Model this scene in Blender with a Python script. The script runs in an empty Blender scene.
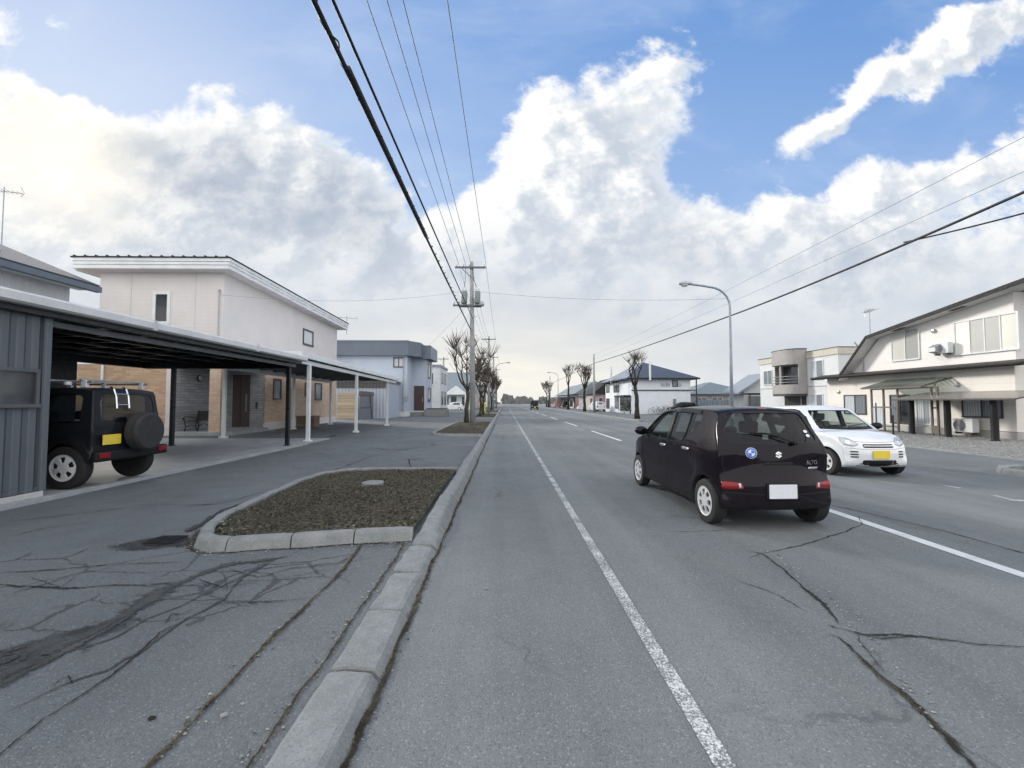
import bpy, bmesh, math, random
from math import sin, cos, pi, radians, atan, exp, sqrt
from mathutils import Vector, Matrix
from mathutils.bvhtree import BVHTree
scene = bpy.context.scene
COL = scene.collection
# ------------------------------------------------------------------ camera geometry (metres; road runs along +Y)
FPX = 436.0; EYE = 1.5; PITCH = atan(18 / FPX); YAW = atan(7 / FPX)
def ray(px, py):
    x = (px - 512) / FPX; y = (384 - py) / FPX
    F = cos(PITCH) - y * sin(PITCH); U = sin(PITCH) + y * cos(PITCH)
    return x * cos(YAW) + F * sin(YAW), -x * sin(YAW) + F * cos(YAW), U
def G(px, py, z=0.0):
    a = ray(px, py); t = (z - EYE) / a[2]
    return (a[0] * t, a[1] * t, z)
def on_x(px, py, X):
    a = ray(px, py); t = X / a[0]
    return (X, a[1] * t, EYE + a[2] * t)
def on_y(px, py, Y):
    a = ray(px, py); t = Y / a[1]
    return (a[0] * t, Y, EYE + a[2] * t)
def uv(px, py):
    a = ray(px, py)
    return a[0] / a[1], a[2] / a[1]

cam_d = bpy.data.cameras.new('camera'); cam = bpy.data.objects.new('camera', cam_d); COL.objects.link(cam)
cam_d.sensor_width = 36.0; cam_d.lens = FPX / 1024 * 36.0; cam_d.clip_end = 4000; cam_d.clip_start = 0.05
cam.location = (0, 0, EYE); cam.rotation_euler = (pi / 2 + PITCH, 0, -YAW)
scene.camera = cam
scene.view_settings.view_transform = 'Standard'; scene.view_settings.look = 'None'
scene.view_settings.exposure = 0; scene.view_settings.gamma = 1

# ------------------------------------------------------------------ node helpers
class NT:
    def __init__(s, tree): s.t = tree
    def n(s, typ, **kw):
        nd = s.t.nodes.new(typ)
        for k, v in kw.items(): setattr(nd, k, v)
        return nd
    def put(s, sock, v):
        if hasattr(v, 'is_output'): s.t.links.new(v, sock)
        elif v is not None: sock.default_value = v
    def m(s, op, a, b=None, c=None, clamp=False):
        nd = s.n('ShaderNodeMath', operation=op, use_clamp=clamp)
        s.put(nd.inputs[0], a)
        if b is not None: s.put(nd.inputs[1], b)
        if c is not None: s.put(nd.inputs[2], c)
        return nd.outputs[0]
    def vm(s, op, a, b=None, out=0):
        nd = s.n('ShaderNodeVectorMath', operation=op); s.put(nd.inputs[0], a)
        if b is not None:
            s.put(nd.inputs['Scale'] if op == 'SCALE' else nd.inputs[1], b)
        return nd.outputs[out]
    def sm(s, v, a, b, lo=0.0, hi=1.0, interp='SMOOTHSTEP'):
        nd = s.n('ShaderNodeMapRange', interpolation_type=interp)
        nd.clamp = True
        s.put(nd.inputs[0], v); s.put(nd.inputs[1], a); s.put(nd.inputs[2], b); s.put(nd.inputs[3], lo); s.put(nd.inputs[4], hi)
        return nd.outputs[0]
    def lin(s, v, a, b, lo=0.0, hi=1.0): return s.sm(v, a, b, lo, hi, 'LINEAR')
    def mix(s, f, a, b, blend='MIX'):
        nd = s.n('ShaderNodeMix', data_type='RGBA', blend_type=blend)
        s.put(nd.inputs[0], f); s.put(nd.inputs[6], rgba(a)); s.put(nd.inputs[7], rgba(b))
        return nd.outputs[2]
    def noise(s, vec, scale, detail=4, rough=0.5, dist=0.0, out=0):
        nd = s.n('ShaderNodeTexNoise'); s.put(nd.inputs['Vector'], vec)
        nd.inputs['Scale'].default_value = scale; nd.inputs['Detail'].default_value = detail
        nd.inputs['Roughness'].default_value = rough; nd.inputs['Distortion'].default_value = dist
        return nd.outputs[out]
    def mapping(s, vec, loc=(0, 0, 0), rot=(0, 0, 0), scale=(1, 1, 1), typ='POINT'):
        nd = s.n('ShaderNodeMapping', vector_type=typ); s.put(nd.inputs[0], vec)
        nd.inputs['Location'].default_value = loc; nd.inputs['Rotation'].default_value = rot; nd.inputs['Scale'].default_value = scale
        return nd.outputs[0]
    def xyz(s, v):
        nd = s.n('ShaderNodeSeparateXYZ'); s.put(nd.inputs[0], v); return nd.outputs
    def after(s, vec, acc):
        # same vector, but evaluated after acc (keeps the shader's working memory small)
        nd = s.n('ShaderNodeVectorMath', operation='MULTIPLY_ADD'); s.put(nd.inputs[0], acc); nd.inputs[1].default_value = (1e-9, 1e-9, 1e-9); s.put(nd.inputs[2], vec)
        return nd.outputs[0]
    def comb(s, x, y, z=0.0):
        nd = s.n('ShaderNodeCombineXYZ')
        for i, q in enumerate((x, y, z)): s.put(nd.inputs[i], q)
        return nd.outputs[0]
def rgba(c):
    if hasattr(c, 'is_output'): return c
    return tuple(c) + (1.0,) if len(c) == 3 else tuple(c)

# ------------------------------------------------------------------ sky
SUN_AZ = radians(-46); SUN_EL = radians(21)
def build_world():
    w = bpy.data.worlds.new('World'); scene.world = w; w.use_nodes = True
    w.cycles.sampling_method = 'MANUAL'; w.cycles.sample_map_resolution = 1024
    t = w.node_tree; t.nodes.clear(); N = NT(t)
    # cloud field group: (u,v) on the dome -> signed density
    gt = bpy.data.node_groups.new('cloud_field', 'ShaderNodeTree')
    gt.interface.new_socket('P', in_out='INPUT', socket_type='NodeSocketVector')
    gt.interface.new_socket('F', in_out='OUTPUT', socket_type='NodeSocketFloat')
    g = NT(gt); gi = g.n('NodeGroupInput'); go = g.n('NodeGroupOutput'); p = gi.outputs[0]
    # slightly bend the coordinates so that outlines are ragged
    wn = g.noise(p, 2.6, 3, 0.5, out=1)
    wv = g.vm('SUBTRACT', wn, (0.5, 0.5, 0.5))
    pw = g.vm('ADD', p, g.vm('SCALE', wv, 0.30))
    wn2 = g.noise(p, 8.0, 4, 0.55, out=1)
    pw = g.vm('ADD', pw, g.vm('SCALE', g.vm('SUBTRACT', wn2, (0.5, 0.5, 0.5)), 0.13))
    sp = g.xyz(p)
    F = g.m('ADD', g.sm(sp[1], 0.30, 0.62, 0.55, -0.62), g.sm(sp[1], 0.16, 0.36, 0.6, 0.0))
    blobs = [  # px, py, half size along, across (pixels), rotation deg, amplitude
        (40, 120, 110, 62, -22, 1.15), (150, 170, 120, 62, -22, 1.1), (255, 150, 80, 60, -30, 1.0), (330, 200, 90, 60, -28, 1.1), (400, 240, 55, 40, -35, .7),
        (215, 92, 45, 18, -8, .55), (20, 60, 50, 14, -10, .45), (-90, 60, 110, 28, 5, .35),
        (560, 190, 90, 85, 40, 1.2), (612, 115, 90, 64, 38, 1.1), (675, 62, 55, 30, 25, .8), (500, 250, 60, 50, 0, .7), (690, 178, 34, 14, 30, .35),
        (950, 62, 140, 30, 24, 1.4), (835, 112, 75, 20, 30, .8), (1015, 35, 90, 34, 20, .7),
        (970, 180, 170, 52, 22, 1.1), (800, 225, 130, 36, 14, .8), (730, 240, 70, 26, 10, .4),
        (385, 265, 60, 40, 0, .3), (70, 22, 150, 16, -6, .42), (495, 98, 14, 10, 40, .5), (555, 125, 55, 42, 35, .8), (90, 215, 110, 50, -10, .8), (700, 180, 26, 9, 30, .35), (745, 165, 30, 8, 20, .3),
        (400, 60, 150, 90, -30, -1.1), (438, 200, 20, 80, -28, -.8), (870, 150, 100, 16, 24, -.7), (745, 70, 50, 110, 0, -.75), (1000, 105, 70, 14, 24, -.5), (690, 165, 24, 40, -28, -.45),
        (140, 70, 60, 34, -40, -.55), (150, 98, 26, 20, -50, -.9), (312, 118, 22, 18, 0, -.7), (258, 72, 40, 12, -30, -.4), (90, 75, 60, 22, -30, -.5), (20, 20, 60, 20, 0, .25), (270, 60, 130, 34, -8, -.6), (720, 205, 30, 18, 25, -.3), (405, 232, 16, 14, -20, -.6), (330, 120, 30, 22, -30, -.3)]
    for (px, py, a, b, r, amp) in blobs:
        u0, v0 = uv(px, py)
        q = g.mapping(g.after(pw, F), (u0, v0, 0), (0, 0, radians(r)), (a / FPX, b / FPX, 1), 'TEXTURE')
        e = g.m('EXPONENT', g.m('MULTIPLY', g.vm('DOT_PRODUCT', q, q, out=1), -1.0))
        F = g.m('MULTIPLY_ADD', e, amp, F)
    q = g.mapping(p, (3.7, 1.2, 0), (0, 0, radians(-20)), (1.0, 1.25, 1))
    n1 = g.m('SUBTRACT', g.noise(q, 4.6, 9, 0.60, 0.2), 0.5)
    n2 = g.m('SUBTRACT', g.noise(q, 15.0, 5, 0.62, 0.25), 0.5)
    F = g.m('MULTIPLY_ADD', n1, 2.5, F); F = g.m('MULTIPLY_ADD', n2, 1.6, F)
    g.put(go.inputs[0], F)
    tc = N.n('ShaderNodeTexCoord'); d = N.xyz(tc.outputs['Generated'])
    ay = N.m('MAXIMUM', N.m('ABSOLUTE', d[1]), 0.14)
    u = N.m('DIVIDE', d[0], ay); v = N.m('DIVIDE', N.m('MAXIMUM', d[2], 0.0), ay)
    P = N.comb(u, v, 0.0)
    def field(vec):
        nd = N.n('ShaderNodeGroup'); nd.node_tree = gt; N.put(nd.inputs[0], vec); return nd.outputs[0]
    F0 = field(P)
    su, sv = math.tan(SUN_AZ), math.tan(SUN_EL) / cos(SUN_AZ)
    # step towards the sun on the dome
    to = N.vm('SUBTRACT', (su, sv + 0.25, 0), P); ton = N.vm('NORMALIZE', to)
    F1 = field(N.after(N.vm('ADD', P, N.vm('SCALE', ton, 0.05)), F0))
    alpha = N.sm(F0, -0.24, 0.52)
    thick = N.sm(F0, 0.10, 1.10)
    lit = N.lin(N.m('SUBTRACT', F0, F1), -0.36, 0.36)
    # broad shadowed hearts of the clouds
    wv = N.vm('ADD', P, N.vm('SCALE', N.vm('SUBTRACT', N.noise(P, 3.2, 6, .6, out=1), (.5, .5, .5)), .34))
    sh = None
    for (px, py, a, b, r, amp) in [(50, 125, 110, 34, -20, .75), (190, 168, 130, 46, -18, .85), (300, 205, 90, 40, -25, .65), (130, 245, 150, 40, -5, .45), (370, 290, 120, 45, 0, .5), (620, 265, 110, 50, 10, .55), (560, 330, 160, 40, 0, .35), (720, 300, 160, 40, 8, .35), (860, 265, 150, 45, 12, .40), (980, 300, 160, 45, 8, .35), (980, 60, 80, 16, 22, .28), (640, 110, 60, 26, 40, .20)]:
        u0, v0 = uv(px, py); q = N.mapping(N.after(wv, sh if sh is not None else F1), (u0, v0, 0), (0, 0, radians(r)), (a / FPX, b / FPX, 1), 'TEXTURE')
        e = N.m('EXPONENT', N.m('MULTIPLY', N.vm('DOT_PRODUCT', q, q, out=1), -1.0))
        sh = N.m('MULTIPLY', e, amp) if sh is None else N.m('MULTIPLY_ADD', e, amp, sh)
    mod = N.lin(N.noise(N.mapping(P, (1.3, .4, 0), scale=(1, 1.5, 1)), 5.5, 8, .6), .28, .72, .0, 1.45)
    shade = N.m('MULTIPLY', N.m('MULTIPLY', sh, mod), thick)
    low = N.sm(v, 0.14, 0.54, 1.0, 0.0)         # the low pale deck
    hi = N.m('MULTIPLY_ADD', low, -0.72, 1.0)
    shade = N.m('MULTIPLY', shade, N.m('MULTIPLY_ADD', low, -0.35, 1.0))
    shade = N.m('MULTIPLY_ADD', N.m('MULTIPLY', N.m('MULTIPLY', thick, hi), N.m('SUBTRACT', 1.0, lit)), 0.52, shade)
    shade = N.m('SUBTRACT', 1.0, N.m('EXPONENT', N.m('MULTIPLY', shade, -1.15)))
    shade = N.m('MAXIMUM', shade, N.m('MULTIPLY', low, N.lin(N.noise(N.mapping(P, scale=(1.0, 4.0, 1)), 1.7, 5, 0.45), 0.25, 0.75, .30, .68)))
    lit = N.m('ADD', N.m('MULTIPLY', lit, hi), N.m('MULTIPLY', N.m('SUBTRACT', 1.0, hi), .45))
    white = N.mix(lit, (0.80, 0.855, 0.925), (1.08, 1.075, 1.05))
    ccol = N.mix(shade, white, (0.37, 0.445, 0.565))
    # sun behind the cloud and the pale horizon ahead
    sd = N.vm('DOT_PRODUCT', tc.outputs['Generated'], (sin(SUN_AZ) * cos(SUN_EL), cos(SUN_AZ) * cos(SUN_EL), sin(SUN_EL)), out=1)
    glow = N.m('EXPONENT', N.m('MULTIPLY', N.m('SUBTRACT', sd, 1.0), 260.0))
    glow2 = N.m('EXPONENT', N.m('MULTIPLY', N.m('SUBTRACT', sd, 1.0), 9.0))
    ccol = N.mix(N.m('MULTIPLY', glow, .8), ccol, (1.35, 1.25, 1.05)); ccol = N.mix(N.m('MULTIPLY', glow2, .05), ccol, (1.0, .97, .90))
    hz = N.m('MULTIPLY', N.sm(v, 0.0, 0.30, 1.0, 0.0), N.m('EXPONENT', N.m('MULTIPLY', N.m('POWER', N.m('ADD', u, 0.02), 2.0), -4.0)))
    hz = N.m('MULTIPLY', hz, N.lin(N.noise(N.mapping(P, scale=(1.0, 6.0, 1)), 3.0, 5, .55), .35, .62, .55, 1.0))
    ccol = N.mix(hz, ccol, (1.04, 0.99, 0.86))
    # unseen sky behind the viewer, set bright to fill the facades
    back = N.sm(d[1], 0.34, 0.02)
    ccol = N.mix(back, ccol, (1.36, 1.40, 1.40))
    sky = N.n('ShaderNodeTexSky', sky_type='NISHITA'); sky.sun_disc = False
    sky.sun_elevation = SUN_EL; sky.sun_rotation = SUN_AZ; sky.air_density = 1.0; sky.dust_density = 0.6; sky.ozone_density = 2.5
    STR = 0.10
    blue = N.mix(1.0, sky.outputs[0], (1.0, 1.0, 1.0), 'MULTIPLY')
    blue = N.mix(0.72, blue, tuple(c / STR for c in (0.19, 0.41, 0.88)))
    pale = N.sm(v, 0.25, 1.1, 0.55, 0.0)
    blue = N.mix(pale, blue, tuple(c / STR for c in (0.50, 0.66, 0.92)))
    haze = N.m('MULTIPLY', glow2, .6)
    blue = N.mix(haze, blue, tuple(c / STR for c in (0.80, 0.86, 0.96)))
    ccs = N.vm('SCALE', ccol, 1.0 / STR)
    # thin veil that whitens the blue in streaks
    veil = N.sm(N.noise(N.mapping(P, (1, 2, 0), (0, 0, .5), (1.0, 2.2, 1)), 2.0, 8, .6, .4), .42, .8, 0.0, .35)
    blue = N.mix(veil, blue, tuple(c / STR for c in (0.72, 0.82, 0.97)))
    acover = N.m('MAXIMUM', alpha, back)
    fin = N.mix(acover, blue, ccs)
    bg = N.n('ShaderNodeBackground'); N.put(bg.inputs[0], fin); bg.inputs[1].default_value = STR
    o = N.n('ShaderNodeOutputWorld'); 
    # behind the viewer: even unseen sky, brightened as fill light
    bg2 = N.n('ShaderNodeBackground'); bg2.inputs[0].default_value = (1.70, 1.69, 1.70, 1); bg2.inputs[1].default_value = 1.0
    mx = N.n('ShaderNodeMixShader'); N.put(mx.inputs[0], N.m('GREATER_THAN', d[1], 0.02)); t.links.new(bg2.outputs[0], mx.inputs[1]); t.links.new(bg.outputs[0], mx.inputs[2])
    t.links.new(mx.outputs[0], o.inputs[0])
build_world()
sun_d = bpy.data.lights.new('sun', 'SUN'); sun_d.energy = 3.2; sun_d.angle = radians(9); sun_d.color = (1.0, 0.95, 0.85)
sun = bpy.data.objects.new('sun', sun_d); COL.objects.link(sun)
sv_ = Vector((sin(SUN_AZ) * cos(SUN_EL), cos(SUN_AZ) * cos(SUN_EL), sin(SUN_EL)))
sun.rotation_euler = sv_.to_track_quat('Z', 'Y').to_euler()

scene.cycles.max_bounces = 6; scene.cycles.diffuse_bounces = 3; scene.cycles.glossy_bounces = 3; scene.cycles.transparent_max_bounces = 10; scene.cycles.transmission_bounces = 3
scene.cycles.use_adaptive_sampling = True; scene.cycles.adaptive_threshold = 0.03
scene.cycles.use_denoising = True; scene.cycles.caustics_reflective = False; scene.cycles.caustics_refractive = False
# ------------------------------------------------------------------ materials
def new_mat(name):
    m = bpy.data.materials.new(name); m.use_nodes = True
    N = NT(m.node_tree); b = m.node_tree.nodes['Principled BSDF']
    return m, N, b
def pset(N, b, **kw):
    names = {'col': 'Base Color', 'rough': 'Roughness', 'metal': 'Metallic', 'spec': 'Specular IOR Level', 'alpha': 'Alpha', 'coat': 'Coat Weight',
             'coatr': 'Coat Roughness', 'trans': 'Transmission Weight', 'normal': 'Normal', 'ior': 'IOR'}
    for k, v in kw.items(): N.put(b.inputs[names[k]], rgba(v) if k == 'col' else v)
def bump(N, h, strength=0.3, dist=0.01):
    nd = N.n('ShaderNodeBump'); nd.inputs['Strength'].default_value = strength; nd.inputs['Distance'].default_value = dist
    N.put(nd.inputs['Height'], h); return nd.outputs[0]
def gpos(N): return N.n('ShaderNodeNewGeometry').outputs['Position']
def mul(c, k): return tuple(x * k for x in c)
def M_paint(name, col, rough=0.5, metal=0.0, var=0.12, scale=1.7, dirt=0.0, spec=0.5):
    m, N, b = new_mat(name); p = gpos(N)
    f = N.lin(N.noise(p, scale, 6, 0.6), 0.3, 0.7)
    c = N.mix(f, mul(col, 1 - var), mul(col, 1 + var * .5))
    f2 = N.lin(N.noise(N.mapping(p, scale=(6, 6, .7)), 3.0, 5, .6), .5, .78)
    c = N.mix(N.m('MULTIPLY', f2, .10 + dirt), c, mul(col, .45))
    pset(N, b, col=c, rough=N.lin(N.noise(p, 9, 3), 0.3, 0.7, max(rough - .07, 0.02), min(rough + .1, 1)), metal=metal, spec=spec)
    return m
def M_siding(name, col, pitch=0.2, depth=.006, vertical=False, rough=.6, var=.07, groove=.72, dirt=.12, wide=.06):
    # boards / ribs: a groove line every pitch, real bump, streaked weathering
    m, N, b = new_mat(name); p = gpos(N); s = N.xyz(p)
    co = N.m('ADD', s[0], s[1]) if vertical else s[2]
    fr = N.m('FRACT', N.m('DIVIDE', co, pitch))
    gr = N.sm(N.m('ABSOLUTE', N.m('SUBTRACT', fr, .5)), .5 - wide, .5, 0.0, 1.0)
    f = N.lin(N.noise(p, .9, 6, .6), .3, .7)
    c = N.mix(f, mul(col, 1 - var), mul(col, 1 + var * .5))
    st = N.lin(N.noise(N.mapping(p, scale=(5, 5, .35)), 2.0, 6, .6), .5, .8)
    c = N.mix(N.m('MULTIPLY', st, dirt), c, mul(col, .5))
    c = N.mix(N.m('MULTIPLY', gr, 1 - groove), c, mul(col, .25))
    pset(N, b, col=c, rough=rough, normal=bump(N, N.m('MULTIPLY', gr, -1.0), .8, depth))
    return m
def M_corrugated(name, col, pitch, depth=.02, rough=.45, metal=.2):
    m, N, b = new_mat(name); p = gpos(N); s = N.xyz(p)
    fr = N.m('FRACT', N.m('DIVIDE', N.m('ADD', s[0], s[1]), pitch))
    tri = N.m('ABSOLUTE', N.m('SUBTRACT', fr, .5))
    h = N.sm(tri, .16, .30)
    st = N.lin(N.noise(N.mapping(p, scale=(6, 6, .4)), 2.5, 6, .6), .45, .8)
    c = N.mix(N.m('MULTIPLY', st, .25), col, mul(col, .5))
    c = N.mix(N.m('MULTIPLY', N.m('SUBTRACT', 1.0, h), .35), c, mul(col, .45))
    pset(N, b, col=c, rough=rough, metal=metal, normal=bump(N, h, 1.0, depth))
    return m
def M_brick(name, c1, c2, mortar, bw=.22, bh=.065, ms=.006, rough=.8, bumpd=.006, mixvar=.5):
    m, N, b = new_mat(name); p = gpos(N); s = N.xyz(p)
    v = N.comb(N.m('ADD', s[0], s[1]), s[2], 0)
    br = N.n('ShaderNodeTexBrick'); N.put(br.inputs['Vector'], v); br.inputs['Scale'].default_value = 1
    br.inputs['Brick Width'].default_value = bw; br.inputs['Row Height'].default_value = bh; br.inputs['Mortar Size'].default_value = ms
    br.inputs['Color1'].default_value = rgba(c1); br.inputs['Color2'].default_value = rgba(c2); br.inputs['Mortar'].default_value = rgba(mortar)
    br.inputs['Bias'].default_value = -.1; br.inputs['Mortar Smooth'].default_value = .3
    c = N.mix(N.lin(N.noise(p, 6, 6, .65), .3, .7, 0, mixvar), br.outputs[0], mul(c1, .7))
    c = N.mix(N.lin(N.noise(p, 40, 4, .65), .35, .7, 0, .3), c, mul(c2, 1.15))
    h = N.m('MULTIPLY_ADD', br.outputs[1], -1.0, N.m('MULTIPLY', N.noise(p, 45, 4), .5))
    pset(N, b, col=c, rough=rough, normal=bump(N, h, .8, bumpd))
    return m
def M_glass(name, tint=(.03, .035, .04), rough=.03, mixclear=0.0, spec=.8):
    # window pane: dark room behind and a sky reflection; mixclear lets some light straight through
    m, N, b = new_mat(name); p = gpos(N)
    c = N.mix(N.lin(N.noise(p, .8, 3), .35, .65), mul(tint, .6), mul(tint, 1.3))
    pset(N, b, col=c, rough=rough, spec=spec, normal=bump(N, N.noise(p, 1.3, 2), .05, .02))
    if mixclear:
        tr = N.n('ShaderNodeBsdfTransparent'); tr.inputs[0].default_value = (.86, .93, .90, 1)
        mx = N.n('ShaderNodeMixShader'); mx.inputs[0].default_value = mixclear
        m.node_tree.links.new(b.outputs[0], mx.inputs[1]); m.node_tree.links.new(tr.outputs[0], mx.inputs[2])
        m.node_tree.links.new(mx.outputs[0], m.node_tree.nodes['Material Output'].inputs[0])
    return m
def M_curtain(name, col, pitch=.11):
    # pale pleated curtain seen through the sky reflection; wide pitch leaves a flat pane tone
    m, N, b = new_mat(name); p = gpos(N); s = N.xyz(p)
    fr = N.m('FRACT', N.m('DIVIDE', N.m('ADD', N.m('ADD', s[0], s[1]), N.m('MULTIPLY', N.noise(p, 2, 2), .1)), pitch))
    f = N.sm(N.m('ABSOLUTE', N.m('SUBTRACT', fr, .5)), 0.05, .45)
    c = N.mix(f, col, mul(col, .66))
    pset(N, b, col=c, rough=.25, spec=.55, coat=1.0, coatr=.03)
    return m
def M_concrete(name, col, rough=.85, scale=3.0, speck=.35, bd=.004):
    m, N, b = new_mat(name); p = gpos(N)
    c = N.mix(N.lin(N.noise(p, scale, 8, .65), .3, .7), mul(col, .72), mul(col, 1.12))
    c = N.mix(N.lin(N.noise(p, 95, 3, .7), .45, .75, 0, speck), c, mul(col, .45))
    c = N.mix(N.lin(N.noise(p, 60, 2, .6), .6, .8, 0, speck), c, mul(col, 1.4))
    st = N.lin(N.noise(p, 1.1, 7, .7), .5, .75, 0, .4)
    c = N.mix(st, c, mul(col, .5))
    pset(N, b, col=c, rough=rough, normal=bump(N, N.noise(p, 70, 5, .7), .5, bd))
    return m
def M_asphalt(name, col, wheel=False, warm=0.0, cracks=.5, web=()):
    m, N, b = new_mat(name); p = gpos(N); s = N.xyz(p)
    c = N.mix(N.lin(N.noise(p, .45, 7, .62), .32, .68), mul(col, .72), mul(col, 1.16))
    c = N.mix(N.lin(N.noise(p, 2.2, 8, .7), .35, .7, 0, .5), c, mul(col, .74))
    c = N.mix(N.m('MULTIPLY', N.sm(N.noise(N.mapping(p, (1, 4, 0), scale=(1.2, .8, 1)), .9, 3, .5, .4), .62, .72), .35), c, mul(col, .58))
    if wheel:  # polished wheel tracks and the darker strip between them
        t1 = N.noise(N.mapping(p, scale=(1.3, .03, 1)), 1.0, 4, .6)
        c = N.mix(N.lin(t1, .38, .66, 0, .8), c, mul(col, 1.30))
        t2 = N.noise(N.mapping(p, (7, 0, 0), scale=(.55, .10, 1)), 1.0, 5, .6)
        c = N.mix(N.lin(t2, .46, .72, 0, .65), c, mul(col, .66))
    if warm:
        c = N.mix(N.lin(N.noise(N.mapping(p, (3, 9, 0)), .55, 5, .6), .5, .75, 0, warm), c, (col[0] * 1.25, col[1] * 1.1, col[2] * .9))
    # aggregate: pale and dark chips
    vo = N.n('ShaderNodeTexVoronoi'); N.put(vo.inputs[0], p); vo.inputs['Scale'].default_value = 130
    hsv = N.xyz(vo.outputs['Color'])
    c = N.mix(N.lin(hsv[0], .0, .3, .6, 0), c, mul(col, .50))
    c = N.mix(N.m('MULTIPLY', N.lin(hsv[1], .82, 1.0, 0, .75), N.lin(hsv[2], 0, 1, .3, 1)), c, mul(col, 1.95))
    vo2 = N.n('ShaderNodeTexVoronoi'); N.put(vo2.inputs[0], p); vo2.inputs['Scale'].default_value = 47
    h2 = N.xyz(vo2.outputs['Color'])
    big = N.m('MULTIPLY', N.sm(vo2.outputs['Distance'], .16, .28, 1, 0), N.m('GREATER_THAN', h2[0], .90))
    c = N.mix(N.m('MULTIPLY', big, .45), c, mul(col, 1.9))
    h = N.m('ADD', N.m('MULTIPLY', vo.outputs['Distance'], -.8), N.noise(p, 45, 4, .7))
    if cracks:
        dv = N.vm('ADD', p, N.vm('SCALE', N.vm('SUBTRACT', N.noise(p, 1.6, 5, .65, out=1), (.5, .5, .5)), .9))
        ve = N.n('ShaderNodeTexVoronoi', feature='DISTANCE_TO_EDGE'); N.put(ve.inputs[0], N.mapping(dv, scale=(1, .8, 0.0))); ve.inputs['Scale'].default_value = .42
        ln = N.sm(ve.outputs[0], 0.002, .011, 1, 0)
        msk = N.sm(N.noise(N.mapping(p, (5, 2, 0)), .33, 4, .6), .52, .62)
        ck = N.m('MULTIPLY', N.m('MULTIPLY', ln, msk), cracks)
        c = N.mix(ck, c, mul(col, .22)); h = N.m('MULTIPLY_ADD', ck, -3.0, h)
    if web:
        # crazed patches: a fine web of old cracks, two sizes
        for (sc, wd, (cx, cy), (ra, rb), rot, k) in web:
            q = N.mapping(p, (cx, cy, 0), (0, 0, rot), (ra, rb, 1e6), 'TEXTURE')
            ms = N.m('EXPONENT', N.m('MULTIPLY', N.vm('DOT_PRODUCT', q, q, out=1), -1.0))
            dv = N.vm('ADD', p, N.vm('SCALE', N.vm('SUBTRACT', N.noise(p, 3.0, 5, .7, out=1), (.5, .5, .5)), .30))
            ve = N.n('ShaderNodeTexVoronoi', feature='DISTANCE_TO_EDGE'); N.put(ve.inputs[0], N.mapping(dv, rot=(0, 0, rot), scale=(1, 1.5, 0.0))); ve.inputs['Scale'].default_value = sc
            wn = N.m('MULTIPLY', N.noise(p, 4, 4, .6), wd * 2)
            ln = N.m('SUBTRACT', 1.0, N.sm(ve.outputs[0], N.m('MULTIPLY', wn, .45), wn))
            ck = N.m('MULTIPLY', N.m('MULTIPLY', ln, N.sm(N.m('ADD', ms, N.m('MULTIPLY', N.m('SUBTRACT', N.noise(p, 1.7, 4, .6), .5), 1.1)), .38, .55)), k)
            c = N.mix(ck, c, mul(col, .42)); h = N.m('MULTIPLY_ADD', ck, -1.5, h)
    pset(N, b, col=c, rough=N.lin(N.noise(p, 3, 4), .3, .7, .72, .92), spec=.35, normal=bump(N, h, .75, .005))
    return m
def M_marking(name, wear=.5, base=(.146, .160, .166)):
    m, N, b = new_mat(name); p = gpos(N)
    w = N.noise(p, 75, 6, .85); w2 = N.noise(p, 2.3, 4, .6)
    f = N.sm(N.m('ADD', w, N.m('MULTIPLY', N.m('SUBTRACT', w2, .5), .35)), wear - .06, wear + .06)
    c = N.mix(f, mul(base, .85), N.mix(N.lin(N.noise(p, 4, 5), .3, .7), (.50, .52, .53), (.68, .70, .71)))
    pset(N, b, col=c, rough=.75, normal=bump(N, N.noise(p, 110, 4, .7), .6, .004))
    return m
def M_crack(name, c1=(.022, .023, .024), c2=(.05, .048, .04), soft=.30):
    # ragged, partly filled: fades out towards the edge of the strip
    m, N, b = new_mat(name); p = gpos(N)
    at = N.n('ShaderNodeAttribute'); at.attribute_name = 'edge'
    nz = N.m('ADD', N.m('MULTIPLY', N.m('SUBTRACT', N.noise(p, 38, 5, .7), .5), 1.5), N.m('MULTIPLY', N.m('SUBTRACT', N.noise(p, 6, 4, .6), .5), 1.2))
    al = N.sm(N.m('ADD', N.m('SUBTRACT', 1.0, at.outputs['Fac']), nz), .5 - soft, .5 + soft)
    N.put(b.inputs['Alpha'], al)
    c = N.mix(N.lin(N.noise(p, 7, 6, .7), .4, .65), c1, c2)
    pset(N, b, col=c, rough=.95, spec=.1, normal=bump(N, N.noise(p, 60, 5, .7), 1, .01))
    return m
def M_soil(name):
    m, N, b = new_mat(name); p = gpos(N)
    c = N.mix(N.lin(N.noise(p, 3, 8, .7), .35, .65), (.019, .018, .016), (.052, .050, .041))
    c = N.mix(N.lin(N.noise(p, 22, 6, .75), .45, .66), c, (.15, .135, .092))
    c = N.mix(N.lin(N.noise(p, 48, 4, .7), .56, .68), c, (.30, .275, .22))
    pset(N, b, col=c, rough=1, spec=.1, normal=bump(N, N.noise(p, 30, 8, .75), 1, .05))
    return m
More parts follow.
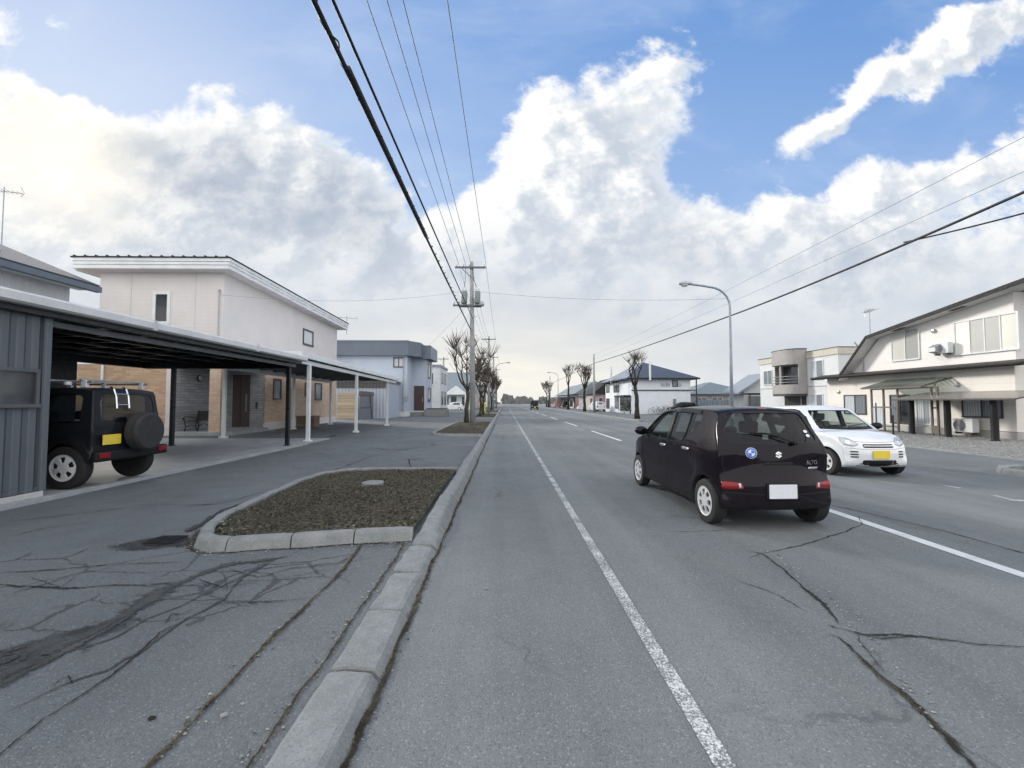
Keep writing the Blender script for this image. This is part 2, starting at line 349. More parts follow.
def M_car(name, col, metal=.0, flake=.0, rough=.35, coat=1.0, spec=.5):
    m, N, b = new_mat(name); p = gpos(N)
    c = N.mix(N.lin(N.noise(p, 2.5, 5, .6), .3, .7), mul(col, .9), mul(col, 1.05))
    z = N.xyz(p)[2]
    dust = N.m('MULTIPLY', N.sm(z, .15, .75, 1, 0), N.lin(N.noise(p, 5, 6, .7), .3, .75, .05, .5))
    c = N.mix(N.m('MULTIPLY', dust, .35), c, (.10, .095, .09))
    pset(N, b, col=c, rough=N.m('ADD', rough, N.m('MULTIPLY', dust, .4)), metal=metal, coat=coat, coatr=N.m('MULTIPLY_ADD', dust, .25, .03), spec=spec,
         normal=bump(N, N.noise(p, 3.0, 2), .02, .02))
    return m
def M_bark(name, c1, c2):
    m, N, b = new_mat(name); p = gpos(N)
    f = N.noise(N.mapping(p, scale=(9, 9, 2.2)), 1.8, 8, .7)
    c = N.mix(N.lin(f, .35, .65), c1, c2)
    c = N.mix(N.lin(N.noise(p, 2.4, 5, .6), .5, .75, 0, .5), c, (.10, .105, .06))
    pset(N, b, col=c, rough=.95, spec=.15, normal=bump(N, f, .9, .03))
    return m
def M_blades(name, cols):
    m, N, b = new_mat(name)
    r = N.noise(gpos(N), 14, 3, .7)
    c = N.mix(N.lin(r, .35, .65), cols[0], cols[1])
    pset(N, b, col=c, rough=.9, spec=.15)
    return m
def M_wood(name, c1, c2, plank=.12, vertical=True, rough=.55):
    m, N, b = new_mat(name); p = gpos(N); s = N.xyz(p)
    co = N.m('ADD', s[0], s[1]) if vertical else s[2]
    q = N.m('DIVIDE', co, plank); fl = N.m('FLOOR', q)
    rnd = N.n('ShaderNodeTexWhiteNoise', noise_dimensions='1D'); N.put(rnd.inputs['W'], fl)
    sc = (14, 14, 1.2) if vertical else (1.2, 1.2, 14)
    c = N.mix(N.lin(N.noise(N.mapping(p, scale=sc), 2, 6, .6), .3, .7), c1, c2)
    c = N.mix(N.lin(rnd.outputs[0], 0, 1, 0, .5), c, mul(c1, .6))
    gr = N.sm(N.m('ABSOLUTE', N.m('SUBTRACT', N.m('FRACT', q), .5)), .44, .5)
    c = N.mix(N.m('MULTIPLY', gr, .7), c, mul(c1, .2))
    pset(N, b, col=c, rough=rough, normal=bump(N, N.m('MULTIPLY', gr, -1.0), .8, .006))
    return m
MT = {}
def T(key): return MT[key]
MT['road'] = M_asphalt('road_asphalt', (.146, .160, .166), wheel=True, warm=.25, cracks=.35)
MT['apron'] = M_asphalt('pavement_asphalt', (.132, .145, .153), warm=.2, cracks=.8, web=((1.9, .034, (-2.35, 3.35), (1.5, .55), radians(38), .95), (1.3, .020, (-4.2, 3.9), (2.2, .6), radians(8), .85), (.9, .014, (-4.5, 12), (2.5, 3), 0, .7)))
MT['lot'] = M_asphalt('forecourt_asphalt', (.142, .155, .160), warm=.12, cracks=.5)
MT['land'] = M_concrete('far_ground', (.20, .20, .19), scale=.2)
MT['line'] = M_marking('worn_line_paint', .525)
MT['line_new'] = M_marking('line_paint', .36)
MT['kerb'] = M_concrete('kerb_concrete', (.235, .248, .250), scale=7, speck=.75, bd=.008)
MT['pad'] = M_concrete('pad_concrete', (.34, .355, .365), scale=1.5, speck=.15, bd=.002)
MT['conc'] = M_concrete('pale_concrete', (.48, .48, .47), scale=2, speck=.2)
MT['pole'] = M_concrete('pole_concrete', (.34, .345, .35), scale=3, speck=.2)
MT['crack'] = M_crack('open_crack'); MT['dirt'] = M_crack('dirt_crack', (.060, .064, .065), (.094, .099, .100), .4); MT['sealed'] = M_crack('sealed_crack', (.060, .062, .067), (.092, .093, .097), .2)
MT['moss'] = M_crack('mossy_joint', (.035, .031, .024), (.085, .074, .053)); MT['wet'] = M_crack('damp_asphalt', (.045, .047, .052), (.062, .064, .068))
MT['stain'] = M_crack('old_oil_stain', (.115, .123, .125), (.14, .15, .152), .5); MT['rust'] = M_crack('rusty_stain', (.17, .158, .145), (.19, .178, .162), .5)
MT['soil'] = M_soil('bed_soil'); MT['gravel'] = M_concrete('gravel_base', (.25, .25, .24), scale=30, speck=.8, bd=.03)
MT['blade'] = M_blades('dry_grass', ((.07, .058, .034), (.20, .168, .11))); MT['blade2'] = M_blades('mossy_grass', ((.034, .042, .026), (.125, .135, .095)))
MT['grit'] = M_blades('grit', ((.05, .05, .048), (.42, .41, .39))); MT['litter'] = M_blades('dead_leaves', ((.10, .08, .055), (.34, .31, .25))); MT['stone'] = M_concrete('pebble_stone', (.30, .30, .295), scale=8, speck=.2)
MT['cream'] = M_siding('cream_siding', (.715, .680, .662), .17, .004, groove=.86, dirt=.10); MT['creamband'] = M_paint('cream_trim', (.68, .64, .63), .6)
MT['fascia'] = M_siding('white_metal_fascia', (.60, .63, .66), .115, .006, groove=.35, wide=.10, dirt=.12, rough=.4); MT['whitemetal'] = M_paint('white_metal', (.76, .79, .80), .4)
MT['whitepvc'] = M_paint('white_plastic', (.68, .70, .71), .35, dirt=.05)
MT['brick'] = M_brick('tan_brick', (.62, .43, .28), (.39, .255, .165), (.44, .36, .28), .36, .115, .012, mixvar=.35)
MT['brick_pale'] = M_brick('pale_brick', (.68, .51, .37), (.50, .365, .265), (.47, .40, .33), .36, .115, .012, mixvar=.35)
MT['stonewall'] = M_brick('grey_split_stone', (.46, .47, .48), (.26, .27, .285), (.15, .155, .16), .55, .13, .010, bumpd=.02)
MT['doorwood'] = M_wood('dark_door_wood', (.080, .060, .053), (.12, .09, .078), .11); MT['benchwood'] = M_wood('dark_bench_wood', (.05, .045, .042), (.09, .08, .074), .07, False)
MT['cratewood'] = M_wood('brown_planks', (.16, .105, .078), (.22, .15, .11), .16, False); MT['boards'] = M_wood('tan_boards', (.50, .41, .29), (.62, .52, .38), .30, False)
MT['iron'] = M_paint('black_iron', (.016, .017, .019), .45, .2); MT['blackbeam'] = M_paint('black_aluminium', (.017, .018, .021), .32, .1)
MT['greybeam'] = M_paint('grey_aluminium', (.12, .13, .14), .4, .4); MT['galv'] = M_paint('galvanised_steel', (.40, .42, .44), .42, .55); MT['polemetal'] = M_paint('lamp_pole_steel', (.30, .35, .41), .42, .35)
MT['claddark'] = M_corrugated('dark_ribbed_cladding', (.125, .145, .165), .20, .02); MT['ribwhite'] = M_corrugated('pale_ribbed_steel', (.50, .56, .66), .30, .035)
MT['roofdark'] = M_corrugated('dark_roof_steel', (.10, .105, .11), .30, .02); MT['roofgrey'] = M_paint('carport_roof_edge', (.60, .605, .61), .5, dirt=.12)
MT['tileroof'] = M_siding('grey_tile_roof', (.125, .13, .145), .13, .02, groove=.2, wide=.2, rough=.95)
MT['bluewall'] = M_siding('blue_grey_siding', (.46, .52, .61), .32, .004, groove=.86, dirt=.15); MT['slate'] = M_siding('slate_parapet', (.135, .165, .205), .22, .008, groove=.5, dirt=.15); MT['slatelt'] = M_siding('pale_slate_parapet', (.24, .27, .32), .22, .008, groove=.5)
MT['browndoor'] = M_paint('brown_door', (.055, .034, .032), .4); MT['whitewall'] = M_paint('white_wall', (.66, .68, .69), .7, dirt=.22); MT['creamwall'] = M_siding('cream_wall', (.70, .665, .60), .46, .003, groove=.90, dirt=.14)
MT['hallwall'] = M_siding('warm_white_siding', (.80, .765, .71), .45, .003, groove=.92, dirt=.08)
MT['hallupper'] = M_siding('grey_white_siding', (.76, .74, .715), .45, .003, groove=.92, dirt=.08)
MT['shopwall'] = M_siding('shop_white_siding', (.72, .76, .82), .5, .003, groove=.93, dirt=.08)
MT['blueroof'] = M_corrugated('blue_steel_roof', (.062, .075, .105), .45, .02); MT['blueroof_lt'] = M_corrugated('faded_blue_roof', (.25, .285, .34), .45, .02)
MT['greyroof'] = M_corrugated('grey_blue_roof', (.22, .265, .31), .4, .02); MT['tealroof'] = M_corrugated('pale_grey_roof', (.20, .235, .25), .4, .02)
MT['taupe'] = M_paint('taupe_panel', (.34, .32, .31), .6, dirt=.15); MT['apt'] = M_siding('pale_block_wall', (.60, .62, .63), .5, .003, groove=.92, dirt=.25); MT['beigeband'] = M_siding('beige_parapet', (.50, .47, .40), 1.2, .004, True, groove=.6, wide=.02)
MT['brownframe'] = M_paint('bronze_frame', (.135, .115, .10), .4, .2); MT['darkframe'] = M_paint('dark_frame', (.055, .048, .045), .4); MT['soffit'] = M_paint('pale_soffit', (.66, .66, .64), .6)
MT['darkeave'] = M_paint('dark_eave', (.030, .029, .030), .6, spec=.2); MT['darkbrown'] = M_paint('dark_brown_eave', (.060, .052, .050), .6, spec=.2)
MT['glass'] = M_glass('window_glass'); MT['glass_far'] = M_glass('dim_glass', (.055, .06, .068), .06); MT['curtain'] = M_curtain('white_curtain', (.62, .66, .70)); MT['sky_cream'] = M_curtain('cream_sky_reflection', (.84, .83, .75), 6.0)  # cream panes carry a sky reflection painted flat into the colour
MT['warm_grey'] = M_curtain('grey_pane', (.50, .50, .47), 6.0)  # greyer flat tone for the neighbouring panes
MT['dimcurtain'] = M_curtain('grey_curtain', (.22, .25, .28))
MT['canopysheet'] = M_siding('smoked_canopy_sheet', (.20, .185, .17), .30, .004, True, groove=.4, wide=.08, rough=.25)
MT['lampglass'] = M_paint('lamp_glass', (.55, .58, .60), .15)
MT['cable'] = M_paint('cable_black', (.012, .012, .014), .6); MT['cable_grey'] = M_paint('cable_grey', (.24, .27, .32), .6)
MT['bark'] = M_bark('grey_bark', (.035, .031, .027), (.085, .076, .066)); MT['bark_dark'] = M_bark('dark_bark', (.024, .022, .02), (.055, .05, .046)); MT['twig'] = M_paint('twig', (.10, .085, .076), .9)
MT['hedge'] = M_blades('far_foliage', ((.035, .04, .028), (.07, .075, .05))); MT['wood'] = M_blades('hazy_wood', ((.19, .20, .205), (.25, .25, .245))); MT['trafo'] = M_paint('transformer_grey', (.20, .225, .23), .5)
MT['clearsheet'] = M_glass('clear_roof_sheet', (.5, .5, .48), .2, .8, .5)
MT['green'] = M_paint('green_panel', (.05, .42, .22), .5); MT['red'] = M_paint('red_cloth', (.46, .20, .19), .7); MT['yellow'] = M_paint('yellow_paint', (.70, .62, .05), .5); MT['redbrown'] = M_paint('red_brown_wall', (.46, .38, .36), .7)
MT['orange'] = M_paint('orange_cap', (.55, .20, .06), .6); MT['bluesign'] = M_paint('blue_plate', (.10, .22, .55), .4)
MT['black_car'] = M_car('black_metallic_paint', (.007, .005, .009), .0, coat=.42, spec=.02); MT['white_car'] = M_car('white_car_paint', (.74, .76, .78)); MT['green_car'] = M_car('flat_black_paint', (.010, .012, .015), rough=.45, coat=.25, spec=.1)
MT['cabin'] = M_paint('cabin_trim', (.03, .03, .033), .8); MT['cabin_grey'] = M_paint('grey_cabin_trim', (.13, .125, .12), .8); MT['tyre'] = M_paint('tyre_rubber', (.022, .022, .023), .8, var=.25); MT['blackplastic'] = M_paint('black_plastic', (.011, .011, .013), .5, spec=.25)
MT['carglass'] = M_glass('car_glass', (.012, .016, .018), .02, .76, .5); MT['privacy'] = M_glass('privacy_glass', (.004, .005, .011), .02, .38, .4)
MT['rim'] = M_paint('silver_wheel', (.70, .71, .73), .3, .25, spec=.6); MT['alloy'] = M_paint('bright_alloy', (.80, .81, .83), .3, .1); MT['chrome'] = M_paint('chrome', (.75, .76, .78), .12, 1.0, var=.03); MT['redlens'] = M_paint('red_lens', (.22, .010, .015), .15, spec=.4); MT['clearlens'] = M_paint('clear_lens', (.50, .53, .56), .10, .3, spec=.9)
MT['plate_white'] = M_paint('white_plate', (.72, .74, .78), .4); MT['plate_yellow'] = M_paint('yellow_plate', (.78, .60, .06), .4); MT['emblem_blue'] = M_paint('emblem_blue', (.05, .16, .55), .25)
MT['orange_lens'] = M_paint('amber_lens', (.6, .22, .03), .2)

# ------------------------------------------------------------------ mesh helpers
class MB:
    def __init__(s): s.v = []; s.f = []; s.mi = []; s.cur = 0; s.smooth = False
    def add(s, vs, fs):
        o = len(s.v); s.v += [tuple(v) for v in vs]
        for f in fs: s.f.append(tuple(i + o for i in f)); s.mi.append(s.cur)
        return s
    def box(s, x0, x1, y0, y1, z0, z1):
        if x0 > x1: x0, x1 = x1, x0
        if y0 > y1: y0, y1 = y1, y0
        if z0 > z1: z0, z1 = z1, z0
        return s.add([(x0, y0, z0), (x1, y0, z0), (x1, y1, z0), (x0, y1, z0), (x0, y0, z1), (x1, y0, z1), (x1, y1, z1), (x0, y1, z1)],
                     [(3, 2, 1, 0), (4, 5, 6, 7), (0, 1, 5, 4), (1, 2, 6, 5), (2, 3, 7, 6), (3, 0, 4, 7)])
    def prism(s, poly, ext):
        """closed polygon of 3-D points swept along the vector ext"""
        n = len(poly); e = Vector(ext); a = [Vector(p) for p in poly]; b = [p + e for p in a]
        fs = [tuple(range(n))[::-1], tuple(range(n, 2 * n))] + [(i, (i + 1) % n, n + (i + 1) % n, n + i) for i in range(n)]
        return s.add(a + b, fs)
    def bar(s, a, b, w, h=None, up=(0, 0, 1)):
        """rectangular bar from a to b, w wide and h high"""
        h = h or w; a = Vector(a); b = Vector(b); d = (b - a).normalized(); u = Vector(up)
        if abs(d.dot(u)) > .98: u = Vector((0, 1, 0))
        r = d.cross(u).normalized() * w / 2; u = r.cross(d).normalized() * h / 2
        return s.add([a - r - u, a + r - u, a + r + u, a - r + u, b - r - u, b + r - u, b + r + u, b - r + u],
                     [(0, 1, 2, 3), (7, 6, 5, 4), (4, 5, 1, 0), (5, 6, 2, 1), (6, 7, 3, 2), (7, 4, 0, 3)])
    def tube(s, pts, rad, n=8, cap=True):
        pts = [Vector(p) for p in pts]
        rr = rad if isinstance(rad, (list, tuple)) else [rad] * len(pts)
        vs = []; prev = None
        for i, p in enumerate(pts):
            d = (pts[min(i + 1, len(pts) - 1)] - pts[max(i - 1, 0)]).normalized()
            if prev is None:
                u = Vector((1, 0, 0)) if abs(d.x) < .9 else Vector((0, 1, 0)); u = (u - d * u.dot(d)).normalized()
            else:
                u = prev - d * prev.dot(d); u = u.normalized() if u.length > 1e-6 else Vector((1, 0, 0))
            prev = u; w = d.cross(u)
            for k in range(n):
                a = 2 * pi * k / n; vs.append(p + (u * cos(a) + w * sin(a)) * rr[i])
        fs = []
        for i in range(len(pts) - 1):
            for k in range(n):
                k2 = (k + 1) % n; fs.append((i * n + k, i * n + k2, (i + 1) * n + k2, (i + 1) * n + k))
        if cap: fs += [tuple(range(n))[::-1], tuple(range((len(pts) - 1) * n, len(pts) * n))]
        return s.add(vs, fs)
    def lathe(s, prof, n=24, axis='z', c=(0, 0, 0)):
        """profile of (radius, height) turned about an axis through c"""
        vs = []
        for r, h in prof:
            for k in range(n):
                a = 2 * pi * k / n; p = (r * cos(a), r * sin(a), h)
                if axis == 'x': p = (h, p[0], p[1])
                elif axis == 'y': p = (p[1], h, p[0])
                vs.append((p[0] + c[0], p[1] + c[1], p[2] + c[2]))
        fs = []
        for i in range(len(prof) - 1):
            for k in range(n):
                k2 = (k + 1) % n; fs.append((i * n + k, i * n + k2, (i + 1) * n + k2, (i + 1) * n + k))
        if prof[0][0] > 1e-5: fs.append(tuple(range(n))[::-1])
        if prof[-1][0] > 1e-5: fs.append(tuple(range((len(prof) - 1) * n, len(prof) * n)))
        return s.add(vs, fs)
    def sheet(s, poly, z): return s.add([(x, y, z) for x, y in poly], [tuple(range(len(poly)))])
    def mesh(s, name, mats, smooth=None):
        me = bpy.data.meshes.new(name); me.from_pydata(s.v, [], s.f)
        if not isinstance(mats, (list, tuple)): mats = [mats]
        for m in mats: me.materials.append(T(m) if isinstance(m, str) else m)
        if len(mats) > 1: me.polygons.foreach_set('material_index', s.mi)
        me.update()
        bm = bmesh.new(); bm.from_mesh(me)
        bmesh.ops.remove_doubles(bm, verts=bm.verts, dist=1e-5)
        bmesh.ops.recalc_face_normals(bm, faces=bm.faces)
        bm.to_mesh(me); bm.free()
        if smooth or (smooth is None and s.smooth):
            me.shade_smooth() if hasattr(me, 'shade_smooth') else None
        return me
    def build(s, name, mats, parent=None, smooth=None, bevel=0, auto=None, loc=None):
        o = bpy.data.objects.new(name, s.mesh(name, mats, smooth)); COL.objects.link(o)
        if parent: o.parent = parent
        if loc: o.location = loc
        if bevel:
            md = o.modifiers.new('bevel', 'BEVEL'); md.width = bevel; md.segments = 2; md.limit_method = 'ANGLE'; md.angle_limit = radians(40)
        if auto: sharp(o.data, auto)
        return o
def sharp(me, deg):
    me.shade_smooth()
    bm = bmesh.new(); bm.from_mesh(me)
    for e in bm.edges:
        if len(e.link_faces) == 2: e.smooth = e.calc_face_angle(0) < radians(deg)
    bm.to_mesh(me); bm.free()
def tag(o, label=None, cat=None, group=None, kind=None):
    for k, v in (('label', label), ('category', cat), ('group', group), ('kind', kind)):
        if v: o[k] = v
    return o
def empty(name, loc=(0, 0, 0), rz=0.0):
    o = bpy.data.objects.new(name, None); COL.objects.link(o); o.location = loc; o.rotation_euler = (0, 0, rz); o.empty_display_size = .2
    return o
def thing(name, label, cat, loc=(0, 0, 0), rz=0.0, group=None): return tag(empty(name, loc, rz), label, cat, group)
def struct(o): return tag(o, kind='structure')
def copy_tree(o, parent=None):
    c = o.copy(); COL.objects.link(c); c.parent = parent
    for ch in list(o.children): copy_tree(ch, c)
    return c
def dup(o, loc, rz, label, group=None):
    c = copy_tree(o); c.location = loc; c.rotation_euler = (0, 0, rz); c['label'] = label
    if group: c['group'] = group
    return c
def window(parent, face, a0, a1, z0, z1, at, frame='whitemetal', pane='glass', mullions=1, fw=.05, sill=True, proud=.05, panes=None, transom=False):
    """face '-y' or '-x' or '+x': window set in a wall plane (coordinate at) spanning a0..a1 along the wall"""
    sg = {'-y': -1, '-x': -1, '+x': 1}[face]
    if a0 > a1: a0, a1 = a1, a0
    if z0 > z1: z0, z1 = z1, z0
    def bx(mb, p0, p1, q0, q1, d0, d1):
        lo, hi = at + sg * d0, at + sg * d1
        if face == '-y': mb.box(p0, p1, lo, hi, q0, q1)
        else: mb.box(lo, hi, p0, p1, q0, q1)
    f = MB()
    bx(f, a0 - fw, a1 + fw, z1, z1 + fw, -.04, proud); bx(f, a0 - fw, a1 + fw, z0 - fw, z0, -.04, proud + (.02 if sill else 0))
    bx(f, a0 - fw, a0, z0, z1, -.04, proud - .002); bx(f, a1, a1 + fw, z0, z1, -.04, proud - .002)
    n = mullions + 1; w = (a1 - a0) / n
    for k in range(1, n): bx(f, a0 + k * w - fw * .4, a0 + k * w + fw * .4, z0, z1, -.03, proud - .012)
    if transom: bx(f, a0, a1, z0 + (z1 - z0) * .32, z0 + (z1 - z0) * .32 + fw * .6, -.03, proud - .014)
    fo = f.build('window', frame, parent)
    for k in range(n):
        g = MB(); off = .012 + .008 * (k % 2)
        bx(g, a0 + k * w, a0 + (k + 1) * w, z0, z1, -.02, off)
        g.build('pane', (panes[k % len(panes)] if panes else pane), fo)
    return fo
# ------------------------------------------------------------------ cars
def catmull(pts, n):
    P = [Vector((p[0], p[1], 0)) for p in pts]; out = []
    for i in range(len(P) - 1):
        a = P[max(i - 1, 0)]; b = P[i]; c = P[i + 1]; d = P[min(i + 2, len(P) - 1)]
        for k in range(12):
            t = k / 12
            out.append(.5 * ((2 * b) + (c - a) * t + (2 * a - 5 * b + 4 * c - d) * t * t + (3 * b - a - 3 * c + d) * t ** 3))
    out.append(P[-1])
    L = [0]
    for i in range(1, len(out)): L.append(L[-1] + (out[i] - out[i - 1]).length)
    res = []; j = 0
    for k in range(n):
        s = L[-1] * k / (n - 1)
        while j < len(L) - 2 and L[j + 1] < s: j += 1
        t = (s - L[j]) / max(L[j + 1] - L[j], 1e-9)
        q = out[j].lerp(out[j + 1], min(max(t, 0), 1)); res.append((q.x, q.y))
    return res
def shell(top, bot, wfun, r, cend, ctop, n=84, smooth=True):
    """closed car shell from a side silhouette (top and bottom chains, rear to front) and a half width function"""
    tp = catmull(top, n) if smooth else top; bt = catmull(bot, n) if smooth else bot
    n = len(tp)
    cy = lambda k: .5 * (tp[k][0] + bt[k][0]) * (1 - (cend + r + .06) / 1.6)
    cz = lambda k: tp[0][1] + (tp[-1][1] - tp[0][1]) * k / (n - 1)
    loop = tp + bt[::-1][1:-1]
    sp = [(cy(k), cz(k)) for k in range(n)] + [(cy(k), cz(k)) for k in range(n - 2, 0, -1)]
    m = len(loop); nor = []
    for i in range(m):
        a = loop[i - 1]; b = loop[(i + 1) % m]; dx, dz = b[0] - a[0], b[1] - a[1]; l = sqrt(dx * dx + dz * dz) or 1
        nor.append((dz / l, -dx / l))   # inward (loop runs clockwise seen with y right, z up)
    cc = [cend * abs(nr[0]) ** 1.5 + ctop * max(0, -nr[1]) ** 2 for nr in nor]
    for _ in range(3): cc = [(cc[i - 1] + 2 * cc[i] + cc[(i + 1) % m]) / 4 for i in range(m)]
    # move inwards along the lines to the spine, which never cross
    for i in range(m):
        dx, dz = sp[i][0] - loop[i][0], sp[i][1] - loop[i][1]; l = sqrt(dx * dx + dz * dz) or 1; dx /= l; dz /= l
        k = 1 / max(.6, dx * nor[i][0] + dz * nor[i][1]); nor[i] = (dx * k, dz * k)
    half = []
    Q = [0, .22, .44, .62, .78, .9, 1.0]; PH = [15, 32, 50, 68, 90]; TT = [.05, .12, .2, .3, .4, .5, .6, .7, .8, .9, 1.0]
    for q in Q:
        ring = []
        for i in range(m):
            ins = cc[i] * q ** 2.3; y = loop[i][0] + nor[i][0] * ins; z = loop[i][1] + nor[i][1] * ins
            we = wfun(loop[i][0] + nor[i][0] * (cc[i] + r), loop[i][1] + nor[i][1] * (cc[i] + r)) - r
            ring.append((q * we, y, z))
        half.append(ring)
    for ph in PH:
        a = radians(ph); ring = []
        for i in range(m):
            yb = loop[i][0] + nor[i][0] * (cc[i] + r); zb = loop[i][1] + nor[i][1] * (cc[i] + r); w = wfun(yb, zb)
            ins = cc[i] + r * (1 - cos(a)); ring.append((w - r + r * sin(a), loop[i][0] + nor[i][0] * ins, loop[i][1] + nor[i][1] * ins))
        half.append(ring)
    for t in TT:
        ring = []
        for i in range(m):
            yb = loop[i][0] + nor[i][0] * (cc[i] + r); zb = loop[i][1] + nor[i][1] * (cc[i] + r)
            y = yb + (sp[i][0] - yb) * t; z = zb + (sp[i][1] - zb) * t; ring.append((wfun(y, z), y, z))
        half.append(ring)
    rings = [[(-x, y, z) for x, y, z in rg] for rg in half[::-1]] + half[1:]
    vs = [p for rg in rings for p in rg]; fs = []
    for j in range(len(rings) - 1):
        for i in range(m):
            i2 = (i + 1) % m; fs.append((j * m + i, j * m + i2, (j + 1) * m + i2, (j + 1) * m + i))
    me = bpy.data.meshes.new('shell'); me.from_pydata(vs, [], fs)
    bm = bmesh.new(); bm.from_mesh(me); bmesh.ops.remove_doubles(bm, verts=bm.verts, dist=1e-5)
    bmesh.ops.recalc_face_normals(bm, faces=bm.faces); bm.to_mesh(me); bm.free()
    return me
def boolean(me, cutters):
    o = bpy.data.objects.new('cut_body', me); COL.objects.link(o); tmp = []
    for c in cutters:
        co = bpy.data.objects.new('cutter', c); COL.objects.link(co); tmp.append(co)
        md = o.modifiers.new('b', 'BOOLEAN'); md.operation = 'DIFFERENCE'; md.solver = 'EXACT'; md.object = co
    dg = bpy.context.evaluated_depsgraph_get(); dg.update()
    res = bpy.data.meshes.new_from_object(o.evaluated_get(dg))
    for q in tmp + [o]:
        d = q.data; bpy.data.objects.remove(q)
        if d is not me: bpy.data.meshes.remove(d)
    return res
AX = {'L': (Vector((1, 0, 0)), lambda a, b: Vector((-3, a, b))), 'R': (Vector((-1, 0, 0)), lambda a, b: Vector((3, a, b))),
      'B': (Vector((0, 1, 0)), lambda a, b: Vector((a, -5, b))), 'F': (Vector((0, -1, 0)), lambda a, b: Vector((a, 5, b))), 'T': (Vector((0, 0, -1)), lambda a, b: Vector((a, b, 4)))}
class Skin:
    def __init__(s, me):
        bm = bmesh.new(); bm.from_mesh(me); s.t = BVHTree.FromBMesh(bm); bm.free()
    def hit(s, ax, a, b, off):
        d, of = AX[ax]; o = of(a, b); l, n, i, dist = s.t.ray_cast(o, d)
        if l is None:
            g = o + d * 3; l, n, i, dist = s.t.find_nearest(g)
        if n.dot(d) > 0: n = -n
        return l + n * off, n
    def patch(s, ax, poly, off=.004, cuts=3, rim=.012):
        bm = bmesh.new(); vs = [bm.verts.new((p[0], p[1], 0)) for p in poly]; f = bm.faces.new(vs)
        bmesh.ops.triangulate(bm, faces=[f])
        bmesh.ops.subdivide_edges(bm, edges=bm.edges[:], cuts=cuts, use_grid_fill=True)
        bm.verts.ensure_lookup_table(); nn = {}
        for v in bm.verts:
            p, n = s.hit(ax, v.co.x, v.co.y, off); nn[v] = n; v.co = p
        if rim:
            es = [e for e in bm.edges if e.is_boundary]; new = {}
            for e in es:
                for v in e.verts:
                    if v not in new: new[v] = bm.verts.new(v.co - nn[v] * rim)
            for e in es:
                a, b = e.verts; bm.faces.new((a, b, new[b], new[a]))
        mb = MB(); bm.verts.index_update(); mb.add([v.co[:] for v in bm.verts], [tuple(v.index for v in f.verts) for f in bm.faces]); bm.free()
        return mb
    def ribbon(s, mb, ax, pts, w=.006, off=.0015, step=.04, lift=None):
        q = [Vector((p[0], p[1], 0)) for p in pts]; d = []
        for i in range(len(q) - 1):
            k = max(1, int((q[i + 1] - q[i]).length / step))
            d += [q[i].lerp(q[i + 1], j / k) for j in range(k)]
        d.append(q[-1]); vs = []
        for i, p in enumerate(d):
            t = (d[min(i + 1, len(d) - 1)] - d[max(i - 1, 0)]).normalized(); nr = Vector((-t.y, t.x, 0)) * w / 2
            for sg in (-1, 1): vs.append(s.hit(ax, p.x + sg * nr.x, p.y + sg * nr.y, off)[0])
        return mb.add(vs, [(2 * i, 2 * i + 1, 2 * i + 3, 2 * i + 2) for i in range(len(d) - 1)])
def disc(cx, cz, rx, rz=None, n=24, a0=0, a1=2 * pi):
    rz = rz or rx
    pts = [(cx + rx * cos(a0 + (a1 - a0) * k / n), cz + rz * sin(a0 + (a1 - a0) * k / n)) for k in range(n if abs(a1 - a0 - 2 * pi) < 1e-6 else n + 1)]
    return pts if abs(a1 - a0 - 2 * pi) < 1e-6 else pts + [(cx, cz)]
def rrect(x0, x1, z0, z1, r=.02, n=4):
    out = []
    for cx, cz, a in ((x1 - r, z0 + r, -90), (x1 - r, z1 - r, 0), (x0 + r, z1 - r, 90), (x0 + r, z0 + r, 180)):
        for k in range(n + 1):
            t = radians(a + 90 * k / n); out.append((cx + r * cos(t), cz + r * sin(t)))
    return out
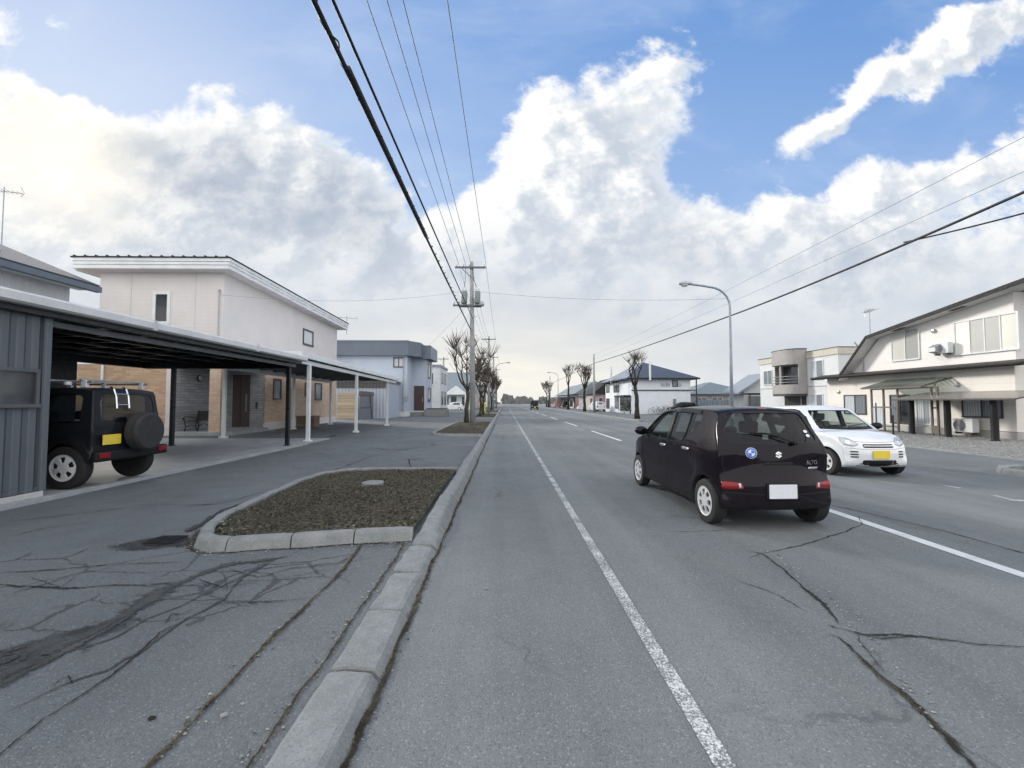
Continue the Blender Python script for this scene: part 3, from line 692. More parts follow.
def wheel_meshes(R, w, rr, style):
    t = MB(); pr = [(rr * .97, -w * .36), (rr * 1.02, -w * .46), (R * .90, -w * .5), (R * .965, -w * .46), (R * .995, -w * .36), (R, -w * .2)]
    pr = pr + [(R * .985, -w * .19), (R * .985, -w * .16), (R, -w * .15), (R, -w * .01), (R * .985, 0)]
    pr = pr + [(a, -b) for a, b in pr[::-1][1:]]
    t.lathe(pr, 40, 'x')
    tm = t.mesh('tyre', 'tyre'); sharp(tm, 40)
    c = MB(); rings = [0, .10, .20, .27, .40, .52, .66, .76, .80, .92, .97, 1.0]; n = 120
    k, r0, r1, hw = style
    vs = []; prof = lambda q: w * .5 * (1.02 - .22 * q ** 3) if q < .9 else w * .5 * (.86 + (.97 - .86) * (q - .9) / .1)
    def hole(q, a):
        if k == 0 or not (r0 <= q <= r1): return False
        d = (a * k / (2 * pi) + .5) % 1 - .5
        return abs(d) * 2 * pi / k < hw * (1 - .25 * abs((q - (r0 + r1) / 2) / ((r1 - r0) / 2 + 1e-6)) ** 2)
    for q in rings:
        for j in range(n): 
            a = 2 * pi * j / n; vs.append((prof(q), rr * q * cos(a), rr * q * sin(a)))
    fs = []; dark = []
    for i in range(len(rings) - 1):
        for j in range(n):
            j2 = (j + 1) % n; f = (i * n + j, i * n + j2, (i + 1) * n + j2, (i + 1) * n + j)
            am = 2 * pi * (j + .5) / n; qm = (rings[i] + rings[i + 1]) / 2
            (dark if hole(qm, am) else fs).append(f)
    c.add(vs, fs); 
    back = MB(); back.add([(v[0] - .03 if True else 0, v[1], v[2]) for v in vs], [f for f in dark])
    c.cur = 1; c.add([(v[0] - .022, v[1], v[2]) for v in vs], dark)
    # side walls of the holes
    hv = set(); ed = {}
    for f in dark:
        for a, b in zip(f, f[1:] + f[:1]):
            key = (min(a, b), max(a, b)); ed[key] = ed.get(key, 0) + 1
    c.cur = 0
    for (a, b), cnt in ed.items():
        if cnt == 1: c.add([vs[a], vs[b], (vs[b][0] - .022, vs[b][1], vs[b][2]), (vs[a][0] - .022, vs[a][1], vs[a][2])], [(0, 1, 2, 3)])
    cm = c.mesh('rim', [style_mat(style), 'blackplastic'])
    sharp(cm, 35)
    return tm, cm
_rimmat = ['rim']
def style_mat(_): return _rimmat[0]
def add_wheel(root, meshes, x, y, R, rot=0.0, steer=0.0):
    o = bpy.data.objects.new('wheel', meshes[0]); COL.objects.link(o); o.parent = root
    r = bpy.data.objects.new('rim', meshes[1]); COL.objects.link(r); r.parent = o; r.rotation_euler = (rot, 0, 0)
    o.location = (x, y, R)
    o.rotation_euler = (0, 0, steer + (pi if x < 0 else 0))
    return o
def inside_mat(me, skin, base, inner):
    me.materials.clear(); me.materials.append(T(base)); me.materials.append(T(inner))
    for p in me.polygons:
        l, n, i, d = skin.t.find_nearest(p.center)
        p.material_index = 1 if d > .006 else 0
def car(name, label, cat, S, loc, rz):
    root = thing(name, label, cat, loc, rz, S.get('group'))
    outer = shell(S['top'], S['bot'], S['w'], S['r'], S['cend'], S['ctop'])
    sk = Skin(outer)
    cuts = []
    inner = shell(S['ctop_chain'], S['cbot_chain'], lambda y, z: S['w'](y, z) - .075, .03, S['cend'], .02, n=40)
    cuts.append(inner)
    mb = MB()
    for poly in S['side']: mb.prism([(-1.2, a, b) for a, b in poly], (2.4, 0, 0))
    cuts.append(mb.mesh('c', 'cabin'))
    if S.get('rear'): cuts.append(MB().prism([(a, -2.6, b) for a, b in S['rear']], (0, 1.9, 0)).mesh('c', 'cabin'))
    if S.get('front'): cuts.append(MB().prism([(a, .25, b) for a, b in S['front']], (0, 2.4, 0)).mesh('c', 'cabin'))
    W = S['W']; wl = MB()
    for sx in (-1, 1):
        for ay in S['axles']: cw_ = MB().lathe([(S['well'], sx * (W - .2613)), (S['well'] + .003, sx * (W + .15))], 37, 'x', (0, ay + .0017, S['R'] + .0113)); cuts.append(cw_.mesh('c', 'cabin'))
    pass
    body = boolean(outer, cuts)
    inside_mat(body, sk, S['paint'], S.get('cabinmat', 'cabin'))
    sharp(body, 32); body.name = 'body'
    bo = bpy.data.objects.new('body', body); COL.objects.link(bo); bo.parent = root
    for i, poly in enumerate(S['side']):
        cxm = sum(p[0] for p in poly) / len(poly); czm = sum(p[1] for p in poly) / len(poly)
        big = [(cxm + (a - cxm) * 1.07, czm + (b - czm) * 1.09) for a, b in poly]
        for ax in 'LR': sk.patch(ax, big, -.011, 3, 0).build('side_window', S['sideglass'][i], root, smooth=True)
    def grow(poly, k=1.05):
        cx = sum(p[0] for p in poly) / len(poly); cz = sum(p[1] for p in poly) / len(poly)
        return [(cx + (a - cx) * k, cz + (b - cz) * k) for a, b in poly]
    if S.get('rear'): sk.patch('B', grow(S['rear']), -.010, 4, 0).build('rear_window', S['rearglass'], root, smooth=True)
    if S.get('front'): sk.patch('F', grow(S['front']), -.010, 4, 0).build('windshield', 'carglass', root, smooth=True)
    _rimmat[0] = S.get('rimmat', 'rim')
    wm = wheel_meshes(S['R'], S['tw'], S['rr'], S['style'])
    for ay in S['axles']:
        for sx in (-1, 1): add_wheel(root, wm, sx * (W - S['tw'] / 2 - .012), ay, S['R'], .3 + ay, S.get('steer', 0) if ay > 0 else 0)
    # cabin: two front seats, rear bench, steering wheel, dashboard
    for sx in (-1, 1):
        st = MB(); st.box(sx * .34 - .23, sx * .34 + .23, -.28, .26, .34, .52); st.prism([(sx * .34 - .22, -.26, .5), (sx * .34 - .22, -.12, .5), (sx * .34 - .22, -.40, 1.06), (sx * .34 - .22, -.48, 1.06)], (.44, 0, 0))
        st.box(sx * .34 - .13, sx * .34 + .13, -.50, -.41, 1.08, 1.25)
        st.build('seat', S.get('seatmat', 'cabin'), root, bevel=.03)
    st = MB(); st.box(-.58, .58, -1.05, -.6, .34, .55); st.prism([(-.57, -1.06, .5), (-.57, -.92, .5), (-.57, -1.12, .98), (-.57, -1.2, .98)], (1.14, 0, 0))
    for sx in (-.3, .3): st.box(sx - .12, sx + .12, -1.21, -1.13, .985, 1.13)
    st.build('rear_seat', S.get('seatmat', 'cabin'), root, bevel=.03)
    sw = MB(); c = Vector((.34, .38, .92)); ring = []
    for k in range(25):
        a = 2 * pi * k / 24; ring.append(c + Vector((.18 * cos(a), .18 * sin(a) * .45, .18 * sin(a) * .9)))
    sw.tube(ring, .014, 6, False); sw.bar(c + Vector((-.17, 0, 0)), c + Vector((.17, 0, 0)), .03); sw.bar(c, c + Vector((0, .25, -.12)), .05)
    sw.build('steering_wheel', 'blackplastic', root)
    return root, sk
def mirror_part(root, sk, x, y, z, mat, sx):
    m = MB(); prof = [(0.0, -.055), (.055, -.05), (.085, -.02), (.09, .03), (.07, .075), (0.0, .085)]
    m.lathe([(r * .95, h) for r, h in prof], 16, 'y', (0, 0, 0))
    m.v = [(a * 1.25, b, c * .9) for a, b, c in m.v]
    m.v = [(a + x + sx * .10, b + y, c + z) for a, b, c in m.v]
    m.bar((x - sx * .03, y + .01, z - .04), (x + sx * .07, y, z - .01), .04, .05)
    m.build('wing_mirror', mat, root, smooth=True)

def bumps(y, z, axles, R, amp=.016, rad=.36):
    e = 0
    for a in axles:
        d = sqrt((y - a) ** 2 + (z - R) ** 2); e += amp * exp(-((d - rad) / .045) ** 2)
    return e
# ---- black hatchback seen from behind
def make_black_hatch():
    W = .722; AX_ = (-1.225, 1.235); R = .275
    def w(y, z):
        b = W - .012
        b -= .30 * max(0, z - .93) + .10 * max(0, z - .93) ** 2
        if z < .5: b -= .16 * (.5 - z) ** 2
        b -= .012 * exp(-((z - .66) / .10) ** 2) * (1 if abs(y) < 1 else .3)
        if y > .9: b -= .13 * ((y - .9) / .85) ** 2.2
        if y < -1.0: b -= .075 * ((-1.0 - y) / .65) ** 2
        b += .006 * exp(-((z - .87) / .03) ** 2)
        # haunch over the rear wheel
        b += .020 * exp(-((y + 1.3) / .38) ** 2 - ((z - .74) / .13) ** 2)
        return b + bumps(y, z, AX_, R, .014, .345)
    top = [(-1.665, .50), (-1.660, .585), (-1.635, .625), (-1.615, .72), (-1.605, .86), (-1.59, 1.0), (-1.545, 1.10), (-1.46, 1.24), (-1.375, 1.385), (-1.35, 1.425), (-1.24, 1.455), (-.9, 1.472), (-.4, 1.477), (.1, 1.455),
           (.45, 1.395), (.75, 1.22), (1.02, 1.03), (1.14, .965), (1.35, .915), (1.55, .835), (1.66, .74), (1.71, .62), (1.73, .5)]
    bot = [(-1.665, .50), (-1.66, .38), (-1.63, .27), (-1.55, .23), (-1.2, .20), (0, .185), (1.2, .19), (1.55, .20), (1.68, .26), (1.72, .36), (1.73, .5)]
    ct = [(-1.47, .62), (-1.46, .9), (-1.40, 1.12), (-1.25, 1.36), (-1.1, 1.40), (-.4, 1.42), (.1, 1.40), (.42, 1.33), (.75, 1.10), (.86, .95), (.90, .62)]
    cb = [(-1.47, .62), (-1.44, .36), (-1.2, .32), (0, .30), (.6, .30), (.88, .36), (.90, .62)]
    sideA = [(-.045, .955), (.52, .945), (.80, .985), (.86, 1.015), (.60, 1.205), (.36, 1.345), (.20, 1.375), (-.045, 1.385)]
    sideB = [(-.55, .965), (-.135, .957), (-.135, 1.387), (-.55, 1.385), (-.585, 1.383), (-.585, .985)]
    sideC = [(-.625, 1.005), (-.72, 1.055), (-.93, 1.18), (-.955, 1.225), (-.93, 1.33), (-.88, 1.372), (-.625, 1.383)]
    rear = [(-.49, 1.03), (.49, 1.03), (.54, 1.05), (.56, 1.09), (.535, 1.21), (.485, 1.345), (.455, 1.375), (.41, 1.385), (-.41, 1.385), (-.455, 1.375), (-.485, 1.345), (-.535, 1.21), (-.56, 1.09), (-.54, 1.05)]
    front = [(-.56, 1.0), (.56, 1.0), (.50, 1.30), (.46, 1.345), (-.46, 1.345), (-.50, 1.30)]
    S = dict(W=W, w=w, top=top, bot=bot, ctop_chain=ct, cbot_chain=cb, r=.045, cend=.10, ctop=.035, side=[sideA, sideB, sideC], sideglass=['carglass', 'privacy', 'privacy'], rear=rear, rearglass='privacy', front=front,
             axles=AX_, R=R, well=.315, tw=.15, rr=.185, style=(7, .36, .78, .30), paint='black_car')
    root, sk = car('black_hatchback', 'small black hatchback with round blue and white sticker driving away in the near lane', 'car', S, (0, 0, 0), 0)
    # shut lines
    ln = MB()
    for ax in 'LR':
        sk.ribbon(ln, ax, [(.93, .93), (.95, .55), (.90, .30), (.88, .27), (-.02, .27), (-.62, .27), (-.78, .34), (-.90, .55), (-.93, .62), (-.76, .98)], .007)
        sk.ribbon(ln, ax, [(-.09, .96), (-.08, .6), (-.06, .27)], .007); sk.ribbon(ln, ax, [(.93, .93), (.90, 1.0)], .007)
        sk.ribbon(ln, ax, disc(-1.32, .86, .075, .075, 20)[:] + [(-1.32 + .075, .86)], .004) if ax == 'R' else None
    sk.ribbon(ln, 'B', [(-.60, 1.02), (-.63, .80), (-.60, .65), (-.54, .625), (0, .62), (.54, .625), (.60, .65), (.63, .80), (.60, 1.02)], .008)
    sk.ribbon(ln, 'T', [(-.55, 1.15), (-.62, 1.25), (-.58, 1.60)], .006); sk.ribbon(ln, 'T', [(.55, 1.15), (.62, 1.25), (.58, 1.60)], .006)
    ln.build('shut_lines', 'blackplastic', root)
    # dark pillars between the side windows
    for ax in 'LR':
        sk.patch(ax, [(-.052, .952), (-.052, 1.39), (-.128, 1.39), (-.128, .952)], .002, 2, .004).build('door_pillar', 'blackplastic', root, smooth=True)
        sk.patch(ax, [(-.59, .985), (-.59, 1.385), (-.62, 1.385), (-.62, 1.0)], .002, 2, .004).build('door_pillar', 'blackplastic', root, smooth=True)
        v = MB(); sk.ribbon(v, ax, [(.66, 1.20), (.36, 1.375), (.2, 1.40), (-.05, 1.405)], .055, .016); v.build('rain_visor', 'privacy', root, smooth=True)
        v = MB(); sk.ribbon(v, ax, [(-.13, 1.405), (-.6, 1.403), (-.9, 1.385)], .055, .016); v.build('rain_visor', 'privacy', root, smooth=True)
        for yy, zz in ((.05, .862), (-.735, .885)):
            hd = sk.patch(ax, rrect(yy - .085, yy + .085, zz - .018, zz + .018, .015), .022, 2, .03); hd.build('door_handle', 'chrome', root, smooth=True)
    for sx, ax in ((-1, 'L'), (1, 'R')):
        p, n = sk.hit(ax, .80, 1.0, 0); mirror_part(root, sk, p.x, p.y, p.z + .03, 'black_car', sx)
    # rear: lamps, plate, emblems, wiper
    for sx in (-1, 1):
        P = [(sx * a, b) for a, b in [(.43, .495), (.63, .485), (.66, .505), (.655, .570), (.62, .580), (.45, .565)]]
        lamp = sk.patch('B', P, .006, 3, .02).build('tail_lamp', 'redlens', root, smooth=True)
        sk.patch('B', [(sx * a, b) for a, b in [(.455, .507), (.485, .505), (.485, .562), (.465, .56)]], .009, 2, .006).build('lens', 'clearlens', lamp, smooth=True)
    fr = MB(); sk.ribbon(fr, 'B', [(-.66, .45), (-.2, .435), (.2, .435), (.66, .45)], .014, .002); fr.build('bumper_crease', 'blackplastic', root)
    p, n = sk.hit('B', 0, .50, .0)
    pr = MB(); pr.box(-.19, .19, p.y - .012, p.y + .02, .378, .568); pr.build('plate_recess', 'blackplastic', root, bevel=.01)
    pl = MB(); pl.box(-.165, .165, p.y - .022, p.y - .010, .39, .555); pl.build('number_plate', 'plate_white', root, bevel=.004)
    gar = sk.patch('B', rrect(-.17, .17, .775, .805, .012), .012, 3, .02); gar.build('tailgate_handle', 'blackplastic', root, smooth=True)
    # round sticker
    ex, ez, er = -.31, .915, .064
    st = sk.patch('B', disc(ex, ez, er, er, 36), .0025, 3, .002).build('round_sticker', 'plate_white', root, smooth=True)
    sk.patch('B', disc(ex, ez, er * .93, er * .93, 36), .0035, 3, .002).build('ring', 'emblem_blue', st, smooth=True)
    sk.patch('B', disc(ex, ez, er * .62, er * .62, 32), .0045, 3, .002).build('disc', 'plate_white', st, smooth=True)
    for a in (0, pi): sk.patch('B', disc(ex, ez, er * .56, er * .56, 12, pi / 2 * 0 + a, pi / 2 + a), .006, 2, .002).build('quadrant', 'emblem_blue', st, smooth=True)
    # chrome letter emblem
    A = [(0, 1), (1, .38), (.6, .12), (0, .5), (-.25, .34), (1, -.40)]; A = A + [(-a, -b) for a, b in A]
    sk.patch('B', [(.005 + a * .040, .895 + b * .040) for a, b in A], .006, 1, .006).build('emblem', 'chrome', root)
    text_badge(root, 'ALTO', (.35, .775), .070, sk)
    bd = MB(); sk.ribbon(bd, 'B', [(.37, .735), (.51, .735)], .020, .006); bd.build('badge', 'chrome', root)
    for k, zz in enumerate((1.165, 1.115)): sk.patch('B', disc(.455 + .008 * k, zz, .030, .018, 16), -.004, 2, 0).build('window_sticker', ('plate_white', 'plate_white')[k], root)
    wp = MB(); a, _ = sk.hit('B', .20, 1.02, .03); pts = [a]
    for t in (.25, .5, .75, 1):
        q, _ = sk.hit('B', .20 - .42 * t, 1.02 + .12 * sin(t * 1.7), .028); pts.append(q)
    wp.tube(pts, [.014, .012, .010, .009, .007], 6); b0, _ = sk.hit('B', -.34, 1.155, .015); b1, _ = sk.hit('B', .06, 1.115, .015); wp.tube([b0, b0.lerp(b1, .5) + Vector((0, -.006, 0)), b1], .008, 6)
    wp.lathe([(0, -.03), (.025, -.025), (.028, .03)], 12, 'y', tuple(a)); wp.build('rear_wiper', 'blackplastic', root)
    hl = sk.patch('T', rrect(-.06, .06, -1.325, -1.29, .01), .004, 1, .01).build('brake_lamp', 'redlens', root)
    for sx in (-1, 1):
        P = [(sx * a, b) for a, b in [(.36, .66), (.58, .70), (.61, .76), (.56, .80), (.38, .75)]]
        sk.patch('F', P, .006, 3, .02).build('headlamp', 'clearlens', root, smooth=True)
    sk.patch('F', rrect(-.3, .3, .33, .45, .04), .004, 3, .01).build('grille', 'blackplastic', root, smooth=True)
    return root
def text_badge(root, txt, at, size, sk):
    cu = bpy.data.curves.new('badge', 'FONT'); cu.body = txt; cu.size = size; cu.extrude = .0025
    o = bpy.data.objects.new('badge', cu); COL.objects.link(o); dg = bpy.context.evaluated_depsgraph_get(); dg.update()
    me = bpy.data.meshes.new_from_object(o.evaluated_get(dg)); bpy.data.objects.remove(o)
    for v in me.vertices:
        a, b, c = v.co; p, n = sk.hit('B', at[0] + a * .85, at[1] + b, .006 + c); v.co = p
    me.materials.clear(); me.materials.append(T('chrome')); me.name = 'badge'
    q = bpy.data.objects.new('badge', me); COL.objects.link(q); q.parent = root
# ---- white hatchback seen from the front
def make_white_hatch():
    W = .7375; AX_ = (-1.18, 1.18); R = .27
    def w(y, z):
        b = W - .01
        b -= .33 * max(0, z - .90)
        if z < .5: b -= .16 * (.5 - z) ** 2
        if y > .85: b -= .15 * ((y - .85) / .85) ** 2.2
        if y < -1.0: b -= .05 * ((-1.0 - y) / .65) ** 2
        b += .008 * exp(-((z - .80) / .04) ** 2)
        return b + bumps(y, z, AX_, R, .012, .34)
    top = [(-1.64, .50), (-1.64, .62), (-1.60, .85), (-1.56, .98), (-1.42, 1.27), (-1.34, 1.40), (-1.2, 1.43), (-.8, 1.45), (-.2, 1.455), (.12, 1.435),
           (.32, 1.38), (.62, 1.18), (.86, 1.00), (.95, .945), (1.2, .90), (1.42, .835), (1.58, .735), (1.66, .62), (1.69, .5)]
    bot = [(-1.64, .50), (-1.64, .38), (-1.60, .27), (-1.5, .23), (-1.2, .2), (0, .19), (1.2, .19), (1.5, .19), (1.64, .23), (1.685, .33), (1.69, .5)]
    ct = [(-1.47, .62), (-1.45, .9), (-1.36, 1.15), (-1.25, 1.34), (-1.1, 1.375), (-.4, 1.40), (.0, 1.385), (.27, 1.32), (.60, 1.08), (.72, .94), (.76, .62)]
    cb = [(-1.47, .62), (-1.44, .36), (-1.2, .32), (0, .30), (.5, .30), (.74, .36), (.76, .62)]
    sideA = [(-.06, .94), (.45, .93), (.66, .96), (.72, .99), (.45, 1.20), (.22, 1.335), (.05, 1.365), (-.06, 1.37)]
    sideB = [(-.80, .97), (-.14, .945), (-.14, 1.37), (-.7, 1.365), (-.86, 1.30)]
    sideC = [(-.90, 1.0), (-1.16, 1.05), (-1.18, 1.1), (-1.08, 1.27), (-.93, 1.32)]
    rear = [(-.5, 1.02), (.5, 1.02), (.45, 1.34), (-.45, 1.34)]
    front = [(-.56, .985), (.56, .985), (.58, 1.01), (.49, 1.31), (.45, 1.345), (-.45, 1.345), (-.49, 1.31), (-.58, 1.01)]
    S = dict(W=W, w=w, top=top, bot=bot, ctop_chain=ct, cbot_chain=cb, r=.05, cend=.14, ctop=.035, side=[sideA, sideB, sideC], sideglass=['carglass', 'carglass', 'carglass'], rear=rear, rearglass='carglass', front=front,
             axles=AX_, R=R, well=.31, tw=.145, rr=.175, style=(5, .42, .80, .33), paint='white_car', cabinmat='cabin', seatmat='cabin_grey')
    root, sk = car('white_hatchback', 'white small hatchback facing the camera in the far lane beside the black car', 'car', S, (0, 0, 0), 0)
    ln = MB()
    for ax in 'LR':
        sk.ribbon(ln, ax, [(.80, .93), (.83, .55), (.78, .28), (-.62, .27), (-.78, .34), (-.86, .60), (-.84, .96)], .006); sk.ribbon(ln, ax, [(-.1, .94), (-.09, .6), (-.07, .27)], .006)
        for yy in (.03, -.70): sk.patch(ax, rrect(yy - .075, yy + .075, .80, .84, .015), .02, 2, .03).build('door_handle', 'white_car', root, smooth=True)
        sk.patch(ax, [(-.065, .94), (-.065, 1.372), (-.135, 1.372), (-.135, .944)], .002, 2, .004).build('door_pillar', 'blackplastic', root, smooth=True)
    sk.ribbon(ln, 'F', [(-.62, .80), (-.50, .735), (-.3, .715), (0, .712), (.3, .715), (.50, .735), (.62, .80)], .006)
    sk.ribbon(ln, 'F', [(-.64, .60), (-.3, .575), (.3, .575), (.64, .60)], .005)
    ln.build('shut_lines', 'blackplastic', root)
    for sx, ax in ((-1, 'L'), (1, 'R')):
        p, n = sk.hit(ax, .66, .97, 0); mirror_part(root, sk, p.x, p.y, p.z + .03, 'blackplastic', sx)
        P = [(sx * a, b) for a, b in [(.36, .665), (.47, .625), (.60, .655), (.635, .73), (.60, .795), (.50, .79), (.42, .74)]]
        l = sk.patch('F', P, .008, 3, .02).build('headlamp', 'clearlens', root, smooth=True)
        sk.patch('F', disc(sx * .52, .71, .042), .012, 2, .01).build('reflector', 'chrome', l, smooth=True)
        sk.patch('F', [(sx * a, b) for a, b in [(.60, .665), (.628, .72), (.605, .75), (.585, .69)]], .012, 2, .01).build('indicator', 'clearlens', l, smooth=True)
        for k in range(3): sk.patch('F', rrect(*sorted((sx * .40, sx * .53)), .405 + k * .052, .432 + k * .052, .01), .003, 2, .01).build('grille_slot', 'blackplastic', root)
    sk.patch('F', rrect(-.30, .30, .605, .675, .025), .004, 3, .01).build('grille', 'blackplastic', root, smooth=True)
    gm = MB(); sk.ribbon(gm, 'F', [(-.29, .64), (.29, .64)], .012, .010); gm.build('grille_bar', 'chrome', root)
    sk.patch('F', rrect(-.34, .34, .27, .36, .04), .003, 3, .01).build('air_intake', 'blackplastic', root, smooth=True)
    lip = MB(); sk.ribbon(lip, 'F', [(-.6, .215), (0, .205), (.6, .215)], .05, .004); lip.build('bumper_lip', 'blackplastic', root)
    p, n = sk.hit('F', 0, .47, 0)
    pl = MB(); pl.box(-.165, .165, p.y + .006, p.y + .02, .39, .555); pl.build('number_plate', 'plate_yellow', root, bevel=.004)
    for x0, x1 in ((.42, -.12), (.0, -.50)):
        wp = MB(); pts = [sk.hit('F', x0 + (x1 - x0) * t, .985 + .06 * t, .02)[0] for t in (0, .33, .66, 1)]; wp.tube(pts, [.012, .010, .008, .006], 6); wp.build('wiper', 'blackplastic', root)
    cw = MB(); sk.ribbon(cw, 'F', [(-.58, .965), (0, .955), (.58, .965)], .05, .003); cw.build('cowl', 'blackplastic', root)
    for sx in (-1, 1):
        P = [(sx * a, b) for a, b in [(.52, .66), (.66, .66), (.66, .84), (.56, .84)]]
        sk.patch('B', P, .006, 3, .02).build('tail_lamp', 'redlens', root, smooth=True)
    return root
# ---- boxy black off-roader with roof rack
def make_offroader():
    W = .72; AX_ = (-1.16, 1.09); R = .345
    def w(y, z):
        b = W - .02 - .12 * max(0, z - 1.0)
        if z < .5: b -= .1 * (.5 - z) ** 2
        if y > 1.2: b -= .06 * ((y - 1.2) / .5) ** 2
        b += .006 * exp(-((z - .98) / .03) ** 2)
        return b + bumps(y, z, AX_, R, .03, .43)
    top = [(-1.66, .62), (-1.655, .85), (-1.645, 1.02), (-1.60, 1.35), (-1.575, 1.54), (-1.545, 1.615), (-1.45, 1.645), (-.9, 1.662), (-.2, 1.665), (.25, 1.645),
           (.36, 1.61), (.52, 1.38), (.70, 1.09), (.76, 1.045), (.9, 1.03), (1.4, .985), (1.55, .95), (1.61, .86), (1.63, .62)]
    bot = [(-1.66, .62), (-1.65, .50), (-1.60, .43), (-1.4, .40), (0, .37), (1.2, .38), (1.5, .40), (1.6, .46), (1.63, .62)]
    ct = [(-1.52, .72), (-1.51, 1.0), (-1.49, 1.35), (-1.45, 1.54), (-1.3, 1.59), (-.3, 1.61), (.2, 1.59), (.34, 1.52), (.55, 1.15), (.62, .72)]
    cb = [(-1.52, .72), (-1.48, .55), (-1.2, .5), (0, .48), (.55, .52), (.62, .72)]
    sideA = [(-.28, 1.04), (.52, 1.03), (.60, 1.07), (.36, 1.46), (.28, 1.53), (-.28, 1.545)]
    sideB = [(-1.38, 1.06), (-.44, 1.045), (-.44, 1.545), (-1.30, 1.53), (-1.38, 1.48)]
    rear = [(-.50, 1.06), (.50, 1.06), (.55, 1.10), (.545, 1.40), (.50, 1.51), (.43, 1.54), (-.43, 1.54), (-.50, 1.51), (-.545, 1.40), (-.55, 1.10)]
    front = [(-.56, 1.10), (.56, 1.10), (.53, 1.54), (-.53, 1.54)]
    S = dict(W=W, w=w, top=top, bot=bot, ctop_chain=ct, cbot_chain=cb, r=.045, cend=.05, ctop=.025, side=[sideA, sideB], sideglass=['carglass', 'privacy'], rear=rear, rearglass='privacy', front=front,
             axles=AX_, R=R, well=.395, tw=.185, rr=.215, style=(5, .34, .78, .34), paint='green_car', rimmat='alloy')
    root, sk = car('off_road_car', 'boxy black off road car with roof rack backed under the dark carport', 'car', S, (0, 0, 0), 0)
    ln = MB()
    for ax in 'LR':
        sk.ribbon(ln, ax, [(.62, 1.05), (.66, .7), (.60, .42), (-.36, .42), (-.36, 1.56)], .008)
        for ay in AX_:
            ar = MB(); pts = [(ay + .43 * cos(t), R + .43 * sin(t)) for t in [radians(5 + 170 * k / 16) for k in range(17)]]
            sk.ribbon(ar, ax, pts, .07, .018); ar.build('arch_moulding', 'blackplastic', root, smooth=True)
        sk.patch(ax, rrect(-.30, -.16, .93, .965, .012), .02, 2, .03).build('door_handle', 'blackplastic', root, smooth=True)
    sk.ribbon(ln, 'B', [(-.60, .62), (-.60, 1.55), (.60, 1.55), (.60, .62), (-.60, .62)], .008)
    ln.build('shut_lines', 'blackplastic', root)
    bp = MB(); bp.box(-.74, .74, -1.72, -1.62, .43, .60); bp.build('rear_bumper', 'blackplastic', root, bevel=.03)
    for sx in (-1, 1):
        t = MB(); t.box(sx * .60 - .10, sx * .60 + .10, -1.735, -1.715, .49, .575); t.build('tail_lamp', 'redlens', root, bevel=.008)
    sp = wheel_meshes(.345, .185, .205, (5, .34, .78, .34))
    o = bpy.data.objects.new('spare_wheel', sp[0]); COL.objects.link(o); o.parent = root; o.location = (.12, -1.77, .88); o.rotation_euler = (0, 0, -pi / 2)
    cv = MB(); cv.lathe([(0, .125), (.30, .12), (.33, .09), (.352, 0), (.352, -.06)], 40, 'x'); cvo = cv.build('cover', 'cabin', o, auto=40)
    pl = MB(); pl.box(-.60, -.27, -1.695, -1.675, .70, .865); pl.build('number_plate', 'plate_yellow', root, bevel=.004)
    # roof rack: rails, feet, cross bars
    rk = empty('roof_rack'); rk.parent = root
    for sx in (-.56, .56):
        m = MB(); m.bar((sx, -1.45, 1.74), (sx, .15, 1.74), .03, .035); m.build('rail', 'galv', rk, bevel=.006)
        for yy in (-1.32, -.62, .02):
            m = MB(); m.box(sx - .03, sx + .03, yy - .045, yy + .045, 1.645, 1.765); m.build('foot', 'whitepvc', rk, bevel=.01)
    for yy in (-1.3, -.62, .05):
        m = MB(); m.bar((-.62, yy, 1.775), (.62, yy, 1.775), .04, .03); m.build('cross_bar', 'galv', rk, bevel=.006)
    # ladder over the rear window
    ld = MB(); 
    for xx in (-.40, -.16): ld.tube([(xx, -1.60, 1.66), (xx, -1.655, 1.63), (xx, -1.70, 1.50), (xx, -1.72, 1.30)], .013, 8)
    for zz in (1.54, 1.36): ld.tube([(-.40, -1.69 - (1.54 - zz) * .12, zz), (-.16, -1.69 - (1.54 - zz) * .12, zz)], .011, 8)
    ld.build('ladder', 'chrome', root)
    for sx, ax in ((-1, 'L'), (1, 'R')):
        p, n = sk.hit(ax, .52, 1.08, 0); mirror_part(root, sk, p.x, p.y, p.z + .06, 'blackplastic', sx)
        sk.patch('F', disc(sx * .5, .80, .10), .01, 2, .02).build('headlamp', 'clearlens', root, smooth=True)
    wc = MB(); wc.lathe([(0, -.02), (.05, 0), (.05, .05), (0, .06)], 12, 'z', (-.62, -1.1, 1.69)); wc.build('roof_light', 'plate_white', root)
    return root
def manifold_report(me, nm):
    bm = bmesh.new(); bm.from_mesh(me)
    print('CHK', nm, len(bm.faces), 'nonman', sum(1 for e in bm.edges if not e.is_manifold), [tuple(round(c,3) for v in e.verts for c in v.co) for e in bm.edges if not e.is_manifold][:4], 'vol', round(bm.calc_volume(signed=True),3)); bm.free()
# ------------------------------------------------------------------ ground, road, kerbs
R_ = random.Random(7)
AP = 0.05   # level of the pavement on the left
def flat(name, poly, z, mat): return struct(MB().sheet(poly, z).build(name, mat))
flat('ground', [(-2500, -300), (2500, -300), (2500, 3000), (-2500, 3000)], -0.03, 'land')
flat('forecourt', [(10.28, -40), (60, -40), (60, 120), (10.28, 120)], -0.004, 'lot')
flat('road', [(-.72, -40), (10.3, -40), (10.3, 700), (-.72, 700)], 0.0, 'road')
pv = MB(); pv.box(-45, -.90, -40, 130, -.2, AP); struct(pv.build('pavement', 'apron'))
pv = MB(); pv.box(10.55, 15, 33.5, 130, -.2, .10); struct(pv.build('far_pavement', 'apron'))
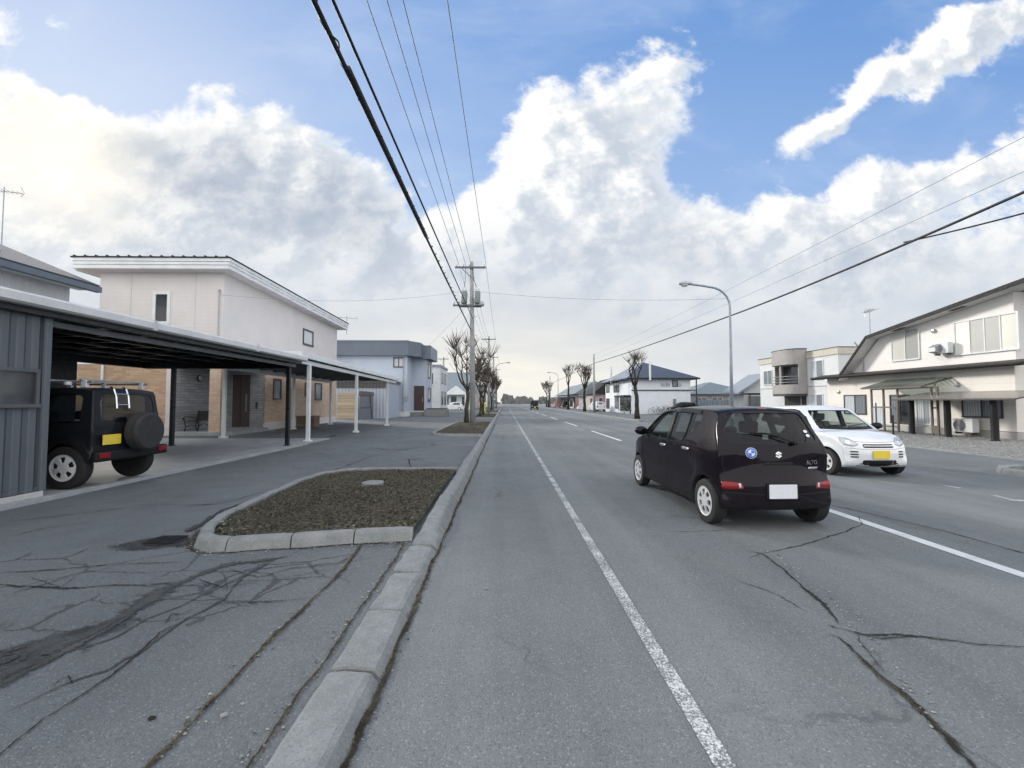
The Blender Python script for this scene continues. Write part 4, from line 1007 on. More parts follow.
# markings
def line(x0, x1, y0, y1, z=.004, mat='line', name='road_marking'): return flat(name, [(x0, y0), (x1, y0), (x1, y1), (x0, y1)], z, mat)
line(.862, .952, -10, 220)
line(4.42, 4.56, -8, 7.2, mat='line_new')
for k in range(14): line(4.42, 4.56, 16.9 + 10.2 * k, 22.6 + 10.2 * k, mat='line_new')
line(9.5, 9.62, 36, 220)
def stroke_px(a, b, w, z=.004, mat='line'):
    p, q = Vector(G(*a)), Vector(G(*b)); d = (q - p).normalized(); n = Vector((-d.y, d.x, 0)) * w / 2
    return flat('road_marking', [(v.x, v.y) for v in (p - n, q - n, q + n, p + n)], z, mat)
stroke_px((936, 484.3), (960, 488.2), .09); stroke_px((992, 495), (1011, 499.6), .08); stroke_px((1009, 500.3), (1040, 501.5), .10, .0045)
stroke_px((430, 416.5), (446, 414.6), .12, AP + .006)
# cracks: jagged strips drawn on the asphalt
CZ = [0]
from mathutils import noise as nzz
def crack(mb, pts, w0, w1=None, z=0.0, jag=.35, seed=0, step=.05):
    """pts in metres; strip with a ragged outline"""
    rr = random.Random(seed + 11); w1 = w1 if w1 is not None else w0; q = [Vector((p[0], p[1], 0)) for p in pts]
    L = [0]
    for i in range(1, len(q)): L.append(L[-1] + (q[i] - q[i - 1]).length)
    step = min(step, .025); n = max(4, min(700, int(L[-1] / step))); d = []; j = 0
    for k in range(n + 1):
        s = L[-1] * k / n
        while j < len(L) - 2 and L[j + 1] < s: j += 1
        t = (s - L[j]) / max(L[j + 1] - L[j], 1e-6); d.append(q[j].lerp(q[j + 1], t))
    CZ[0] += 1; zz = z + .0052 + .00012 * (CZ[0] % 40); vs = []; wob = 0; sc = 60
    for i, p in enumerate(d):
        t = (d[min(i + 1, n)] - d[max(i - 1, 0)]).normalized(); nr = Vector((-t.y, t.x, 0)); f = i / n; P = p * 1.0
        w = 1.45 * (w0 + (w1 - w0) * f) * min(1, .15 + i / 6, .15 + (n - i) / 6) * (.75 + .9 * (nzz.noise(Vector((p.x * 3.1, p.y * 3.1, seed))) + .25))
        w = max(w, .004); off = .03 * nzz.noise(Vector((p.x * 2.3, p.y * 2.3, seed + 5))) + .012 * nzz.noise(Vector((p.x * 9, p.y * 9, seed + 9))) + .006 * nzz.noise(Vector((p.x * 30, p.y * 30, seed + 2)))
        a = w * (.5 + rr.uniform(-jag, jag) * .6); b = w * (.5 + rr.uniform(-jag, jag) * .6); c = p + nr * off
        vs += [(c.x - nr.x * a, c.y - nr.y * a, zz), (c.x, c.y, zz), (c.x + nr.x * b, c.y + nr.y * b, zz)]
    o = len(mb.v); mb.add(vs, [(3 * i + q, 3 * i + q + 1, 3 * i + q + 4, 3 * i + q + 3) for i in range(n) for q in (0, 1)])
def crack_build(mb, name, mat):
    me = bpy.data.meshes.new(name); me.from_pydata(mb.v, [], mb.f); me.materials.append(T(mat))
    at = me.attributes.new('edge', 'FLOAT', 'POINT'); at.data.foreach_set('value', [0.0 if i % 3 == 1 else 1.0 for i in range(len(mb.v))])
    for p in me.polygons:
        if p.normal.z < 0: p.flip()
    o = bpy.data.objects.new(name, me); COL.objects.link(o); return struct(o)
def zl(*pts): return [G(a / 2.327, 440 + b / 2.327, AP) for a, b in pts]         # enlarged view of the lower left
def zr(*pts): return [G(600 + a / 2.342, 440 + b / 2.342, 0) for a, b in pts]    # enlarged view of the lower right
road_c = MB()
crack(road_c, zr((345, 258), (380, 268), (430, 300), (470, 345), (520, 385), (560, 432)), .016, .035, 0, seed=1)
crack(road_c, zr((372, 268), (420, 258), (500, 240), (560, 218), (612, 200), (610, 180)), .02, .012, 0, seed=2)
crack(road_c, zr((315, 330), (360, 345), (410, 362), (450, 382), (485, 402)), .008, .014, 0, seed=3)
crack(road_c, zr((560, 440), (620, 455), (700, 458), (800, 468), (900, 480), (993, 486), (1150, 500)), .022, .010, 0, seed=4)
crack(road_c, zr((575, 448), (650, 462), (760, 462), (850, 470)), .010, .006, 0, seed=14)
crack(road_c, zr((530, 455), (560, 462), (600, 500), (650, 545), (700, 590), (760, 650), (820, 705), (880, 765), (960, 860)), .024, .030, 0, seed=5)
crack(road_c, zr((530, 435), (560, 445)), .02, .03, 0, seed=6); crack(road_c, zr((345, 278), (375, 266)), .006, .012, 0, seed=7)
crack(road_c, zr((150, 183), (180, 178), (240, 184)), .016, .012, 0, seed=8); crack(road_c, zr((158, 217), (230, 214), (320, 210)), .016, .010, 0, seed=9)
crack(road_c, zr((540, 152), (650, 178), (800, 212), (993, 266), (1250, 340)), .022, .02, 0, seed=10)
crack(road_c, zr((600, 440), (610, 470), (640, 520), (660, 550)), .006, .006, 0, seed=12)
crack_build(road_c, 'road_cracks', 'crack')
mossy = MB(); crack(mossy, zr((600, 505), (655, 552), (705, 597), (765, 655), (830, 712), (880, 762)), .014, .024, .001, seed=15); crack_build(mossy, 'road_crack_moss', 'moss')
ap_c = MB(); ap_d = MB(); ap_s = MB()
crack(ap_d, zl((0, 560), (90, 500), (200, 455), (300, 405), (370, 355), (450, 322), (530, 292), (600, 284), (680, 270)), .24, .03, AP, .3, 21)
crack(ap_d, zl((-60, 600), (60, 540), (160, 490), (260, 440), (330, 390)), .12, .03, AP, .3, 22)
crack(ap_s, zl((0, 640), (150, 572), (250, 540), (330, 490), (430, 420), (520, 372), (560, 320), (640, 280)), .010, .03, AP, .3, 23)
crack(ap_s, zl((180, 490), (260, 465), (340, 420), (420, 390), (500, 350), (560, 318)), .02, .014, AP, .3, 24)
crack(ap_s, zl((330, 345), (400, 345), (470, 335), (530, 350), (520, 300)), .012, .012, AP, .3, 25)
crack(ap_s, zl((380, 430), (400, 405), (420, 410), (450, 395)), .025, .02, AP, .3, 26)
crack(ap_s, zl((530, 300), (600, 320), (680, 298), (780, 292), (830, 262)), .016, .010, AP, .3, 27)
crack(ap_s, zl((520, 330), (620, 330), (720, 312), (790, 300)), .010, .007, AP, .3, 28)
crack(ap_s, zl((470, 385), (600, 378), (740, 370)), .014, .012, AP, .3, 29)
crack(ap_c, zl((-60, 775), (0, 735), (110, 650), (200, 592), (300, 522), (370, 450), (440, 420)), .010, .016, AP, .35, 30)
crack(ap_c, zl((-20, 312), (150, 302), (280, 290), (430, 285)), .016, .014, AP, .35, 31); crack(ap_c, zl((-20, 338), (150, 346), (260, 340), (340, 342), (420, 330)), .022, .014, AP, .35, 32)
crack(ap_c, zl((0, 365), (80, 345), (200, 310), (290, 292)), .010, .010, AP, .35, 33); crack(ap_c, zl((60, 320), (140, 345), (180, 318)), .006, .006, AP, .35, 34)
crack(ap_c, zl((130, 575), (150, 555), (160, 575)), .02, .02, AP, .3, 35); crack(ap_c, zl((450, 325), (520, 345), (600, 335)), .014, .010, AP, .35, 36)
crack(ap_c, zl((30, 190), (120, 180), (240, 165), (350, 150), (480, 150), (560, 140)), .018, .012, AP, .35, 37)
crack(ap_c, zl((420, 155), (520, 148), (600, 125), (720, 118)), .014, .010, AP, .35, 38); crack(ap_c, zl((690, 80), (760, 78), (860, 40), (960, 20)), .03, .02, AP, .35, 39)
crack(ap_c, zl((870, 20), (910, 24), (960, 20), (1024, 12)), .05, .03, AP, .35, 40); crack(ap_c, zl((950, 45), (958, 70)), .03, .02, AP, .35, 41)
crack(ap_c, zl((0, 230), (110, 205), (240, 190)), .014, .010, AP, .35, 42)
crack_build(ap_d, 'pavement_dirt_bands', 'dirt'); crack_build(ap_s, 'pavement_sealed_cracks', 'sealed'); crack_build(ap_c, 'pavement_cracks', 'crack')
seam_pts = zl((240, 870), (340, 763), (440, 660), (540, 560), (640, 460), (740, 362), (800, 300), (842, 245))
sm_ = MB(); crack(sm_, seam_pts, .022, .028, AP, .3, 50, .03); crack(sm_, [(-1.01, -1, 0), (-1.005, 2.5, 0), (-1.02, 4.6, 0)], .020, .020, AP, .3, 51, .03); crack_build(sm_, 'pavement_joint_moss', 'moss')
gm_ = MB(); crack(gm_, [(-.655, -2, 0), (-.66, 3, 0), (-.685, 8, 0), (-.70, 16, 0), (-.70, 30, 0)], .034, .034, .001, .35, 52, .03); crack_build(gm_, 'gutter_moss', 'moss')
wt = MB(); crack(wt, zl((440, 215), (480, 190), (520, 165), (590, 140)), .14, .03, AP + .003, .2, 55)
crack_build(wt, 'damp_patch', 'wet')
def soft_patch(name, mat, c, rx, ry, rot, z, seed):
    vs = [(c[0], c[1], z)]; n = 40; ed = [0.0]
    for q, e in ((.45, .25), (.75, .6), (1.0, 1.25)):
        for k in range(n):
            a = 2 * pi * k / n; f = q * (1 + .3 * nzz.noise(Vector((cos(a) * 1.5, sin(a) * 1.5, seed)))); x, y = rx * f * cos(a), ry * f * sin(a)
            vs.append((c[0] + x * cos(rot) - y * sin(rot), c[1] + x * sin(rot) + y * cos(rot), z)); ed.append(e)
    fs = [(0, 1 + k, 1 + (k + 1) % n) for k in range(n)] + [(1 + r * n + k, 1 + (r + 1) * n + k, 1 + (r + 1) * n + (k + 1) % n, 1 + r * n + (k + 1) % n) for r in (0, 1) for k in range(n)]
    me = bpy.data.meshes.new(name); me.from_pydata(vs, [], fs); me.materials.append(T(mat)); at = me.attributes.new('edge', 'FLOAT', 'POINT'); at.data.foreach_set('value', ed)
    for p in me.polygons:
        if p.normal.z < 0: p.flip()
    o = bpy.data.objects.new(name, me); COL.objects.link(o); return struct(o)
_c = G(160, 543, AP); soft_patch('damp_patch', 'wet', (_c[0] + .05, _c[1] - .02), .62, .26, .15, AP + .0045, 2)
_c = G(40, 655, AP); soft_patch('dirt_patch', 'dirt', (_c[0] - .1, _c[1]), .65, .2, .9, AP + .0042, 5)
# kerb of cast stones along the road
def kerb_stones():
    m = MB(); y = 2.42 - .69 * 6; k = 0
    while y < 62:
        L = .69; j = .016
        t0 = t1 = .06 if y + L < 4.6 else .14
        if 4.4 < y < 4.9: t0, t1 = .06, .14
        a, b = y + j, y + L - j; e = R_.uniform(-.012, .012); e2 = e + R_.uniform(-.012, .012); sx_ = .05 * max(0, min(1, 1 - (y - 2) / 8)); e += sx_; e2 += sx_; dz = R_.uniform(-.008, .010)
        low = t1 < .1
        def prof(yy, t, ex):
            xi = -1.0 if t < .1 else -.965; xo = -.735 if t < .1 else -.775
            return [(xi + ex, yy, -.1), (xi + ex, yy, t - .03), (xi + .010 + ex, yy, t - .012), (xi + .03 + ex, yy, t), ((xi + xo) / 2 - .03 + ex, yy, t + .004), (xo - .05 + ex, yy, t - .002), (xo - .02 + ex, yy, t - .012), (xo + ex, yy, t - .035), (-.715 + ex, yy, 0.0), (-.715 + ex, yy, -.1)]
        ys = [a, a + .008, a + .025] + [a + .025 + (L - 2 * j - .05) * q / 8 for q in range(1, 8)] + [b - .025, b - .008, b]; fr = []; nr = len(ys)
        for i, yy in enumerate(ys):
            f = (yy - a) / (b - a); sh = .022 if i in (0, nr - 1) else .007 if i in (1, nr - 2) else 0; t = t0 + (t1 - t0) * f + dz
            p = prof(yy, t, e + (e2 - e) * f)
            fr.append([(x + (.010 if z > -.05 else 0) * nzz.noise(Vector((x * 12, q * 12, z * 20 + 3))), q, (z - sh + .011 * nzz.noise(Vector((x * 11, q * 11, 1))) if z > .01 else z)) for x, q, z in p])
        n = 10; vs = [v for p in fr for v in p]; fs = [tuple(range(n))[::-1], tuple(range((nr - 1) * n, nr * n))]
        for i in range(nr - 1):
            for q in range(n): fs.append((i * n + q, i * n + (q + 1) % n, (i + 1) * n + (q + 1) % n, (i + 1) * n + q))
        m.add(vs, fs); y += L
    m.box(-1.0, -.73, 62, 130, -.1, .13)
    return m
kb = kerb_stones(); k_ = kb.build('kerb', 'kerb'); struct(k_)
def resample(pts, step):
    q = [Vector((p[0], p[1], 0)) for p in pts]; out = []
    for i in range(len(q) - 1):
        n = max(1, round((q[i + 1] - q[i]).length / step))
        out += [q[i].lerp(q[i + 1], k / n) for k in range(n)]
    return out + [q[-1]]
def kerb_run(m, pts, w, h, z0, stone=.7, side=1):
    """kerb along a polyline; pts is the outer foot, the body lies to one side"""
    d = resample(pts, .1); n = len(d); per = max(2, int(stone / .1)); i = 0
    def prof(k):
        t = (d[min(k + 1, n - 1)] - d[max(k - 1, 0)]).normalized(); nr = Vector((-t.y, t.x, 0)) * side; p = d[k]
        return p, nr, t
    while i < n - 1:
        e = min(i + per, n - 1); e = n - 1 if n - 1 - e < 3 else e; fr = []; dz = R_.uniform(-.006, .006)
        for k in range(i, e + 1):
            p, nr, t = prof(k); sh = t * (.006 if k == i else -.006 if k == e else 0); lo = .008 if k in (i, e) else 0
            fr.append([tuple(p + sh + nr * a + Vector((0, 0, b))) for a, b in ((0, z0 - .1), (0, z0), (.03, z0 + h - .03 + dz - lo), (.045, z0 + h - .008 + dz - lo), (.06, z0 + h + dz - lo), (w - .015, z0 + h + dz - lo), (w, z0 + h - .015 + dz - lo), (w, z0 - .1))])
        q = 8; vs = [v for f in fr for v in f]; c = len(fr); fs = [tuple(range(q))[::-1], tuple(range((c - 1) * q, c * q))]
        for a in range(c - 1):
            for b in range(q): fs.append((a * q + b, a * q + (b + 1) % q, (a + 1) * q + (b + 1) % q, (a + 1) * q + b))
        m.add(vs, fs); i = e
def soil_mesh(outline, z, amp, seed, mound=.04):
    d = resample(outline + [outline[0]], .12)[:-1]; n = len(d); c = sum(d, Vector()) / n; rr = random.Random(seed); vs = []; rings = 30
    from mathutils import noise as nz
    for k in range(rings + 1):
        f = 1 - k / rings
        for p in d:
            q = c + (p - c) * f; e = min(1, (1 - f) * 6)
            h = mound * e + amp * e * (nz.noise(Vector((q.x * 5, q.y * 5, seed))) + .6 * nz.noise(Vector((q.x * 14, q.y * 14, seed))) + .3 * nz.noise(Vector((q.x * 37, q.y * 37, 1))))
            vs.append((q.x, q.y, z + h))
    m = MB(); m.add(vs, [(k * n + i, k * n + (i + 1) % n, (k + 1) * n + (i + 1) % n, (k + 1) * n + i) for k in range(rings) for i in range(n)]); return m
def inside(p, poly):
    x, y = p; r = False
    for i in range(len(poly)):
        (x0, y0), (x1, y1) = poly[i - 1][:2], poly[i][:2]
        if (y0 > y) != (y1 > y) and x < (x1 - x0) * (y - y0) / (y1 - y0) + x0: r = not r
    return r
def blades(m, pts, h0, h1, seed, lean=.8, w=.004):
    rr = random.Random(seed)
    for x, y, z in pts:
        a = rr.uniform(0, 2 * pi); h = rr.uniform(h0, h1); l = rr.uniform(.1, lean) * h * 1.5; ww = w * rr.uniform(.6, 1.6)
        dx, dy = cos(a), sin(a); nx, ny = -dy * ww, dx * ww
        m.add([(x - nx, y - ny, z), (x + nx, y + ny, z), (x + dx * l * .4 + nx * .7, y + dy * l * .4 + ny * .7, z + h * .65), (x + dx * l * .4 - nx * .7, y + dy * l * .4 - ny * .7, z + h * .65), (x + dx * l, y + dy * l, z + h)], [(0, 1, 2, 3), (3, 2, 4)])
bed1 = [(-.96, 4.62), (-1.55, 4.55), (-2.62, 4.33), (-2.90, 4.33), (-3.10, 4.45), (-3.29, 4.78), (-3.47, 5.3), (-3.66, 7.7), (-3.55, 8.45), (-3.25, 8.9), (-2.8, 9.12), (-.96, 9.12)]
bed2 = [(-.96, 18.3), (-2.6, 18.5), (-3.1, 18.9), (-3.3, 19.6), (-3.35, 30.0), (-3.0, 30.7), (-.96, 30.9)]
bed3 = [(-.96, 38), (-2.7, 38.2), (-3.2, 39), (-3.2, 50), (-2.8, 50.6), (-.96, 50.8)]
bed4 = [(x, y + 19.5) for x, y in bed3]
km = MB()
for i, b in enumerate((bed1, bed2, bed3, bed4)):
    kerb_run(km, b, .16, .115, AP, side=-1)
    inn = [(-1.0, b[0][1] + .12)] + [(x + (.12 if x < -1.2 else 0), y + (.12 if y < (b[0][1] + b[-1][1]) / 2 else -.12)) for x, y in b[1:-1]] + [(-1.0, b[-1][1] - .12)]
    o = soil_mesh(inn, AP + .055, .055 if i == 0 else .03, 3 + i, .06).build('soil', 'soil'); struct(o)
    rr = random.Random(60 + i); P = []
    xs = [p[0] for p in inn]; ys = [p[1] for p in inn]
    from mathutils import noise as nz_
    N_ = (14000, 4500, 800, 500)[i]
    while len(P) < N_:
        x, y = rr.uniform(min(xs), max(xs)), rr.uniform(min(ys), max(ys))
        dens = nz_.noise(Vector((x * 1.6, y * 1.1, 5))) + .35 + (.5 if (x < -2.9 or y < b[0][1] + .7) else 0)
        if inside((x, y), inn) and rr.random() < dens: P.append((x, y, AP + .07 + .025 * nz_.noise(Vector((x * 5, y * 5, 3 + i)))))
    g_ = MB(); blades(g_, P, .008, .035, 5 + i, 2.2, .005 if i == 0 else .012); tag(g_.build('grass', 'blade2' if i != 1 else 'blade'), kind='stuff')
    if i < 2:
        lm = MB(); rl = random.Random(80 + i); cnt = 0
        while cnt < (1500, 700)[i]:
            x, y = rl.uniform(min(xs), max(xs)), rl.uniform(min(ys), max(ys))
            if not inside((x, y), inn) or nz_.noise(Vector((x * 2.1, y * 1.7, 9))) + .45 < rl.random() * .9: continue
            z = AP + .10 + .05 * nz_.noise(Vector((x * 5, y * 5, 3 + i))); a = rl.uniform(0, 2 * pi); l = rl.uniform(.006, .022); w_ = l * rl.uniform(.3, .8); tl = rl.uniform(-.5, .9) * l
            dx_, dy_ = cos(a), sin(a); lm.add([(x - dx_ * l, y - dy_ * l, z), (x - dy_ * w_, y + dx_ * w_, z + tl * .5), (x + dx_ * l, y + dy_ * l, z + tl), (x + dy_ * w_, y - dx_ * w_, z + tl * .4)], [(0, 1, 2, 3)]); cnt += 1
        tag(lm.build('leaf_litter', 'litter'), kind='stuff')
struct(km.build('bed_kerb', 'kerb'))
# kerb nose of the bed on the right, and the far right kerb
nose = [(15, 9.95), (12.4, 9.55), (11.2, 9.55), (10.75, 9.45), (10.42, 9.15), (10.3, 8.75), (10.3, 6.0), (10.3, 0), (10.3, -6)]
km = MB(); kerb_run(km, nose, .20, .13, -.004, side=1); kerb_run(km, [(10.3, 33.5), (10.3, 120)], .20, .12, 0, 2.0, side=-1); kerb_run(km, [(15, 33.4), (11, 33.4), (10.5, 33.5), (10.3, 33.9)], .2, .12, 0, side=-1); struct(km.build('kerb_nose', 'kerb'))
struct(soil_mesh([(15, 9.3), (12.4, 9.3), (11.0, 9.25), (10.6, 8.9), (10.5, 8.5), (10.5, -6), (15, -6)], .03, .03, 9, .05).build('soil', 'soil'))
# weeds along joints
def along(pts, n, sp, z, seed):
    rr = random.Random(seed); q = [Vector((p[0], p[1], 0)) for p in pts]; L = [(q[i + 1] - q[i]).length for i in range(len(q) - 1)]; out = []
    for _ in range(n):
        s = rr.uniform(0, sum(L)); i = 0
        while s > L[i] and i < len(L) - 1: s -= L[i]; i += 1
        p = q[i].lerp(q[i + 1], s / L[i]); out.append((p.x + rr.gauss(0, sp), p.y + rr.gauss(0, sp), z))
    return out
g_ = MB(); blades(g_, along([(-.657, 1, 0), (-.665, 4, 0), (-.69, 9, 0)], 1300, .011, .002, 1), .005, .022, 2, 1.5, .0022); blades(g_, along(seam_pts, 900, .009, AP + .004, 3), .004, .014, 4, 1.5, .0022)
blades(g_, along([(-1.01, 1, 0), (-1.01, 4.6, 0)], 250, .008, AP + .003, 5), .004, .012, 6, 1.5, .0022); tag(g_.build('weeds', 'blade'), kind='stuff')
def stone_mesh(m, p, r, rr):
    n = 7; vs = []; 
    for k, (zz, f) in enumerate(((0, .8), (.35, 1.0), (.7, .6))):
        for j in range(n):
            a = 2 * pi * j / n + k * .3; q = r * f * rr.uniform(.75, 1.2); vs.append((p[0] + q * cos(a) * 1.2, p[1] + q * sin(a), p[2] + zz * r))
    vs.append((p[0], p[1], p[2] + r * .8)); fs = [tuple(range(n))[::-1]]
    for k in range(2): fs += [(k * n + j, k * n + (j + 1) % n, (k + 1) * n + (j + 1) % n, (k + 1) * n + j) for j in range(n)]
    fs += [(2 * n + j, 2 * n + (j + 1) % n, 3 * n) for j in range(n)]; m.add(vs, fs)
m = MB(); foot = [(x - .03, y - .03, 0) for x, y in bed1[:7]]; crack(m, foot, .05, .04, AP, .35, 71); crack(m, [(x - .03, y, 0) for x, y in bed1[6:9]], .04, .03, AP, .35, 72); crack_build(m, 'kerb_foot_dirt', 'moss')
gt = MB(); rr = random.Random(31)
for (pts_, n_, sp_, z_) in ((foot, 260, .06, AP + .004), ([(-.64, 1.2, 0), (-.66, 6, 0), (-.70, 14, 0)], 420, .035, .003), ([(-1.04, 1.6, 0), (-1.03, 4.6, 0)], 160, .03, AP + .004), (seam_pts, 120, .05, AP + .004), ([(-1.2, 4.5, 0), (-1.0, 4.4, 0)], 60, .06, AP + .004), ([(2.0, 2.0, 0), (2.4, 3.1, 0), (2.7, 4.6, 0)], 140, .04, .003)):
    for q_ in along(pts_, n_, sp_, z_, 40 + n_): stone_mesh(gt, q_, rr.choice((.003, .004, .005, .008)), rr)
tag(gt.build('grit', 'grit'), kind='stuff')
# loose stones on the pavement and road
rr = random.Random(5)
for i, (px, py, s, lb) in enumerate([(224, 716, .016, 'pale pebble lying beside the mossy pavement joint'), (243, 704, .010, 'small pebble further along the mossy pavement joint'), (152, 719, .015, 'dark pebble in the open pavement left of the mossy joint'), (402, 540, .018, 'small pale stone at the foot of the bed kerb corner'), (486, 589, .012, 'tan pebble on the road right of the kerb')]):
    m = MB(); stone_mesh(m, G(px, py, AP if i < 4 else 0.003), s, rr); tag(m.build('pebble', 'stone' if i != 2 else 'crack'), lb, 'stone')
m = MB()
for _ in range(26): stone_mesh(m, G(rr.uniform(-14, 26), rr.uniform(648, 664), AP + .004), rr.uniform(.008, .028), rr)
tag(m.build('rubble', 'dirt'), kind='stuff')
# drain hole by the corner of the bed
dx, dy, _ = G(166, 541, AP)
t = thing('drain_grate', 'sunken dark drain grate in the damp pavement at the bed corner', 'drain', (dx, dy, AP))
m = MB(); m.sheet([(.20 * cos(a) * 1.0, .17 * sin(a)) for a in [2 * pi * k / 20 for k in range(20)]], .0105); m.build('pit', 'crack', t)
m = MB()
for k in range(-3, 4): m.box(-.14, .14, k * .04 - .008, k * .04 + .008, .012, .020)
m.build('grate', 'iron', t)
vx, vy, _ = G(373, 485.5, .15)
t = thing('valve_cover', 'round concrete valve cover sunk in the soil of the near bed', 'cover', (vx, vy, .145))
m = MB(); m.lathe([(.11, 0), (.175, 0), (.175, .055), (.165, .065), (.125, .065), (.12, .055)], 28); m.build('ring', 'kerb', t, auto=40); m = MB(); m.lathe([(.118, 0), (.118, .045), (0, .05)], 24); m.build('lid', 'kerb', t)
# concrete pad of the carport
m = MB(); m.box(-15, -6.83, 3, 17.2, -.1, .09); m.box(-6.83, -6.70, 3, 15.0, -.1, .115); struct(m.build('carport_slab', 'pad', bevel=.006))
m = MB(); m.box(-12.2, -7.0, 17.2, 30, -.1, AP + .012); struct(m.build('yard_paving', 'apron'))

# gravel strip before the house on the right
gp = [(13.3, 10.5), (20.6, 10.5), (20.6, 27.6), (15.0, 27.6), (14.1, 20), (13.6, 15)]
struct(MB().sheet(gp, .004).build('gravel_bed', 'gravel'))
m = MB(); rr = random.Random(12); cnt = 0
while cnt < 9000:
    x, y = rr.uniform(13.3, 20.5), rr.uniform(11, 27.5)
    if inside((x, y), gp):
        stone_mesh(m, (x, y, .004), rr.choice((.014, .02, .025, .034)), rr); cnt += 1
tag(m.build('gravel', 'stone'), kind='stuff')
m = MB(); kerb_run(m, [(20.4, 10.4), (13.25, 10.4), (13.5, 15), (14.0, 20), (14.9, 27.6)], .10, .05, -.004, 1.5, side=-1); struct(m.build('gravel_edging', 'kerb'))
# ------------------------------------------------------------------ left side buildings
# dark carport with a clad store at its near end
def wallbox(x0, x1, y0, y1, z0, z1): return MB().box(x0, x1, y0, y1, z0, z1)
SE = on_x(46.5, 400, -6.87)[1]
t = thing('dark_carport', 'long dark carport with pale gutter and grey clad store over the off road car', 'carport', (-9, 9, .09))
t.location = (0, 0, 0)
m = MB(); m.prism([(-6.72, 1.5, 2.93), (-6.72, 1.5, 2.985), (-9, 1.5, 3.06), (-11.9, 1.5, 3.0), (-11.9, 1.5, 2.95), (-9, 1.5, 3.01)], (0, 13.05, 0)); m.build('roof', 'blackbeam', t)
m = MB(); m.prism([(-6.70, 1.5, 2.84), (-6.60, 1.5, 2.845), (-6.565, 1.5, 2.875), (-6.58, 1.5, 2.985), (-6.62, 1.5, 3.02), (-6.70, 1.5, 3.02)], (0, 13.1, 0))
for yy in (8.2, 11.6): m.box(-6.71, -6.555, yy, yy + .09, 2.84, 3.03)
m.build('gutter', 'roofgrey', t)
m = MB(); m.box(-7.02, -6.92, SE + .02, 14.5, 2.65, 2.74); m.build('front_beam', 'greybeam', t)
m = MB(); m.box(-6.9, -6.72, 1.5, 14.5, 2.76, 2.84); m.box(-11.85, -11.7, 6.7, 14.5, 2.60, 2.92); m.box(-11.7, -7.03, 14.25, 14.4, 2.58, 2.86)
for k in range(9): m.box(-11.7, -7.03, 6.9 + k * .9, 6.98 + k * .9, 2.80, 2.92)
for k in range(4): m.box(-8 - k, -8.06 - k, 6.7, 14.2, 2.74, 2.79)
m.build('rafters', 'blackbeam', t)
for (x, y) in ((-7.05, 14.3), (-10.75, 14.3)):
    m = MB(); m.box(x - .055, x + .055, y - .055, y + .055, .10, 2.62); m.box(x - .09, x + .09, y - .09, y + .09, .092, .11); m.build('post', 'blackbeam', t, bevel=.006)
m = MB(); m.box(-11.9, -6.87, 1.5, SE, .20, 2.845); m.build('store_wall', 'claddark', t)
m = MB(); m.box(-6.875, -6.845, SE - .1, SE + .02, .2, 2.84); m.box(-6.876, -6.85, 1.5, SE - .101, .2, .26); m.build('corner_trim', 'claddark', t)
m = MB(); m.box(-11.85, -6.83, 1.5, SE - .02, -.05, .19); m.build('foundation', 'conc', t, bevel=.01)
window(t, '+x', 5.2, on_x(33, 390, -6.87)[1], 1.47, 1.93, -6.87, 'greybeam', 'glass_far', 0, .05)
m = MB(); m.box(-11.98, -11.88, 6.75, on_x(77, 370, -11.88)[1], .1, 2.85); m.build('back_wall', 'blackbeam', t)

# brick and siding house
H = thing('brick_house', 'two storey house with cream siding over tan brick and a white banded roof edge', 'house', (0, 0, 0))
XF, YN, YF = -12.4, 19.2, 32.2
PW = -14.45; PB = 22.7; Z1 = 3.15
m = MB(); m.box(-18.9, PW, YN, YF, .42, Z1); m.box(PW, XF, PB, YF, .42, Z1); m.build('brick_wall', 'brick', H)
for o in [H.children[-1]]: pass
# the facade toward the road carries the paler brick
m = MB(); m.box(XF - .02, XF + .02, PB + .0, YF + .01, .43, Z1 - .01); m.build('facade_brick', 'brick_pale', H)
m = MB(); m.box(-18.93, PW + .01, YN - .03, YF, 0, .40); m.box(PW + .01, XF + .035, PB - .02, YF + .02, 0, .40); m.build('foundation', 'creamband', H)
m = MB(); m.box(-18.95, PW + .02, YN - .05, YN - .02, .40, .435); m.box(XF + .015, XF + .055, PB - .03, YF + .03, .40, .435); m.build('drip_strip', 'whitemetal', H)
m = MB(); m.box(PW - .005, PW + .03, YN + .05, PB, .2, Z1); m.box(PW + .03, -14.0, PB - .035, PB + .01, .2, Z1); m.box(-13.12, XF - .03, PB - .035, PB + .01, .2, Z1); m.box(-14.0, -13.12, PB - .033, PB + .01, 2.9, Z1); m.build('stone_cladding', 'stonewall', H)
m = MB(); m.box(PW + .03, XF + .25, YN - .15, PB - .04, 0, .20); m.box(XF + .25, XF + .6, YN - .1, PB - .04, 0, .10); m.build('porch_step', 'pad', H, bevel=.01)
m = MB(); m.box(PW + .03, XF - .02, YN + .06, PB - .04, Z1 - .05, Z1); m.build('porch_ceiling', 'creamband', H)
m = MB(); m.box(-12.88, XF, YN, YN + .36, .2, Z1 - .06); m.build('pillar', 'brick_pale', H); m = MB(); m.box(-12.87, XF + .01, YN + .37, YN + .43, .2, Z1 - .06); m.build('pillar_trim', 'creamband', H)
m = MB(); m.box(PW - .28, PW - .02, YN - .025, YN + .02, .44, Z1 - .06); m.build('corner_trim', 'creamband', H)
m = MB(); m.box(-14.0, -13.12, PB - .05, PB + .005, .22, 2.9); d_ = m.build('door', 'doorwood', H); m = MB(); m.box(-13.30, -13.26, PB - .12, PB - .05, 1.0, 1.9); m.build('handle', 'galv', d_)
m = MB(); m.box(-13.6, -13.57, PB - .056, PB - .049, .25, 2.88); m.build('door_gap', 'blackbeam', d_)
